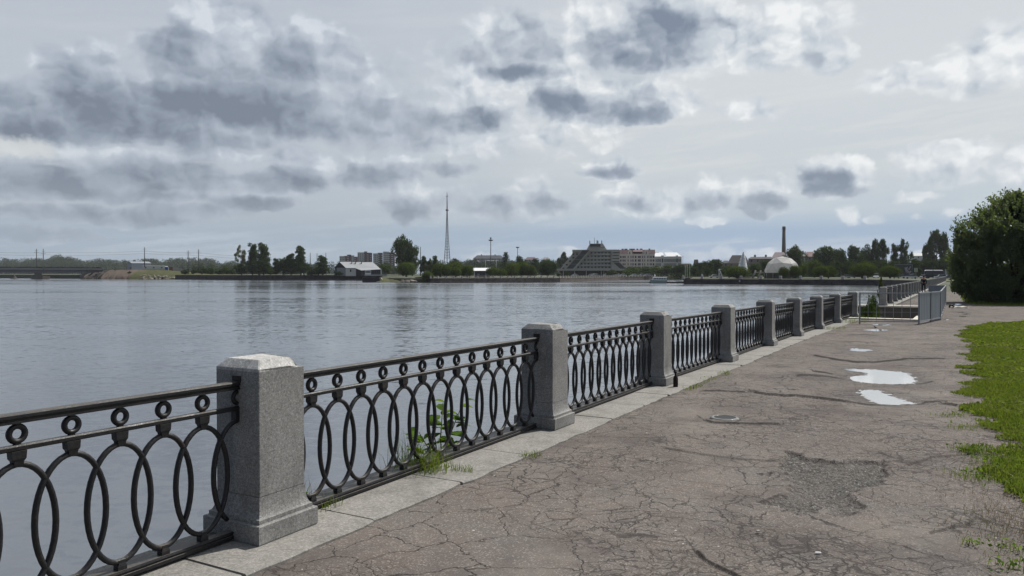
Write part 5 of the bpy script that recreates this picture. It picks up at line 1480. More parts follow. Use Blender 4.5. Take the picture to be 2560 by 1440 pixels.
generic_building('distant pale house roof just right of the dull pink roof', 1356, 1374, 643, 1000, 3, plain('faint_wall_pale', (.36, .35, .35), .9), plain('faint_roof', (.25, .24, .25), .8), 2, 4)
generic_building('brown building with a tall hipped roof behind the fountain jet', 1820, 1872, 637.5, 560, 6, plain('brown_stucco', (.24, .20, .17), .9), plain('brown_roof', (.08, .075, .075), .8), 3, 4.5, chim=0)
generic_building('low wing of the brown building with a dark roof, just left of it', 1806, 1822, 651, 570, 2, plain('brown_stucco_low', (.22, .19, .17), .9), plain('brown_roof_low', (.07, .068, .07), .8), 2, 4)
generic_building('long flat grey-brown building between the fountain and the white dome', 1872, 1932, 641.5, 580, 1.6, plain('greybrown_stucco', (.20, .17, .155), .9), plain('flat_dark_roof', (.09, .09, .09), .8), 3, 4, chim=2)
generic_building('pale building with a pink hipped roof behind the dome and the chimney', 1930, 1966, 630, 640, 5, plain('palest_stucco', (.50, .48, .46), .9), plain('pink_tin', (.27, .22, .23), .6), 3, 4)
generic_building('building with a pale and pink roof seen between the big dark trees', 2012, 2036, 629, 620, 4, plain('dull_stucco', (.16, .13, .12), .9), plain('pink_pale_roof', (.2, .12, .12), .6), 3, 4)
generic_building('distant pale building low behind the trees left of the birch group', 2279, 2312, 632.5, 800, 3, M['cream'], plain('white_tin', (.6, .6, .6), .5), 1, 4)
generic_building('white building at the foot of the distant brick chimney', 2372, 2400, 632, 790, 3, M['cream'], plain('white_tin_b', (.62, .62, .62), .5), 1, 4)
generic_building('little dark building with a steep pointed roof behind the flagpoles', 1732, 1748, 648.5, 620, 8, plain('dark_stucco', (.10, .09, .085), .9), plain('steep_dark_roof', (.055, .052, .052), .8), 1, 4)
generic_building('low pale building behind the flagpoles with lamps on its roof', 1700, 1728, 657, 640, 1.0, plain('lowpale', (.22, .20, .18), .9), plain('low_roof', (.16, .15, .14), .8), 2, 3.5)
def hut():
    D = 400
    t = face_root('hut', 'low dark hut with a bright white roof between the willow clumps', 'hut', 1205, D, -.2); w = wid(22, D); H = hgt(671.5, D) + .2
    mb = MB(); mb.box(-w + .5, w - .5, 0, 6, -.5, hgt(678, D) + .2); mb.build('wall', plain('dark_boards', (.07, .07, .08), .9), t)
    mb = MB(); mb.rings([[(-w, -.8, hgt(676.8, D) + .2), (w, -.8, hgt(676.8, D) + .2), (w, 6.5, hgt(676.8, D) + .2), (-w, 6.5, hgt(676.8, D) + .2)], [(-w, 3, H + .4), (w, 3, H + .4), (w, 4, H + .4), (-w, 4, H + .4)]]); mb.build('roof', M['tinroof'], t)
    windows(t, win_unit(M['panel_grey']), [(-1.8, 1.0, 1.3, 1.0), (2.0, .2, 1.0, 1.9)])
    mb = MB(); mb.box(-w + .45, -w + .8, -.05, .1, -.5, hgt(678, D)); mb.build('corner_post', M['white'], t)
hut()

# ------------------------------------------------------------------ dome, fountain, statue and such on the right quay
def dome():
    D = 285; px = 1955
    t = face_root('dome', 'large white faceted geodesic dome on the cross quay', 'dome', px, D, -.15); Rr = wid(43, D)
    zt = hgt(640.5, D) + .15; zb = hgt(683, D) + .15
    bm = bmesh.new(); bmesh.ops.create_icosphere(bm, subdivisions=2, radius=1)
    for v in bm.verts: v.co.z = v.co.z
    geom = bm.verts[:] + bm.edges[:] + bm.faces[:]
    bmesh.ops.bisect_plane(bm, geom=geom, plane_co=(0, 0, -.18), plane_no=(0, 0, -1), clear_outer=True)
    me = bpy.data.meshes.new('shell')
    bm.to_mesh(me); bm.free()
    m, T, b = new_mat('white_membrane'); b.inputs['Base Color'].default_value = (.80, .79, .77, 1); b.inputs['Roughness'].default_value = .4
    tr = T.new('ShaderNodeBsdfTranslucent'); tr.inputs[0].default_value = (.8, .78, .75, 1); mx = T.new('ShaderNodeMixShader'); mx.inputs[0].default_value = .5
    T.l.new(b.outputs[0], mx.inputs[1]); T.l.new(tr.outputs[0], mx.inputs[2]); T.l.new(mx.outputs[0], T.n['Material Output'].inputs[0])
    o = obj('shell', me, m, t); c0 = zb + (zt - zb) * .14; o.location = (0, Rr, c0 + .1); o.scale = (Rr, Rr, (zt - c0)); o.rotation_euler.z = .3
    bm = bmesh.new(); bm.from_mesh(me); wm = MB()
    for e in bm.edges:
        p, q = e.verts[0].co, e.verts[1].co
        if abs(p.z - q.z) < .5 or True: wm.tube([p * 1.002, q * 1.002], .006, 3, smooth=False)
    bm.free(); o2 = wm.build('seams', plain('dome_seams', (.42, .41, .40), .6), t); o2.location = o.location; o2.scale = o.scale; o2.rotation_euler.z = .3
    mb = MB(); n = 24
    mb.rings([[(Rr * .985 * math.cos(2*PI*k/n), Rr + Rr * .985 * math.sin(2*PI*k/n), z) for k in range(n)] for z in (-.3, zb + .15)]); mb.build('base_wall', plain('dome_base', (.075, .075, .06), .8), t)
    for k in range(n):
        a = 2*PI*k/n
        if math.sin(a) < .3 and k % 2 == 0:
            mb = MB(); mb.tube([(Rr * math.cos(a), Rr + Rr * math.sin(a), -.3), (Rr * math.cos(a), Rr + Rr * math.sin(a), zb + .2)], .12, 5); mb.build('post', M['concrete'], t)
dome()
def fountain():
    D = 320
    t = face_root('fountain', 'tall white fountain jet leaning slightly, drifting spray on its left', 'fountain', 1864, D, -.3)
    Z = lambda py: hgt(py, D) + .3; X = lambda px: wid(px - 1864, D)
    rs = np.random.RandomState(3); n = 90000
    f = rs.rand(n) ** .75
    py = 630 + f * 46; half = .7 + 7.2 * f ** .9
    cx = 1859 + f * 2.5 - f * f * 0
    off = rs.normal(0, .42, n) * half - np.abs(rs.normal(0, .9, n)) * half * .55 * (rs.rand(n) < .5)
    off = np.minimum(off, half * .9)
    c = np.stack([(cx + off - 1864) / FPX * D, rs.normal(0, .35, n) * half / FPX * D * 2, EYE.z + (684 - py) / FPX * D + .3], 1)
    s = .06 + .09 * rs.rand(n)
    d1 = rs.normal(size=(n, 3)); d1 /= np.linalg.norm(d1, axis=1)[:, None]; d2 = np.cross(d1, rs.normal(size=(n, 3))); d2 /= np.linalg.norm(d2, axis=1)[:, None]
    d1[:, 2] *= 2.5
    V = np.concatenate([c + d1 * s[:, None], c + d2 * s[:, None], c - d1 * s[:, None] - d2 * s[:, None] * .6], 1).reshape(-1, 3)
    me = npmesh('water_jet', V, np.arange(3 * n).reshape(-1, 3))
    m, T, b = new_mat('spray'); tr = T.new('ShaderNodeBsdfTranslucent'); tr.inputs[0].default_value = (.92, .94, .96, 1); df = T.new('ShaderNodeBsdfDiffuse'); df.inputs[0].default_value = (.92, .94, .96, 1)
    mx = T.new('ShaderNodeMixShader'); mx.inputs[0].default_value = .5; T.l.new(df.outputs[0], mx.inputs[1]); T.l.new(tr.outputs[0], mx.inputs[2]); T.l.new(mx.outputs[0], T.n['Material Output'].inputs[0])
    obj('water_jet', me, m, t)
    mb = MB(); mb.lathe([(0, .0), (4.5, .0), (4.6, .7), (4.2, .75), (4.1, .35), (0, .3)], 20); mb.build('basin', M['concrete'], t)
fountain()
def quay_bits():
    # statue-like pale sculpture
    D = 300
    t = face_root('sculpture', 'slender pale sculpture shaped like a bent standing figure on the quay', 'sculpture', 1799, D, -.15); Z = lambda py: hgt(py, D) + .15; X = lambda px: wid(px - 1799, D)
    mb = MB(); mb.tube([(X(1802.5), 0, 0), (X(1803), 0, Z(686)), (X(1799), 0, Z(680)), (X(1797.5), 0, Z(676)), (X(1799.5), 0, Z(673))], [.22, .25, .5, .42, .22], 7); mb.build('figure', plain('pale_bronze', (.45, .46, .48), .6), t)
    mb = MB(); mb.tube([(X(1798), 0, 0), (X(1797.5), .2, Z(687)), (X(1798.6), 0, Z(682))], [.2, .22, .3], 6); mb.build('support', M['white'], t)
    mb = MB(); mb.tube([(X(1797.5), 0, Z(676)), (X(1800), 0, Z(674)), (X(1803.5), 0, Z(673.2))], [.16, .14, .08], 5); mb.build('arm', M['panel_grey'], t)
    for px, lab in ((1755.5, 'white sail-shaped banner standing on the quay left of the sculpture'),):
        t = face_root('banner', lab, 'banner', px, 300, -.15); Z = lambda py: hgt(py, 300) + .15
        mb = MB(); mb.prism([(-.25, .1), (.35, .1), (.42, .9), (.25, 1.6), (-.1, Z(684.5)), (-.3, Z(684.8)), (-.2, 1.1)], 'y', -.03, .03); mb.build('cloth', M['white'], t)
        mb = MB(); mb.tube([(-.3, 0, 0), (-.3, 0, Z(684))], .03, 5); mb.build('pole', M['galv'], t)
    # slanted pale frames left of the dome
    for i, (a, b) in enumerate(((1881, 1890), (1894, 1903))):
        t = face_root('slanted_frame', 'pale slanted mast leaning right, %s of the pair beside the dome' % ('left one' if i == 0 else 'right one'), 'frame', a, 300, -.15); Z = lambda py: hgt(py, 300) + .15
        mb = MB(); mb.tube([(0, 0, 0), (wid(b - a, 300) * .9, 0, Z(676))], [.34, .26], 6); mb.build('mast', M['concrete'], t)
        mb = MB(); mb.tube([(wid(b - a, 300) * .5, 0, Z(682)), (wid(b - a, 300) * .5 + 1.6, 0, Z(682) + .2)], .09, 5); mb.build('stay', M['concrete'], t)
    # white boat and its jetty
    D = 300
    t = face_root('boat', 'small white and pale green passenger boat moored at the jetty', 'boat', 1646, D, WATER, R(4)); X = lambda px: wid(px - 1646, D); Z = lambda py: hgt(py, D) - WATER
    mb = MB(); rs = []
    for f, w, zt in ((0, .25, 1.35), (.06, .7, 1.3), (.2, 1.15, 1.2), (.5, 1.3, 1.1), (.85, 1.25, 1.1), (1, 1.15, 1.1)):
        x = X(1625.5) + f * (X(1667) - X(1625.5)); rs.append([(x, -w * .8, -.2), (x, w * .8, -.2), (x, w, zt), (x, -w, zt)])
    mb.rings(rs); mb.build('hull', plain('pale_green_hull', (.30, .40, .37), .5, .1), t)
    mb = MB(); x0, x1 = X(1630), X(1666)
    mb.rings([[(x0 - .1, -1.1, 1.1), (x1, -1.1, 1.1), (x1, 1.1, 1.1), (x0 - .1, 1.1, 1.1)], [(x0 + .5, -.95, 2.2), (x1 - .1, -.95, 2.2), (x1 - .1, .95, 2.2), (x0 + .5, .95, 2.2)]]); cb = mb.build('cabin', plain('boat_white', (.66, .68, .68), .4, .05), t)
    mb = MB(); mb.rings([[(x0 + .3, -1.05, 2.2), (x1 + .2, -1.05, 2.2), (x1 + .2, 1.05, 2.2), (x0 + .3, 1.05, 2.2)], [(x0 + .5, -.9, 2.36), (x1, -.9, 2.36), (x1, .9, 2.36), (x0 + .5, .9, 2.36)]]); mb.build('cabin_roof', M['white'], t)
    for i in range(5):
        a = x0 + .75 + i * .93; mb = MB(); mb.rings([[(a, -1.075, 1.45), (a + .72, -1.075, 1.45), (a + .72, -1.03, 1.45), (a, -1.03, 1.45)], [(a + .05, -1.0, 2.0), (a + .72, -1.0, 2.0), (a + .72, -.97, 2.0), (a + .05, -.97, 2.0)]]); mb.build('window', plain('boat_glass', (.16, .20, .22), .1), t)
    mb = MB(); mb.tube([(X(1636), 0, 2.3), (X(1636), 0, Z(684.5))], .04, 5); mb.build('mast', M['white'], t)
    mb = MB(); mb.prism([(X(1636), 2.7), (X(1639.5), 2.6), (X(1639), 3.3), (X(1636.5), Z(684.8))], 'y', -.015, .015); mb.build('flag', M['white'], t)
    mb = MB(); mb.lathe([(.35, -.1), (.45, .25), (.35, .6)], 8, cx=X(1626.5)); mb.build('fender', M['dark'], t)
    t = face_root('jetty', 'low dark floating jetty joining the boat to the cross quay', 'jetty', 1689, 296, WATER); X = lambda px: wid(px - 1689, 296)
    mb = MB(); mb.box(X(1667.5), X(1710), -1, 1, .05, .45); mb.build('deck', M['dark'], t)
    for px in (1672, 1684, 1697): 
        mb = MB(); mb.box(X(px) - .6, X(px) + .6, -.9, .9, -.4, .05); mb.build('float', M['dark_concrete'], t)
    # white notice on the quay wall
    t = face_root('sign', 'small white board fixed on the dark cross quay wall', 'sign', 1849, 264.0, hgt(704.5, 264)); mb = MB(); mb.box(-.22, .22, -.35, -.28, 0, .5); mb.build('board', plain('greyed_white', (.4, .41, .42), .7), t)
    mb = MB(); mb.box(-.26, .26, -.28, -.22, -.04, .54); mb.build('frame', M['dark'], t)
quay_bits()

# ------------------------------------------------------------------ vehicles
def car_meshes(L=4.3, Wd=1.75, H=1.45, van=False):
    prof = [(-L/2, .35), (-L/2 + .05, .78), (-L/2 + (.35 if not van else .1), .86)]
    cab = [(-L*.24, .88), (-L*.14, H), (L*.22, H), (L*.40, .92)] if not van else [(-L*.36, .95), (-L*.22, H), (L*.47, H), (L*.5 - .03, .95)]
    body = MB(); w = Wd / 2
    low = [(-L/2, .32), (-L/2, .62), (-L/2 + .12, .76), cab[0], cab[3], (L/2 - .05, .84), (L/2, .5), (L/2, .32)]
    body.rings([[(x, -w, z) for x, z in low], [(x, w, z) for x, z in low]])
    roof = MB(); a, b, c, d = cab; k = .14
    roof.rings([[(b[0], -w + k + .05, H - .04), (c[0], -w + k + .05, H - .04), (c[0], w - k - .05, H - .04), (b[0], w - k - .05, H - .04)], [(b[0] + .1, -w + k + .1, H + .02), (c[0] - .1, -w + k + .1, H + .02), (c[0] - .1, w - k - .1, H + .02), (b[0] + .1, w - k - .1, H + .02)]])
    gl = MB(); gl.rings([[(a[0], -w + .05, a[1]), (d[0], -w + .05, d[1]), (d[0], w - .05, d[1]), (a[0], w - .05, a[1])], [(b[0], -w + k, H - .04), (c[0], -w + k, H - .04), (c[0], w - k, H - .04), (b[0], w - k, H - .04)]])
    whl = MB(); n = 14
    whl.rings([[(.31*math.cos(2*PI*q/n), y, .31 + .31*math.sin(2*PI*q/n)) for q in range(n)] for y in (-.1, .1)])
    return body.mesh('body'), roof.mesh('roof'), gl.mesh('windows'), whl.mesh('wheel'), L, Wd
CARM = car_meshes(); VANM = car_meshes(4.9, 1.9, 2.0, True)
def car(lab, px, D, z, col, heading=0.0, van=False, group=None, name='parked_car', glint=False):
    B, Rf, G, Wl, L, Wd = VANM if van else CARM
    t = face_root(name, lab, 'van' if van else 'car', px, D, z, heading, group)
    key = 'paint_%d_%d_%d' % tuple(int(c * 99) for c in col)
    mt = bpy.data.materials.get(key) or plain(key, col, .25, .04, 2, metal=.15, spec=.6)
    def ln(nm, me, mat, loc=None):
        o = bpy.data.objects.new(nm, me); C.objects.link(o); o.parent = t
        if not me.materials: me.materials.append(mat)
        o.material_slots[0].link = 'OBJECT'; o.material_slots[0].material = mat
        if loc: o.location = loc
    ln('body', B, mt); ln('roof', Rf, mt); ln('windows', G, M['glass'])
    for sx in (-1, 1):
        for sy in (-1, 1): ln('wheel', Wl, M['tyre'], (sx * L * .30, sy * (Wd / 2 - .08), 0))
    return t
WHT = (.75, .75, .75); SIL = (.42, .43, .45); DKC = (.05, .055, .065); GRY = (.2, .21, .22)
row = [(1437, SIL), (1478, GRY), (1483.5, WHT), (1489, SIL), (1515, SIL), (1521, SIL), (1538, WHT), (1544, WHT)]
names = ['silver parked car at the left end of the hotel forecourt', 'dark grey parked car left of the paired columns', 'white parked car in the close group left of the paired columns', 'silver parked car nearest the left side of the paired columns', 'silver parked car right of the paired columns, beside its twin', 'second silver parked car right of the paired columns', 'white parked car left one of the close white pair before the canopy end', 'white parked car right one of the close white pair before the canopy end']
for (px, col), lab in zip(row, names): car(lab, px, 505, hgt(690.2, 505) - 0.0, col, R(35), group='cars parked in front of the hotel')
for px, col, lab in ((1557, WHT, 'bright white parked car under the right end of the hotel canopy'), (1585, WHT, 'white parked car by itself right of the hotel canopy'), (1604, SIL, 'silver parked car left of two cars beside the boat flag'), (1616, WHT, 'white parked car left of the boat flag'), (1622, SIL, 'pale silver parked car nearest the boat flag')):
    car(lab, px, 470, hgt(690.8, 470), col, R(20), group='cars parked in front of the hotel')
for px, D, col, hd, van, lab in (
    (1785, 340, WHT, R(10), False, 'white car parked behind the quay left of the sculpture'), (1832, 330, WHT, R(0), True, 'white van half hidden behind the globe willow by the fountain'),
    (1970, 300, DKC, R(15), False, 'dark car parked between the two trunks in front of the dome'), (2115, 330, SIL, R(5), False, 'silver car left of the largest globe willow on the quay'), (2128, 332, GRY, R(5), False, 'grey car beside the trunk of the largest globe willow'),
    (2165, 315, DKC, R(80), False, 'dark car with a glinting lamp right of the largest globe willow'), (2190, 330, WHT, R(85), True, 'white van behind the dark car right of the largest globe willow'), (2241, 300, GRY, R(85), False, 'grey car with a glinting lamp below the right globe willow'),
    (2278, 285, WHT, R(4), False, 'white car parked in front of the billboard'), (2270, 300, SIL, R(4), True, 'pale van parked behind the white car at the billboard'), (2308, 300, SIL, R(80), False, 'pale car on the road left of the bus'),
    (2352, 280, SIL, R(15), False, 'silver car in front of the bus'), (2372, 270, GRY, R(10), False, 'grey car right of the bus beside the near willow')):
    car(lab, px, D, -.1, col, hd, van)
def bus():
    D = 300
    t = face_root('bus', 'dark blue bus with a pale roof on the road beyond the path', 'bus', 2334, D, -.1, R(8)); L = wid(42, D); h = 3.0
    mb = MB(); mb.bevbox(-L/2, L/2, -1.2, 1.2, .35, h, .2); mb.build('body', plain('dark_blue_paint', (.02, .025, .05), .3), t)
    mb = MB(); mb.box(-L/2 + .2, L/2 - .2, -1.23, 1.23, 1.3, 2.4); mb.build('windows', M['glass'], t)
    mb = MB(); mb.rings([[(-L/2 + .1, -1.1, h), (L/2 - .1, -1.1, h), (L/2 - .1, 1.1, h), (-L/2 + .1, 1.1, h)], [(-L/2 + .6, -.8, h + .35), (L/2 - .6, -.8, h + .35), (L/2 - .6, .8, h + .35), (-L/2 + .6, .8, h + .35)]]); mb.build('roof', M['white'], t)
    for sx in (-.3, .3):
        for sy in (-1, 1):
            mb = MB(); n = 14; mb.rings([[(sx * L + .45*math.cos(2*PI*q/n), sy * 1.1 + y, .45 + .45*math.sin(2*PI*q/n)) for q in range(n)] for y in (-.13, .13)]); mb.build('wheel', M['tyre'], t)
bus()
def street_things():
    # billboard
    D = 300
    t = face_root('billboard', 'dark billboard with a pale twisted shape on its poster, behind the globe willow', 'billboard', 2258, D, -.1); w = wid(19, D); z0 = hgt(684.5, D); z1 = hgt(661.5, D)
    mb = MB(); mb.box(-w, w, 0, .3, z0, z1); mb.build('panel', plain('poster_dark', (.075, .07, .07), .6), t)
    mb = MB(); mb.box(-w - .15, w + .15, .05, .35, z1, z1 + .22); mb.box(-w - .15, w + .15, .05, .35, z0 - .2, z0); mb.box(w, w + .2, .05, .35, z0, z1); mb.box(-w - .2, -w, .05, .35, z0, z1); mb.build('frame', M['panel_grey'], t)
    mb = MB(); mb.tube([(w * .25, -.02, z1 - 1.0), (w * .4, -.02, z0 + 1.0), (w * .75, -.02, z0 + .5), (w * .9, -.02, z0 + 1.2)], [.35, .55, .45, .2], 6, ell=.08); mb.tube([(w * .45, -.03, z1 - .8), (w * .65, -.03, z0 + 1.6), (w * .85, -.03, z1 - .6)], [.15, .3, .18], 6, ell=.08); mb.build('poster_shape', plain('poster_pale', (.33, .31, .31), .6), t)
    for x in (-w * .5, w * .5):
        mb = MB(); mb.tube([(x, .4, 0), (x, .4, z0)], .18, 6); mb.build('leg', M['panel_grey'], t)
        mb = MB(); mb.tube([(x, .1, z1 + .2), (x, -.4, z1 + .7)], .05, 5); mb.box(x - .2, x + .2, -.6, -.3, z1 + .6, z1 + .8); mb.build('lamp', M['panel_grey'], t)
    # road sign, notice, red and white board
    D = 230
    t = face_root('road_sign', 'square yellowish road sign on a pole right of the billboard', 'road sign', 2289.5, D, -.05); mb = MB(); z = hgt(674, D); mb.box(-.5, .5, -.06, -.02, z - .65, z + .1 + .45); mb.build('plate', plain('pale_yellow_sign', (.46, .47, .36), .6), t)
    mb = MB(); mb.tube([(0, 0, 0), (0, 0, z + .5)], .05, 6); mb.build('pole', M['galv'], t); mb = MB(); mb.tube([(-.15, -.08, z - .2), (.0, -.08, z + .1), (.15, -.08, z - .15)], .06, 5); mb.build('symbol', M['panel_grey'], t)
    t = face_root('notice_board', 'narrow pale upright notice board left of the red sign', 'notice board', 2365, 215, -.05); z = hgt(686, 215); z1 = hgt(672.5, 215)
    mb = MB(); mb.box(-.32, .32, -.05, .05, z, z1); mb.build('board', plain('pale_notice', (.38, .41, .45), .6), t); mb = MB(); mb.tube([(0, .05, 0), (0, .05, z1)], .05, 6); mb.build('pole', M['galv'], t)
    t = face_root('red_sign', 'red sign with a pale round emblem beside the near willow', 'sign', 2375.5, 200, -.05); z = hgt(676, 200); z1 = hgt(664, 200)
    mb = MB(); mb.lathe([(0, -.04), (.55, -.04), (.55, .04), (0, .04)], 18, smooth=False); o = mb.build('red_disc', plain('sign_red', (.25, .05, .05), .6), t); o.rotation_euler.x = PI / 2; o.location = (.1, 0, (z + z1) / 2 + .2)
    mb = MB(); mb.lathe([(0, -.02), (.32, -.02), (.32, .02), (0, .02)], 16, smooth=False); o = mb.build('pale_disc', plain('sign_pale', (.42, .42, .33), .6), t); o.rotation_euler.x = PI / 2; o.location = (-.1, -.09, (z + z1) / 2 - .1)
    mb = MB(); mb.tube([(0, .08, 0), (0, .08, z1)], .06, 6); mb.build('pole', M['galv'], t)
    # road: grass strip and asphalt beyond the path
    for px, top, D, lab in ((2332.5, 645, 240, 'thin dark lamp post rising in front of the bus'),):
        t = face_root('lamp_post', lab, 'lamp post', px, D, 0); H = hgt(top, D); mb = MB(); mb.tube([(0, 0, 0), (0, 0, H)], .08, 6); mb.build('pole', M['dark'], t); mb = MB(); mb.box(-.4, .4, -.12, .12, H, H + .18); mb.build('lamp_head', M['dark'], t)
street_things()

def person():
    p = at(2309, 727, 70); zf = 0.02; p.z = zf; k = (hgt(689.5, 70) - zf) / 1.74
    t = thing('person', 'person in dark clothes walking on the path beside the receding railing', 'person', p, math.atan2(QD.y, QD.x) - PI/2 + PI)
    def skin(name, pts, edges, rad, mat, root=0):
        me = bpy.data.meshes.new(name); me.from_pydata(pts, edges, []); o = obj(name, me, None, t)
        sk = o.modifiers.new('skin', 'SKIN'); sk.use_smooth_shade = True
        for v, r in zip(me.skin_vertices[0].data, rad): v.radius = (r, r * .85)
        me.skin_vertices[0].data[root].use_root = True
        o.modifiers.new('sub', 'SUBSURF').levels = 1
        o.modifiers['sub'].render_levels = 1
        me.materials.append(mat); return o
    # x sideways, y forward
    P = [(0,0,.95),(0,.01,1.15),(0,.0,1.38),(0,.02,1.50),(0,.03,1.62),(0,.03,1.72), (.10,0,.90),(.11,.16,.50),(.11,.14,.08),(.11,.28,.04), (-.10,0,.90),(-.11,-.04,.50),(-.11,-.26,.12),(-.11,-.16,.04), (.19,0,1.40),(.25,-.08,1.12),(.24,.02,.88),(.24,.06,.79), (-.19,0,1.40),(-.25,.06,1.12),(-.24,.16,.90),(-.24,.20,.82)]
    E = [(0,1),(1,2),(2,3),(3,4),(4,5),(0,6),(6,7),(7,8),(8,9),(0,10),(10,11),(11,12),(12,13),(2,14),(14,15),(15,16),(16,17),(2,18),(18,19),(19,20),(20,21)]
    Rd = [.14,.13,.15,.055,.095,.08,.09,.065,.045,.04,.09,.065,.045,.04,.06,.048,.036,.04,.06,.048,.036,.04]
    P = [(x*k, y*k, z*k) for x, y, z in P]; Rd = [r*k for r in Rd]
    skin('body', P, E, Rd, plain('skin_tone', (.40, .24, .17), .6))
    tr = [0,6,7,8,10,11,12]; ti = {v: i for i, v in enumerate(tr)}
    skin('trousers', [P[i] for i in tr], [(0,1),(1,2),(2,3),(0,4),(4,5),(5,6)], [Rd[i] * 1.14 + .006 for i in tr], plain('dark_trousers', (.018, .018, .024), .9))
    jk = [0,1,2,14,15,16,18,19,20]
    skin('jacket', [P[i] for i in jk], [(0,1),(1,2),(2,3),(3,4),(4,5),(2,6),(6,7),(7,8)], [Rd[i] * 1.12 + .008 for i in jk], plain('black_jacket', (.014, .014, .018), .85))
    mb = MB(); mb.lathe([(.02, 1.66), (.095, 1.64), (.102, 1.70), (.075, 1.765), (.0, 1.785)], 12, cx=0, cy=.02); o = mb.build('hair', plain('dark_hair', (.03, .02, .015), .7), t); o.scale = (k, k, k)
    for s in (1, -1):
        i = 9 if s == 1 else 13; a = P[i]; mb = MB(); mb.bevbox(-.05, .05, -.16, .12, -.04, .06, .02); o = mb.build('shoe', M['dark'], t); o.location = (a[0], a[1], a[2])
person()

# ------------------------------------------------------------------ vegetation
def leaves(c, nrm, size, rs, aspect=1.6, jitter=.6, hang=0.0, quad=True):
    n = len(c)
    v = nrm + rs.normal(size=(n, 3)) * jitter; v /= np.linalg.norm(v, axis=1)[:, None] + 1e-9
    t = np.cross(v, rs.normal(size=(n, 3))); t[:, 2] -= hang * 2; t /= np.linalg.norm(t, axis=1)[:, None] + 1e-9
    b = np.cross(v, t); b /= np.linalg.norm(b, axis=1)[:, None] + 1e-9
    s = size * (.6 + .8 * rs.rand(n))[:, None] if np.isscalar(size) else (size * (.6 + .8 * rs.rand(n)))[:, None]
    a = t * s * aspect; w = b * s
    if quad:
        V = np.stack([c - a, c - a * .1 + w, c + a, c - a * .1 - w], 1).reshape(-1, 3); F = np.arange(4 * n).reshape(-1, 4)
    else:
        V = np.stack([c - a * .7 + w, c - a * .7 - w, c + a], 1).reshape(-1, 3); F = np.arange(3 * n).reshape(-1, 3)
    return V, F
def blob_points(blobs, n, rs, shell=.55, top=0.0):
    B = np.array(blobs, float); vol = (B[:, 3] * B[:, 4] * B[:, 5]) ** (2 / 3); pick = rs.choice(len(B), n, p=vol / vol.sum()); b = B[pick]
    d = rs.normal(size=(n, 3)); d[:, 2] += top; d /= np.linalg.norm(d, axis=1)[:, None]
    r = shell + (1 - shell) * rs.rand(n) ** .6; r *= 1 + .10 * rs.normal(size=n)
    return b[:, :3] + d * b[:, 3:] * r[:, None], d
def lump(cx, cz, rx, rz, n, rs, r0=.28, cy=0, ry=None):
    """a cluster of blobs filling an ellipse-like crown"""
    out = []; ry = ry or rx
    for _ in range(n):
        d = rs.normal(size=3); d /= np.linalg.norm(d); q = rs.rand() ** .4
        k = r0 * rs.uniform(.7, 1.25)
        out.append((cx + d[0] * rx * q * (1 - r0 * .8), cy + d[1] * ry * q * (1 - r0 * .8), cz + d[2] * rz * q * (1 - r0 * .8), rx * k * 1.1, ry * k * 1.1, rz * k))
    return out
def infill(V, F, bl, rs, n=2200, size=.035):
    # inner twigs and leaves that close the crown
    P, N = blob_points(bl, n, rs, .2); B = np.array(bl)[0]; P = B[:3] + (P - B[:3]) * .80; P = P[P[:, 2] > .06]
    V2, F2 = leaves(P, N[:len(P)], size, rs, 1.2, .8)
    return np.concatenate([V, V2]), np.concatenate([F, F2 + len(V)])
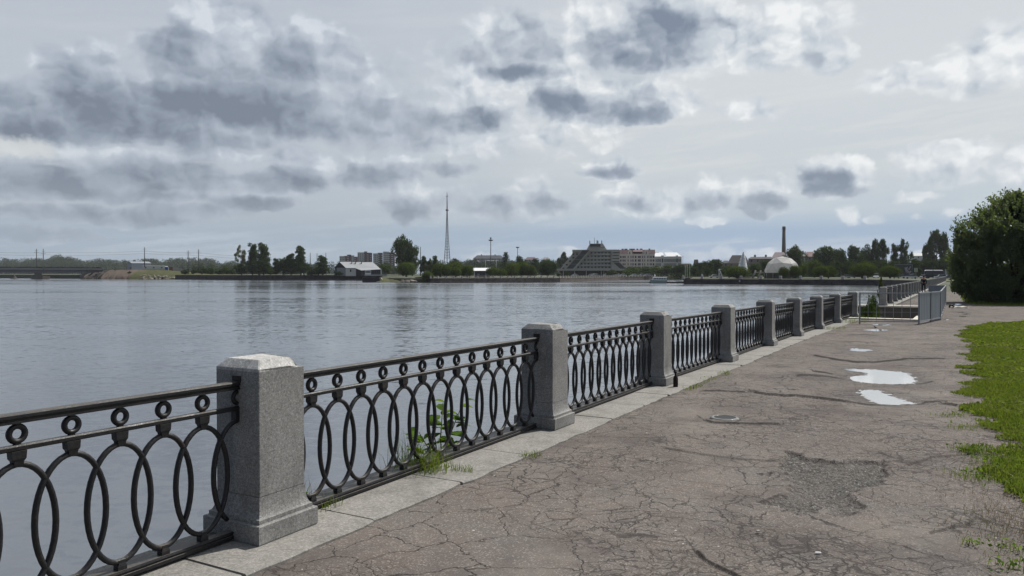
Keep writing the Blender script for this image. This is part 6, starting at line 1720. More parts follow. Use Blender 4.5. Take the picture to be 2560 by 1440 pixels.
def kind_mesh(kind, seed):
    """crown and trunk of unit height (base at z=0, top about 1, half width about 0.5)"""
    rs = np.random.RandomState(seed); tr = MB()
    if kind == 'dense':
        bl = lump(0, .58, .46, .42, 26, rs, .30) + lump(0, .35, .40, .25, 8, rs, .35)
        P, N = blob_points(bl, 4600, rs, .6); V, F = leaves(P, N, .016, rs)
        tr.tube([(0, 0, 0), (.01, 0, .3), (.02, 0, .6)], [.035, .028, .01], 6); tr.tube([(.0, 0, .28), (-.15, .05, .55)], [.018, .006], 5); tr.tube([(.0, 0, .3), (.16, -.05, .58)], [.018, .006], 5)
    elif kind == 'poplar':
        bl = [(.01, 0, .30, .24, .24, .26), (.02, 0, .52, .20, .20, .22), (.03, 0, .72, .13, .13, .18)]
        for i in range(30):
            z = .12 + .84 * (i + rs.rand()) / 30; w = .42 * (1 - .62 * (z - .1)) * (.75 + .5 * rs.rand()); a = rs.uniform(0, 2*PI)
            bl.append((w * .50 * math.cos(a) + .06 * (z - .5), w * .50 * math.sin(a), z - .02, .19 * (1.3 - z * .55), .19 * (1.3 - z * .55), .06 + .025 * rs.rand()))
        P, N = blob_points(bl, 6500, rs, .5, .3); V, F = leaves(P, N, .015, rs)
        tr.tube([(0, 0, 0), (0, 0, .5), (.03, 0, .9)], [.03, .02, .005], 6)
    elif kind == 'birch':
        bl = []
        for i in range(40):
            z = .25 + .72 * rs.rand(); w = .36 * math.sin(PI * min(1, (1.05 - z) / .85)) ** .7; a = rs.uniform(0, 2*PI)
            bl.append((w * math.cos(a) * rs.rand() ** .5, w * math.sin(a) * rs.rand() ** .5, z, .085, .085, .06))
        P, N = blob_points(bl, 3600, rs, .2); V, F = leaves(P, N, .013, rs, hang=.6)
        tr.tube([(0, 0, 0), (0.01, 0, .5), (0, 0, .92)], [.018, .012, .003], 6)
        for i in range(9):
            z = .3 + .06 * i; a = rs.uniform(0, 2*PI); tr.tube([(0, 0, z), (.22 * math.cos(a), .22 * math.sin(a), z + .12)], [.006, .002], 4)
    elif kind == 'conifer':
        V = []; Pn = []; N = []
        for i in range(16):
            z = .10 + .86 * i / 16; r = .48 * (1 - z) ** .75 + .02; m = int(9 + 6 * (1 - z))
            for q in range(m):
                a = 2*PI*q/m + rs.rand(); L = r * rs.uniform(.65, 1.1)
                f = np.linspace(.1, 1, 26)[:, None] + rs.rand(26, 1) * .04
                p = np.concatenate([np.cos(a) * L * f, np.sin(a) * L * f, z - .07 * f * (1 - z) + .05 * f ** 3], 1) + rs.normal(size=(26, 3)) * np.array([.015, .015, .010])
                Pn.append(p)
        P = np.concatenate(Pn); N = np.tile([0, 0, 1.], (len(P), 1)); V, F = leaves(P, N, .014, rs)
        tr.tube([(0, 0, 0), (0, 0, .97)], [.022, .003], 6)
    elif kind == 'globe':
        # clipped brittle willow: many drooping shoots over a dome
        bl = [(0, 0, .50, .46, .46, .46), (.16, .1, .50, .36, .36, .42), (-.17, -.08, .47, .36, .36, .40), (.05, -.2, .46, .34, .32, .40), (-.05, .2, .5, .36, .32, .43)]
        P, N = blob_points(bl, 6500, rs, .80); P = P[P[:, 2] > .10]; N = np.stack([P[:, 0], P[:, 1], (P[:, 2] - .42) * 1.0], 1); N /= np.linalg.norm(N, axis=1)[:, None]
        P[:, 2] += .012 * np.sin(9 * np.arctan2(P[:, 1], P[:, 0])) ; V, F = leaves(P, N, .0105, rs, 2.4, .24, .5); V, F = infill(V, F, bl, rs)
        tr.tube([(0, 0, 0), (0, 0, .3)], [.05, .04], 7)
        for i in range(6): a = i * 1.05; tr.tube([(0, 0, .2), (.25 * math.cos(a), .25 * math.sin(a), .45)], [.02, .008], 5)
    elif kind == 'dome':
        # weeping willow reaching the ground, tumbling tiers
        bl = [(0, 0, .48, .44, .40, .50)]
        for i in range(13):
            a = rs.uniform(0, 2*PI); z = rs.uniform(.25, .66); r = .40 * (1 - .5 * abs(z - .35))
            bl.append((r * math.cos(a) * .72, r * math.sin(a) * .6, z, .20 + .06 * rs.rand(), .19, .23 + .06 * rs.rand()))
        P, N = blob_points(bl, 7500, rs, .80); k = P[:, 2] > .03; P, N = P[k], N[k]; V, F = leaves(P, N, .0105, rs, 2.4, .24, .5); V, F = infill(V, F, bl, rs)
        tr.tube([(0, 0, 0), (0, 0, .35)], [.05, .04], 7); tr.tube([(0, 0, .15), (.2, 0, .45)], [.03, .01], 6); tr.tube([(0, 0, .15), (-.2, .1, .45)], [.03, .01], 6)
    elif kind == 'bush':
        bl = lump(0, .45, .5, .5, 12, rs, .42)
        P, N = blob_points(bl, 2600, rs, .55); P = P[P[:, 2] > 0]; V, F = leaves(P, np.tile([0, 0, .5], (len(P), 1)), .024, rs)
        for i in range(5): a = i * 1.3; tr.tube([(0, 0, 0), (.2 * math.cos(a), .2 * math.sin(a), .5)], [.02, .008], 5)
    elif kind == 'wispy':
        bl = []
        for i in range(34):
            z = .22 + .74 * rs.rand(); w = .42 * math.sin(PI * min(1, (1.08 - z) / 1.0)) ** .8; a = rs.uniform(0, 2*PI); q = rs.rand() ** .5
            bl.append((w * math.cos(a) * q, w * math.sin(a) * q, z, .115, .115, .10))
        P, N = blob_points(bl, 5600, rs, .3); V, F = leaves(P, N, .014, rs, hang=.3)
        tr.tube([(0, 0, 0), (.01, 0, .5), (-.02, 0, .92)], [.025, .016, .004], 6)
        for i in range(8): z = .25 + .07 * i; a = rs.uniform(0, 2*PI); tr.tube([(0, 0, z), (.25 * math.cos(a), .25 * math.sin(a), z + .16)], [.009, .003], 4)
    me = npmesh('crown', V, F); return me, tr.mesh('trunk')
_cache = {}
def tree(kind, lab, px, top, base, D, w, leaf='leaf_dark', seed=0, group=None, z=None, name=None, bark='bark', lean=0.0):
    """tree standing D metres away: crown top at row top, w photo pixels wide, foot at row base (or level z)"""
    key = (kind, seed)
    if key not in _cache: _cache[key] = kind_mesh(kind, 100 + seed * 7 + len(kind))
    cm, tm = _cache[key]
    z = hgt(base, D) if z is None else z
    nm = name or {'dense': 'tree', 'poplar': 'poplar_tree', 'birch': 'birch_tree', 'conifer': 'conifer_tree', 'globe': 'globe_willow', 'dome': 'willow_tree', 'bush': 'bush', 'wispy': 'tree'}[kind]
    t = face_root(nm, lab, 'bush' if kind == 'bush' else 'tree', px, D, z, 0, group)
    H = hgt(top, D) - z; W = wid(w, D)
    t.rotation_euler.z = (px * 1.7) % 6.28; t.scale = (W, W, H)
    if lean: t.rotation_euler = (0, lean, 0)
    for nme, me, mat in (('crown', cm, M[leaf]), ('trunk', tm, M[bark])):
        o = bpy.data.objects.new(nme, me); C.objects.link(o); o.parent = t
        if not me.materials: me.materials.append(mat)
        o.material_slots[0].link = 'OBJECT'; o.material_slots[0].material = mat
    return t
# ---- wooded ridge on the far left: one mass of trees
def forest(name, pts, D, depth, n, leaf, seed, rmin, rmax, base=0):
    """pts: (px, row of the skyline)"""
    rs = np.random.RandomState(seed); xs = np.array([p[0] for p in pts], float); ys = np.array([p[1] for p in pts], float)
    Vs, Fs = [], []; off = 0
    for i in range(n):
        px = rs.uniform(xs[0], xs[-1]); back = rs.rand(); DD = D + depth * back
        top = EYE.z + (684 - np.interp(px, xs, ys)) / FPX * (D + depth * .9)
        top *= (.52 + .48 * back) * rs.uniform(.92, 1.03); r = rs.uniform(rmin, rmax); x, y = XY(px, DD)
        bl = [(x + rs.normal() * r * .5, y + rs.normal() * r * .3, top - r * (.8 + 1.3 * rs.rand()), r * .75, r * .75, r * .8) for _ in range(5)]
        bl.append((x, y, top - r * .75, r * .7, r * .7, r * .75)); bl.append((x, y, max(base, top - 3 * r), r * 1.1, r * 1.1, r * 1.5))
        P, N = blob_points(bl, 460, rs, .8, .2); V, F = leaves(P, N, r * .075, rs); Vs.append(V); Fs.append(F + off); off += len(V)
    me = npmesh(name, np.concatenate(Vs), np.concatenate(Fs)); o = obj(name, me, M[leaf]); return tag(o, kind='stuff')
o = forest('forest', [(-60, 638), (0, 641), (60, 645), (110, 644), (135, 636), (150, 633), (165, 637), (190, 639), (205, 646), (230, 648), (240, 641), (262, 642), (275, 646), (320, 646), (345, 646), (370, 642), (420, 643), (450, 641), (470, 640), (500, 645), (512, 641), (530, 643), (545, 647), (560, 648), (590, 650), (640, 655)], 1560, 260, 420, 'leaf_blue', 3, 7, 13, -1)
tag(o, 'dark wooded ridge closing the view behind the bridge on the left', 'wood')
o = forest('forest', [(480, 652), (640, 654), (800, 650), (850, 651), (980, 650), (1040, 647), (1080, 645), (1140, 646), (1190, 645), (1260, 648), (1340, 647), (1400, 640), (1440, 645)], 780, 110, 210, 'leaf_blue', 4, 3.5, 6)
tag(o, 'distant belt of town trees behind the white house and the willow clumps', 'wood')
o = forest('forest', [(1560, 664), (1640, 663), (1700, 660), (1760, 656), (1800, 655), (1850, 660), (1930, 655)], 480, 60, 110, 'leaf_dark', 5, 2.2, 3.6)
tag(o, 'belt of park trees behind the boat, between the pale house and the fountain', 'wood')
o = forest('forest', [(1960, 655), (2040, 640), (2120, 640), (2200, 640), (2300, 645), (2400, 648), (2460, 650)], 430, 60, 190, 'leaf_dark', 6, 2.6, 4.2)
tag(o, 'dark park trees massed behind the dome and the globe willows', 'wood')

T_ = tree
# left shore
T_('birch', 'thin pale birch, leftmost tree of the left shore group', 602, 614, 686, 462, 40, 'leaf_pale', 0, bark='pale_bark')
T_('bush', 'bushy green undergrowth at the foot of the pale birch', 604, 655, 688, 459, 34, 'leaf_mid', 1)
T_('poplar', 'tall dark poplar beside the birch, left one of the close pair', 631, 607, 688, 462, 46, 'leaf_dark', 0)
T_('poplar', 'tall dark poplar right one of the close pair', 659, 606, 688, 458, 52, 'leaf_dark', 1)
T_('dense', 'bushy dark tree at the foot of the poplar pair', 648, 645, 689, 456, 64, 'leaf_dark', 0)
T_('dense', 'small mid-green bush tree right below the poplar pair', 676, 668, 690, 454, 26, 'leaf_mid', 1)
T_('poplar', 'short dark poplar right of the poplar pair', 690, 645, 688, 462, 28, 'leaf_dark', 2)
T_('dense', 'rounded dark tree, left part of the clump beside the leaning poplar', 708, 638, 688, 462, 48, 'leaf_dark', 2)
T_('poplar', 'dark pointed tree in the middle of the clump beside the leaning poplar', 728, 633, 688, 460, 48, 'leaf_dark', 0)
T_('poplar', 'tall leaning poplar, tallest of the clump left of the white house', 752, 613, 688, 458, 46, 'leaf_dark', 2)
T_('dense', 'low dark tree below the leaning poplar', 760, 652, 690, 455, 40, 'leaf_dark', 3)
T_('bush', 'low bush filling the gap right of the leaning poplar', 780, 668, 689, 456, 34, 'leaf_dark', 0)
T_('poplar', 'bushy dark tree, taller one just left of the white house', 807, 638, 689, 456, 48, 'leaf_dark', 1)
T_('bush', 'dark bush in front of the bushy tree left of the white house', 796, 664, 690, 454, 36, 'leaf_dark', 2)
T_('bush', 'dark hedge bush at the gable end of the white house', 849, 677, 688, 449, 26, 'leaf_dark', 3)
for i, (px, tp, w) in enumerate(((464, 668, 26), (483, 670, 18), (505, 665, 32), (527, 667, 22), (548, 669, 22), (566, 666, 26), (580, 672, 20), (323, 677, 10))):
    T_('bush', ['wide dark bush at the left end of the bush row on the left bank', 'small dark bush, second in the bush row on the left bank', 'largest dark bush in the bush row on the left bank', 'dark bush right of the largest one in the bush row', 'dark bush near the right end of the bush row', 'dark round bush left of the pale birch', 'low dark bush just left of the pale birch', 'tiny dark bush on the bare soil bank'][i], px, tp, 686 if px > 330 else 684, 500 - i * 5, w, 'leaf_dark', i % 4)
# behind the house and towards the tower
T_('dense', 'biggest broad dark tree towering behind the round willow', 1008, 583, 690, 430, 70, 'leaf_dark', 4)
T_('dense', 'lower right half of the biggest tree, a second dark trunk', 1031, 605, 690, 432, 44, 'leaf_dark', 5)
T_('dense', 'grey-green tree behind the right end of the white house', 962, 657, 688, 470, 44, 'leaf_mid', 2)
T_('wispy', 'dark tree between the biggest tree and the lattice tower, left one', 1061, 640, 690, 440, 34, 'leaf_dark', 0)
T_('poplar', 'narrow dark tree left of the lattice tower', 1088, 639, 690, 445, 26, 'leaf_dark', 3)
T_('wispy', 'slim dark tree between the round willow and the lattice tower', 1077, 646, 690, 435, 22, 'leaf_dark', 1)
T_('dense', 'dark tree right behind the foot of the lattice tower', 1140, 643, 690, 620, 44, 'leaf_blue', 6)
T_('globe', 'neatly rounded bright-topped willow right of the white house', 1016, 653, 692, 395, 54, 'leaf_willow', 0, name='globe_willow')
T_('dome', 'small round willow growing at the waterline by the boulders', 1069, 677, 706, 314, 34, 'leaf_willow', 0)
T_('bush', 'little bush left of the waterline willow', 1051, 690, 700, 330, 26, 'leaf_mid', 1)
T_('dome', 'willow clump left lobe of the big group below the lattice tower', 1101, 657, 693, 360, 46, 'leaf_willow', 1)
T_('dome', 'willow clump highest lobe of the big group below the lattice tower', 1136, 653, 693, 365, 60, 'leaf_willow', 2)
T_('globe', 'low front willow lobe of the big group below the lattice tower', 1117, 661, 693, 350, 30, 'leaf_willow', 1)
T_('globe', 'second low front willow lobe of the big group below the tower', 1140, 667, 693, 350, 28, 'leaf_willow', 2)
T_('dome', 'willow clump right lobe of the big group, next to the hut', 1168, 661, 693, 358, 42, 'leaf_willow', 3)
T_('dome', 'willow clump just right of the low white-roofed hut', 1233, 667, 692, 362, 46, 'leaf_willow', 0)
T_('dome', 'drooping right lobe of the willow clump right of the hut', 1255, 671, 692, 362, 34, 'leaf_willow', 2)
T_('dome', 'broad tumbling willow, left half, before the shorter floodlight mast', 1279, 655, 692, 372, 56, 'leaf_willow', 1)
T_('dome', 'broad tumbling willow, middle and highest part', 1304, 653, 692, 378, 50, 'leaf_willow', 3)
T_('dome', 'broad tumbling willow, drooping right end', 1326, 661, 692, 376, 36, 'leaf_willow', 2)
T_('dome', 'tall dark willow beside the left end of the hotel', 1369, 647, 690, 385, 58, 'leaf_dark', 0)
T_('conifer', 'dark spreading conifer between the two floodlight masts', 1265, 628, 690, 470, 46, 'leaf_blue', 0)
T_('dense', 'dark tree right of the shorter floodlight mast', 1300, 638, 690, 480, 36, 'leaf_blue', 0)
T_('dense', 'rounded dark tree midway between conifer and hotel', 1340, 643, 690, 500, 34, 'leaf_blue', 1)
T_('wispy', 'dark tree left behind the hotel, taller of the pair', 1406, 630, 690, 640, 34, 'leaf_blue', 0)
T_('dense', 'dark tree peeping out behind the sloping end of the hotel', 1424, 636, 690, 640, 30, 'leaf_blue', 2)
for i, (px, tp, w, D) in enumerate(((1397, 678, 16, 440), (1419, 676, 14, 445), (1530, 672, 32, 500))):
    T_('bush', ['small bush beside the left end of the hotel canopy', 'round shrub below the left end of the hotel', 'dark shrub in front of the hotel ground floor'][i], px, tp, 691, D, w, 'leaf_dark', i)
for i, (px, tp, w) in enumerate(((1585, 668, 40), (1612, 665, 44), (1640, 664, 46), (1668, 659, 44), (1692, 662, 34), (1620, 676, 26))):
    T_('dense', ['low park tree at the right end of the hotel canopy', 'low park tree in front of the pink house, left of two', 'low park tree in front of the pink house right end', 'low park tree in front of the pale tin-roofed house', 'low park tree left of the flagpoles', 'small rounded tree above the white parked cars'][i], px, tp, 690, 505 - i * 6, w, 'leaf_mid' if i < 4 else 'leaf_dark', i)
for i, (px, tp, w, D) in enumerate(((1703, 657, 36, 420), (1745, 652, 44, 420), (1768, 649, 40, 430), (1789, 643, 46, 440), (1735, 663, 34, 380), (1770, 668, 30, 370), (1800, 668, 34, 370), (1817, 662, 30, 400))):
    T_('dense', ['dark tree behind the flagpoles', 'dark tree right of the flagpoles', 'rounded dark tree left of the tallest one behind the sculpture', 'tallest dark tree behind the sculpture', 'lower dark tree in front of the pointed roof', 'small dark tree behind the sail-shaped banner', 'small dark tree right behind the sculpture', 'dim tree left of the fountain spray'][i], px, tp, 690, D, w, 'leaf_dark', (i + 2) % 7)
T_('globe', 'wide dark clipped willow below the fountain jet', 1843, 664, 697, 285, 60, 'leaf_willow', 3)
T_('dense', 'dark tree between the fountain and the dome', 1887, 656, 692, 380, 36, 'leaf_dark', 3)
T_('dense', 'dark tree behind the left edge of the dome', 1912, 644, 692, 420, 34, 'leaf_dark', 5)
T_('globe', 'small clipped willow in front of the dome, left of the pair', 1959, 666, 696, 262, 27, 'leaf_willow', 1)
T_('globe', 'clipped willow in front of the dome, right and larger of the pair', 1988, 662, 696, 262, 34, 'leaf_willow', 2)
T_('dome', 'light-green tall willow just right of the dome', 2006, 660, 694, 290, 26, 'leaf_willow', 1)
T_('dome', 'light-green weeping willow behind the clipped pair, right of the dome', 2036, 648, 694, 330, 46, 'leaf_willow', 3)
T_('globe', 'clipped willow with two lobes, left lobe', 2052, 663, 696, 258, 44, 'leaf_willow', 0)
T_('globe', 'clipped willow with two lobes, right lobe', 2071, 663, 696, 262, 36, 'leaf_willow', 3)
T_('globe', 'largest clipped globe willow on the quay, with a bright top', 2156, 655, 696, 256, 68, 'leaf_willow', 0)
T_('dome', 'light-green willow top showing above the largest globe willow', 2164, 650, 694, 300, 34, 'leaf_willow', 2)
T_('globe', 'rightmost clipped globe willow, beside the billboard', 2225, 663, 696, 250, 54, 'leaf_willow', 2)
big = [(1985, 610, 66, 400, 'dense', 4, 'big dark tree just right of the tall brick chimney'), (2068, 607, 70, 390, 'dense', 5, 'big dark broad tree behind the two-lobed clipped willow'), (2046, 622, 44, 388, 'dense', 1, 'dark tree left of the broad one behind the clipped willow'), (2100, 612, 50, 400, 'dense', 2, 'dark tree in the middle of the park row'), (2135, 604, 54, 400, 'dense', 3, 'tall dark tree above the largest globe willow'), (2165, 605, 46, 405, 'dense', 6, 'dark tree right of the tall one above the largest globe willow'),
       (2200, 598, 46, 400, 'wispy', 0, 'airy tall tree with gaps right of the largest globe willow'), (2187, 600, 24, 402, 'wispy', 2, 'thin pointed tree top left of the airy tall tree'), (2236, 608, 30, 400, 'poplar', 1, 'narrow dark tree between the two airy ones'), (2259, 598, 42, 400, 'wispy', 1, 'airy tall tree above the billboard'),
       (2341, 579, 66, 420, 'wispy', 2, 'tall airy birch group left of the near willow'), (2322, 592, 36, 424, 'wispy', 0, 'left part of the tall airy birch group'), (2362, 588, 40, 424, 'wispy', 1, 'right part of the tall airy birch group'), (2311, 615, 20, 420, 'wispy', 1, 'small thin tree at the left of the birch group')]
for px, tp, w, D, k, s, lab in big: T_(k, lab, px, tp, 692, D, w, 'leaf_dark', s)
for i, (px, tp, w, D) in enumerate(((2030, 652, 46, 350), (2085, 648, 48, 350), (2120, 645, 46, 345), (2195, 645, 46, 350), (2235, 648, 44, 345), (2285, 645, 46, 345), (2320, 645, 46, 345), (2360, 645, 48, 345), (2395, 648, 40, 345), (2420, 645, 50, 330))):
    T_('dense', ['shady lower tree behind the light-green willow', 'shady lower tree behind the right lobe of the two-lobed willow', 'shady lower tree left of the largest globe willow', 'shady lower tree right of the largest globe willow', 'shady lower tree above the rightmost globe willow', 'shady lower tree right of the billboard', 'shady lower tree behind the yellowish road sign', 'shady lower tree behind the bus', 'shady lower tree at the end of the path', 'shady lower tree hidden behind the near willow'][i], px, tp, 693, D, w, 'leaf_dark', (i * 3) % 7)

# ---- big willow on the right
def near_willow():
    rs = np.random.RandomState(21); D = 47
    c = at(2540, 757, D)
    t = thing('willow_tree', 'large near willow bush spilling over the right edge of the path', 'tree', (c.x, c.y, 0))
    X = lambda px: wid(px - 2540, D); Z = lambda py: hgt(py, D)
    bl = []
    # outline of the left flank from the photograph, giving crown radius by height
    dx_ = 7
    prof = [(757, 2412), (735, 2404), (715, 2392), (690, 2386), (660, 2388), (630, 2390), (600, 2391), (575, 2396), (555, 2412), (535, 2440), (520, 2462), (505, 2488), (490, 2512), (482, 2540)]
    prof = [(a, b + dx_ + 6 * math.sin(a * .13)) for a, b in prof]
    for i in range(260):
        py = rs.uniform(490, 752); left = np.interp(py, [p[0] for p in prof][::-1], [p[1] for p in prof][::-1]); r = -X(left)
        a = rs.uniform(0, 2*PI); q = rs.rand() ** .35; k = rs.uniform(.32, .55)
        rr = max(.1, (r - k)) * q
        bl.append((rr * math.cos(a) * 1.0, rr * math.sin(a) * .85, Z(py) - .2, k * 1.15, k * 1.15, k))
    for i in range(60):
        py = rs.uniform(560, 745); left = np.interp(py, [p[0] for p in prof][::-1], [p[1] for p in prof][::-1]); r = -X(left) - .25
        a = rs.uniform(PI * .75, PI * 1.6)
        bl.append((r * math.cos(a), r * math.sin(a) * .85, Z(py), .38, .38, .42))
    P, N = blob_points(bl, 150000, rs, .3, .15)
    P = P[P[:, 2] > .05]; N = np.stack([P[:, 0], P[:, 1], np.full(len(P), 2.)], 1); N /= np.linalg.norm(N, axis=1)[:, None]
    V, F = leaves(P, N * .6, .036, rs, 1.9, .9, .35)
    obj('crown', npmesh('crown', V, F), M['leaf_near'], t)
    # loose sprays on the outline
    Ps = []
    for i in range(800):
        py = rs.uniform(484, 720); left = np.interp(py, [p[0] for p in prof][::-1], [p[1] for p in prof][::-1]); r = -X(left)
        a = rs.uniform(0, 2*PI); d = np.array([math.cos(a), math.sin(a) * .85, .7 + .5 * rs.rand()]); d /= np.linalg.norm(d); st = np.array([r * math.cos(a) * .92, r * .85 * math.sin(a) * .92, Z(py) - .2])
        f = np.linspace(0, .80 * rs.uniform(.5, 1.1), 22)[:, None]; Ps.append(st + d * f + rs.normal(size=(22, 3)) * .04)
    P = np.concatenate(Ps); V, F = leaves(P, np.tile([0, 0, .3], (len(P), 1)), .036, rs, 2.0, .9, .3)
    obj('shoots', npmesh('shoots', V, F), M['leaf_near'], t)
    mb = MB()
    for i in range(9):
        a = rs.uniform(0, 2*PI); L = rs.uniform(1.2, 2.6); mb.tube([(.2 * math.cos(a), .2 * math.sin(a), 0), (L * .5 * math.cos(a), L * .5 * math.sin(a), 2.0), (L * math.cos(a), L * math.sin(a), 3.4 + rs.rand())], [.11, .07, .02], 6)
    mb.build('trunk', M['bark'], t)
near_willow()

# ---- lawns
def grass_mesh(poly, n, hmin, hmax, rs, dens_near=None, thin=.004, z0=0.0, edge=.0):
    P = np.array(poly); x0, y0 = P.min(0); x1, y1 = P.max(0); out = []
    while sum(len(o) for o in out) < n:
        m = n * 2
        # more blades close to the camera
        u = rs.rand(m); y = y0 * (y1 / y0) ** u; x = x0 + (x1 - x0) * rs.rand(m)
        k = (poly_sdf(x, y, poly) + (fbm(x * 2.2, y * 2.2, 3) - .40) * 1.0 * edge + (rs.rand(m) ** 3) * .35 * edge) < 0
        out.append(np.stack([x[k], y[k]], 1))
    Q = np.concatenate(out)[:n]; return Q
def blades(Q, h, w, rs, z, bend=.5):
    n = len(Q); a = rs.rand(n) * 2 * PI; c, s = np.cos(a), np.sin(a); L = h * (.5 + rs.rand(n)); b = L * bend * rs.rand(n); d = rs.rand(n) * 2 * PI
    base = np.stack([Q[:, 0], Q[:, 1], z], 1); side = np.stack([c, s, 0 * c], 1) * w[:, None]; mid = base + np.stack([np.cos(d) * b * .35, np.sin(d) * b * .35, L * .6], 1); tip = base + np.stack([np.cos(d) * b, np.sin(d) * b, L * .95], 1)
    V = np.stack([base - side, base + side, mid + side * .7, tip, mid - side * .7], 1).reshape(-1, 3); i = np.arange(n)[:, None] * 5
    F = np.concatenate([i + np.array([[0, 1, 2, 4]]), i + np.array([[4, 2, 3, 3]])], 0)
    T3 = np.concatenate([i + np.array([[0, 1, 2]]), i + np.array([[0, 2, 4]]), i + np.array([[4, 2, 3]])], 0)
    return V, T3
LAWN = gpoly([(2560,803),(2500,806),(2450,810),(2424,815),(2412,828),(2410,850),(2416,880),(2420,920),(2416,955),(2424,985),(2410,1020),(2398,1035),(2425,1050),(2450,1075),(2478,1085),(2500,1100),(2520,1106),(2480,1130),(2440,1150),(2432,1170),(2428,1190),(2455,1203),(2490,1222),(2530,1240),(2575,1268),(2640,1300),(2760,1350),(2760,803)])
LAWN_R = gpoly([(2762,803),(2762,1351),(3000,1420),(3500,1560),(6000,1560),(6000,803)])
LAWN2 = gpoly([(2404,735),(2403,745),(2410,757),(2430,762),(2500,764),(2600,765),(2800,766),(3000,766),(3000,735),(2600,728),(2450,728)])
STRIP = gpoly([(2350,700),(2384,700),(2386,703.5),(2348,703.5)])
def lawn():
    rs = np.random.RandomState(8)
    m, T, b = new_mat('turf'); g = T.new('ShaderNodeNewGeometry').outputs['Position']; n = T.noise(g, 1.6, 5, .6); n2 = T.noise(g, 30, 3, .7)
    c = T.mix(T.ss(n, .4, .62), (.045, .070, .014), (.075, .080, .028)); c = T.mix(T.ss(n2, .5, .75, 0, .6), c, (.10, .085, .05)); T.put(b.inputs['Base Color'], c); b.inputs['Roughness'].default_value = .95
    for poly, N, h0 in ((LAWN, 190000, .031), (LAWN_R, 60000, .041), (LAWN2, 26000, .09)):
        mb = MB(); zs = [float(gz(p[1])) for p in poly]
        me = bpy.data.meshes.new('lawn'); cx, cy = np.mean(poly, 0)
        n_ = len(poly); A2 = sum(poly[i][0] * poly[(i + 1) % n_][1] - poly[(i + 1) % n_][0] * poly[i][1] for i in range(n_)); sg = 1 if A2 > 0 else -1
        ins = []
        for i in range(n_):
            e = Vector(poly[(i + 1) % n_]) - Vector(poly[i - 1]); e.normalize(); q = Vector(poly[i]) + Vector((-e.y, e.x)) * sg * (.22 + .012 * poly[i][1]); ins.append((q.x, q.y))
        ring0 = [(p[0], p[1], z - .06) for p, z in zip(ins, zs)]; ring1 = [(p[0], p[1], z - .001) for p, z in zip(ins, zs)]
        k = len(poly); me.from_pydata(ring0 + ring1, [], [(i, (i + 1) % k, (i + 1) % k + k, i + k) for i in range(k)] + [tuple(range(k, 2 * k))])
        bm = bmesh.new(); bm.from_mesh(me); bmesh.ops.triangulate(bm, faces=bm.faces); bmesh.ops.recalc_face_normals(bm, faces=bm.faces); bm.to_mesh(me); bm.free()
        o = obj('lawn', me, m); o['kind'] = 'structure'
        Q = grass_mesh(poly, N, 0, 0, rs, edge=1.0 if h0 < .06 else 0.6)
        tuft = fbm(Q[:, 0] * 1.3, Q[:, 1] * 1.3, 4); d = np.hypot(Q[:, 0], Q[:, 1])
        h = h0 * (.45 + 1.5 * np.clip(tuft - .25, 0, 1) * 1.6); w = .0022 + (.00034 if poly is not LAWN_R else .0008) * d
        V, F = blades(Q, h, w, rs, gz(Q[:, 1]) + .005); o = obj('grass', npmesh('grass', V, F), M['grass']); tag(o, kind='stuff')
        if poly is LAWN:
            # broad-leaved weeds and straw between the blades
            Q = grass_mesh(poly, 16000, 0, 0, rs, edge=1.0); c = np.stack([Q[:, 0], Q[:, 1], gz(Q[:, 1]) + .012 + .02 * rs.rand(len(Q))], 1)
            k = fbm(Q[:, 0] * .9 + 7, Q[:, 1] * .9, 3) > .40; c = c[k]; V, F = leaves(c, np.tile([0, 0, 1.5], (len(c), 1)), .010 + .0010 * np.hypot(c[:, 0], c[:, 1]), rs, 1.2, .7)
            o2 = obj('clover', npmesh('clover', V, F), M['grass']); tag(o2, 'broad-leaved weeds growing through the lawn', 'weeds', kind='stuff')
            Q = grass_mesh(poly, 9000, 0, 0, rs, edge=1.2); d = np.hypot(Q[:, 0], Q[:, 1]); V, F = blades(Q, np.full(len(Q), .035), .0018 + .0003 * d, rs, gz(Q[:, 1]), 2.2)
            o2 = obj('dry_grass', npmesh('dry_grass', V, F), M['drygrass']); tag(o2, 'dry straw-coloured blades scattered through the lawn', 'dry grass', kind='stuff')
        tag(o, 'bright green mown grass of the lawn at the right' if h0 < .06 else 'grass growing under the big near willow', 'grass')
    slab('lawn', STRIP, .03, m, zb=-.3)
lawn()

# ---- weeds and tufts along the path
def tuft(lab, px, py, n, h, spread, leafy=0, mat='grass', name='grass_tuft', dry=False, lift=0.0, pos=None, group=None, elong=None):
    rs = np.random.RandomState(int(px * 7 + py)); p = pos if pos is not None else onground(px, py)
    t = thing(name, lab, 'plant', (p.x, p.y, float(gz(p.y)) + lift - .006), 0, group)
    Q = rs.normal(size=(n, 2)) * spread * .5
    if elong: 
        d = np.array(elong); Q = Q * .5 + (rs.rand(n, 1) - .5) * d
    V, F = blades(Q, np.full(n, h), np.full(n, .0022), rs, np.zeros(n), 1.0); tag(obj('blades', npmesh('blades', V, F), M['drygrass' if dry else 'grass'], t), kind='stuff')
    if leafy:
        Q = rs.normal(size=(leafy, 2)) * spread * .55; c = np.stack([Q[:, 0], Q[:, 1], .015 + rs.rand(leafy) * h * .7], 1); V, F = leaves(c, np.tile([0, 0, 1.2], (leafy, 1)), .009, rs, 1.5, .7); tag(obj('leaves', npmesh('leaves', V, F), M['weed'], t), kind='stuff')
    return t
fx = lambda s, t_: POSTS[0] + FD * s - FW * t_
tuft('grass tuft growing over the bottom rail at the leafy plant', 1045, 1168, 170, .15, .16, 12, pos=fx(1.66, .08))
tuft('dark grass tuft on the water side beside the leafy plant', 1010, 1140, 150, .24, .18, 20, pos=fx(1.62, -.10))
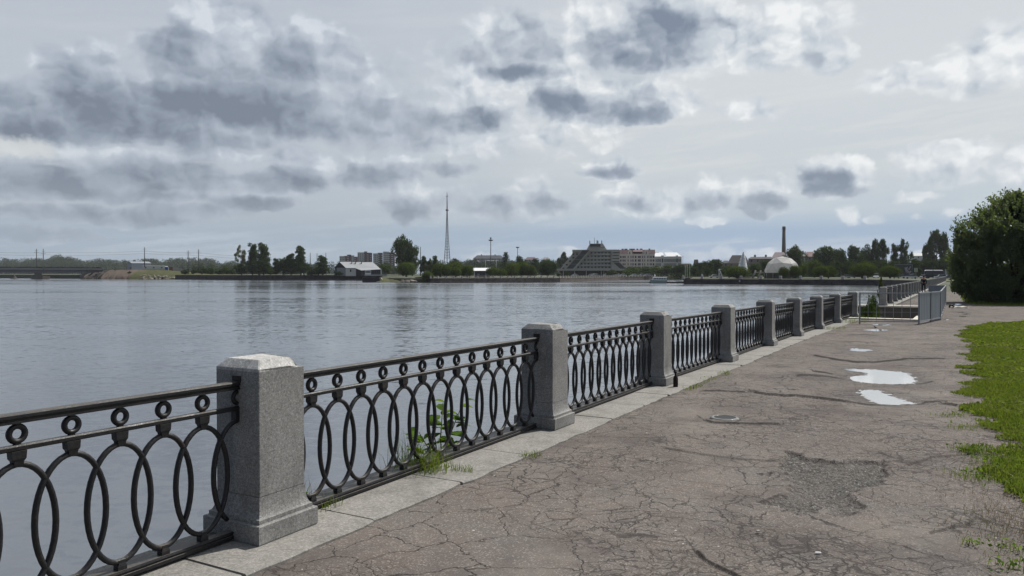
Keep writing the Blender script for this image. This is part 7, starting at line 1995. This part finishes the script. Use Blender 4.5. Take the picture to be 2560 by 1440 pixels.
tuft('short grass in the kerb joint below the leafy plant', 1108, 1190, 70, .06, .10, pos=fx(1.76, .30), elong=(.16, -.10))
tuft('small grass tuft at the kerb edge below the second post', 1328, 1140, 80, .05, .10)
tuft('grass tuft at the foot of the railing beside the foreground post', 845, 1262, 50, .09, .10, 6, pos=fx(.52, .06))
tuft('leafy weed behind the railing right beside the foreground post', 790, 1240, 60, .16, .10, 26, pos=fx(.40, -.10))
tuft('moss and grass along the kerb edge below the third post, left end', 1735, 968, 150, .035, .15, 10, elong=(.35, .55))
tuft('grass along the kerb edge beyond the bottle, right end', 1775, 950, 110, .035, .15, 8, elong=(.4, .7))
tuft('little grass tuft beside the kerb between third and fourth posts', 1812, 935, 60, .07, .12)
tuft('low weeds on the kerb edge near the last railing posts', 2092, 822, 140, .10, .3, 14, elong=(.8, .3))
tuft('yellow-green weeds at the end of the railing by the mesh barrier', 2140, 806, 200, .18, .35, 30, elong=(.9, .3))
tuft('weeds behind the mesh barrier on the landing edge', 2172, 797, 120, .14, .35, 24, elong=(1.2, .3))
tuft('leafy green tuft on the asphalt at the lawn edge, leftmost', 2432, 1128, 240, .06, .15, 110)
tuft('bushy green tuft between the asphalt tongue and the lawn', 2500, 1158, 420, .055, .22, 120)
tuft('low green clump at the ragged lawn corner', 2462, 1192, 320, .04, .22, 50)
tuft('straggling green weed at the bottom right corner, upper', 2520, 1370, 60, .035, .13, 26)
tuft('straggling green weed at the bottom right corner, lower', 2535, 1415, 70, .035, .14, 40)
tuft('tiny weed in a crack of the asphalt near the bottom right', 2424, 1358, 26, .035, .05, 8)
tuft('grass fringe creeping over the asphalt at the lawn edge, upper', 2408, 1035, 260, .035, .3, 26, elong=(.7, .25))
tuft('grass fringe creeping over the asphalt below the lawn corner', 2445, 1066, 220, .035, .25, 26, elong=(.6, .2))
for i, (px, py, n) in enumerate(((2545, 1290, 260), (2520, 1320, 160), (2550, 1340, 260), (2535, 1255, 120))):
    tuft(['dry straw-coloured grass litter at the right edge below the lawn', 'dry straw-coloured grass lying left of the main litter', 'dry straw-coloured grass litter at the right edge, lowest patch', 'dry straw-coloured grass along the lawn edge'][i], px, py, n, .03, .36, 0, dry=True, name='dry_grass')
def leafy_plant():
    rs = np.random.RandomState(44); p = fx(2.38, -.34); zb = float(gz(p.y)) - .30
    t = thing('leafy_plant', 'young leafy sapling with broad toothed leaves growing behind the railing', 'plant', (p.x, p.y, zb))
    stems = [((0, 0), (-.12, .1), .72, .0), ((.03, 0), (.10, .3), .86, .0), ((.05, 0), (.50, .55), .80, 0), ((-.03, 0), (-.36, -.25), .62, 0), ((.1, 0), (.30, .32), .60, 0)]
    mb = MB(); Ls = []
    for (a, b, H, _) in stems:
        H *= .80
        q = FD * b[0] * .9 - FW * -.06 * b[1]
        pts = [(a[0], a[1], 0), (q.x * .4, q.y * .4, H * .55), (q.x, q.y, H)]; mb.tube(pts, [.008, .006, .003], 5)
        for k in range(11):
            f = .30 + .70 * k / 10; base = Vector((q.x * f, q.y * f, H * f)); an = rs.uniform(0, 2 * PI); ln = rs.uniform(.05, .10)
            Ls.append((base + Vector((math.cos(an) * ln, math.sin(an) * ln, rs.uniform(-.01, .03))), an))
    mb.build('stem', plain('green_stem', (.09, .10, .04), .7), t)
    for c, an in Ls:
        n = 12; L = rs.uniform(.055, .090); d = Vector((math.cos(an), math.sin(an), rs.uniform(-.3, .35))).normalized(); s = d.cross(Vector((rs.normal() * .3, rs.normal() * .3, 1))).normalized(); nn = s.cross(d)
        V = [c - d * L]; m2 = MB(); left = []; right = []
        for i in range(1, n):
            f = i / n; w = L * .62 * math.sin(PI * f ** .8) * (1 + (.10 if i % 2 else -.06)); x = c + d * (L * (2 * f - 1)) - nn * (abs(f - .5) * .02)
            left.append(x + s * w + nn * w * .25); right.append(x - s * w + nn * w * .25)
        mid = [c + d * (L * (2 * i / n - 1)) - nn * (abs(i / n - .5) * .02) for i in range(0, n + 1)]
        vs = mid + left + right; o1 = n + 1; o2 = n + n; fs = []
        for i in range(n):
            if i == 0: fs += [(0, 1, o1), (0, o2, 1)]
            elif i == n - 1: fs += [(i, i + 1, o1 + i - 1), (i + 1, i, o2 + i - 1)]
            else: fs += [(i, i + 1, o1 + i, o1 + i - 1), (i + 1, i, o2 + i - 1, o2 + i)]
        m2.add(vs, fs, True); m2.build('leaf', M['weed'], t)
leafy_plant()
# bushes on the wall by the stairs
T_('bush', 'green bush on the wall by the corner post of the stairs, taller right one', 2188, 720, 795, 41, 34, 'leaf_mid', 1, z=-1.6)
T_('bush', 'green bush on the wall by the corner post of the stairs, lower left one', 2173, 746, 795, 40, 40, 'leaf_mid', 2, z=-1.2)
T_('wispy', 'yellow-green leafy shoots above the bush by the stairs', 2202, 692, 740, 43, 16, 'leaf_willow', 1, z=-.6)

# ---- thin air haze over the whole scene
def haze():
    mb = MB(); mb.box(-5200, 5200, -120, 4900, -4.0, 128.0)
    m = bpy.data.materials.new('haze_air'); m.use_nodes = True; T = NT(m.node_tree); T.n.clear()
    v = T.new('ShaderNodeVolumePrincipled'); v.inputs['Color'].default_value = (0.88, 0.92, 1.0, 1); v.inputs['Density'].default_value = 0.00007; v.inputs['Anisotropy'].default_value = 0.2
    out = T.new('ShaderNodeOutputMaterial'); T.l.new(v.outputs[0], out.inputs['Volume'])
    o = mb.build('haze', m); o['kind'] = 'stuff'
haze()
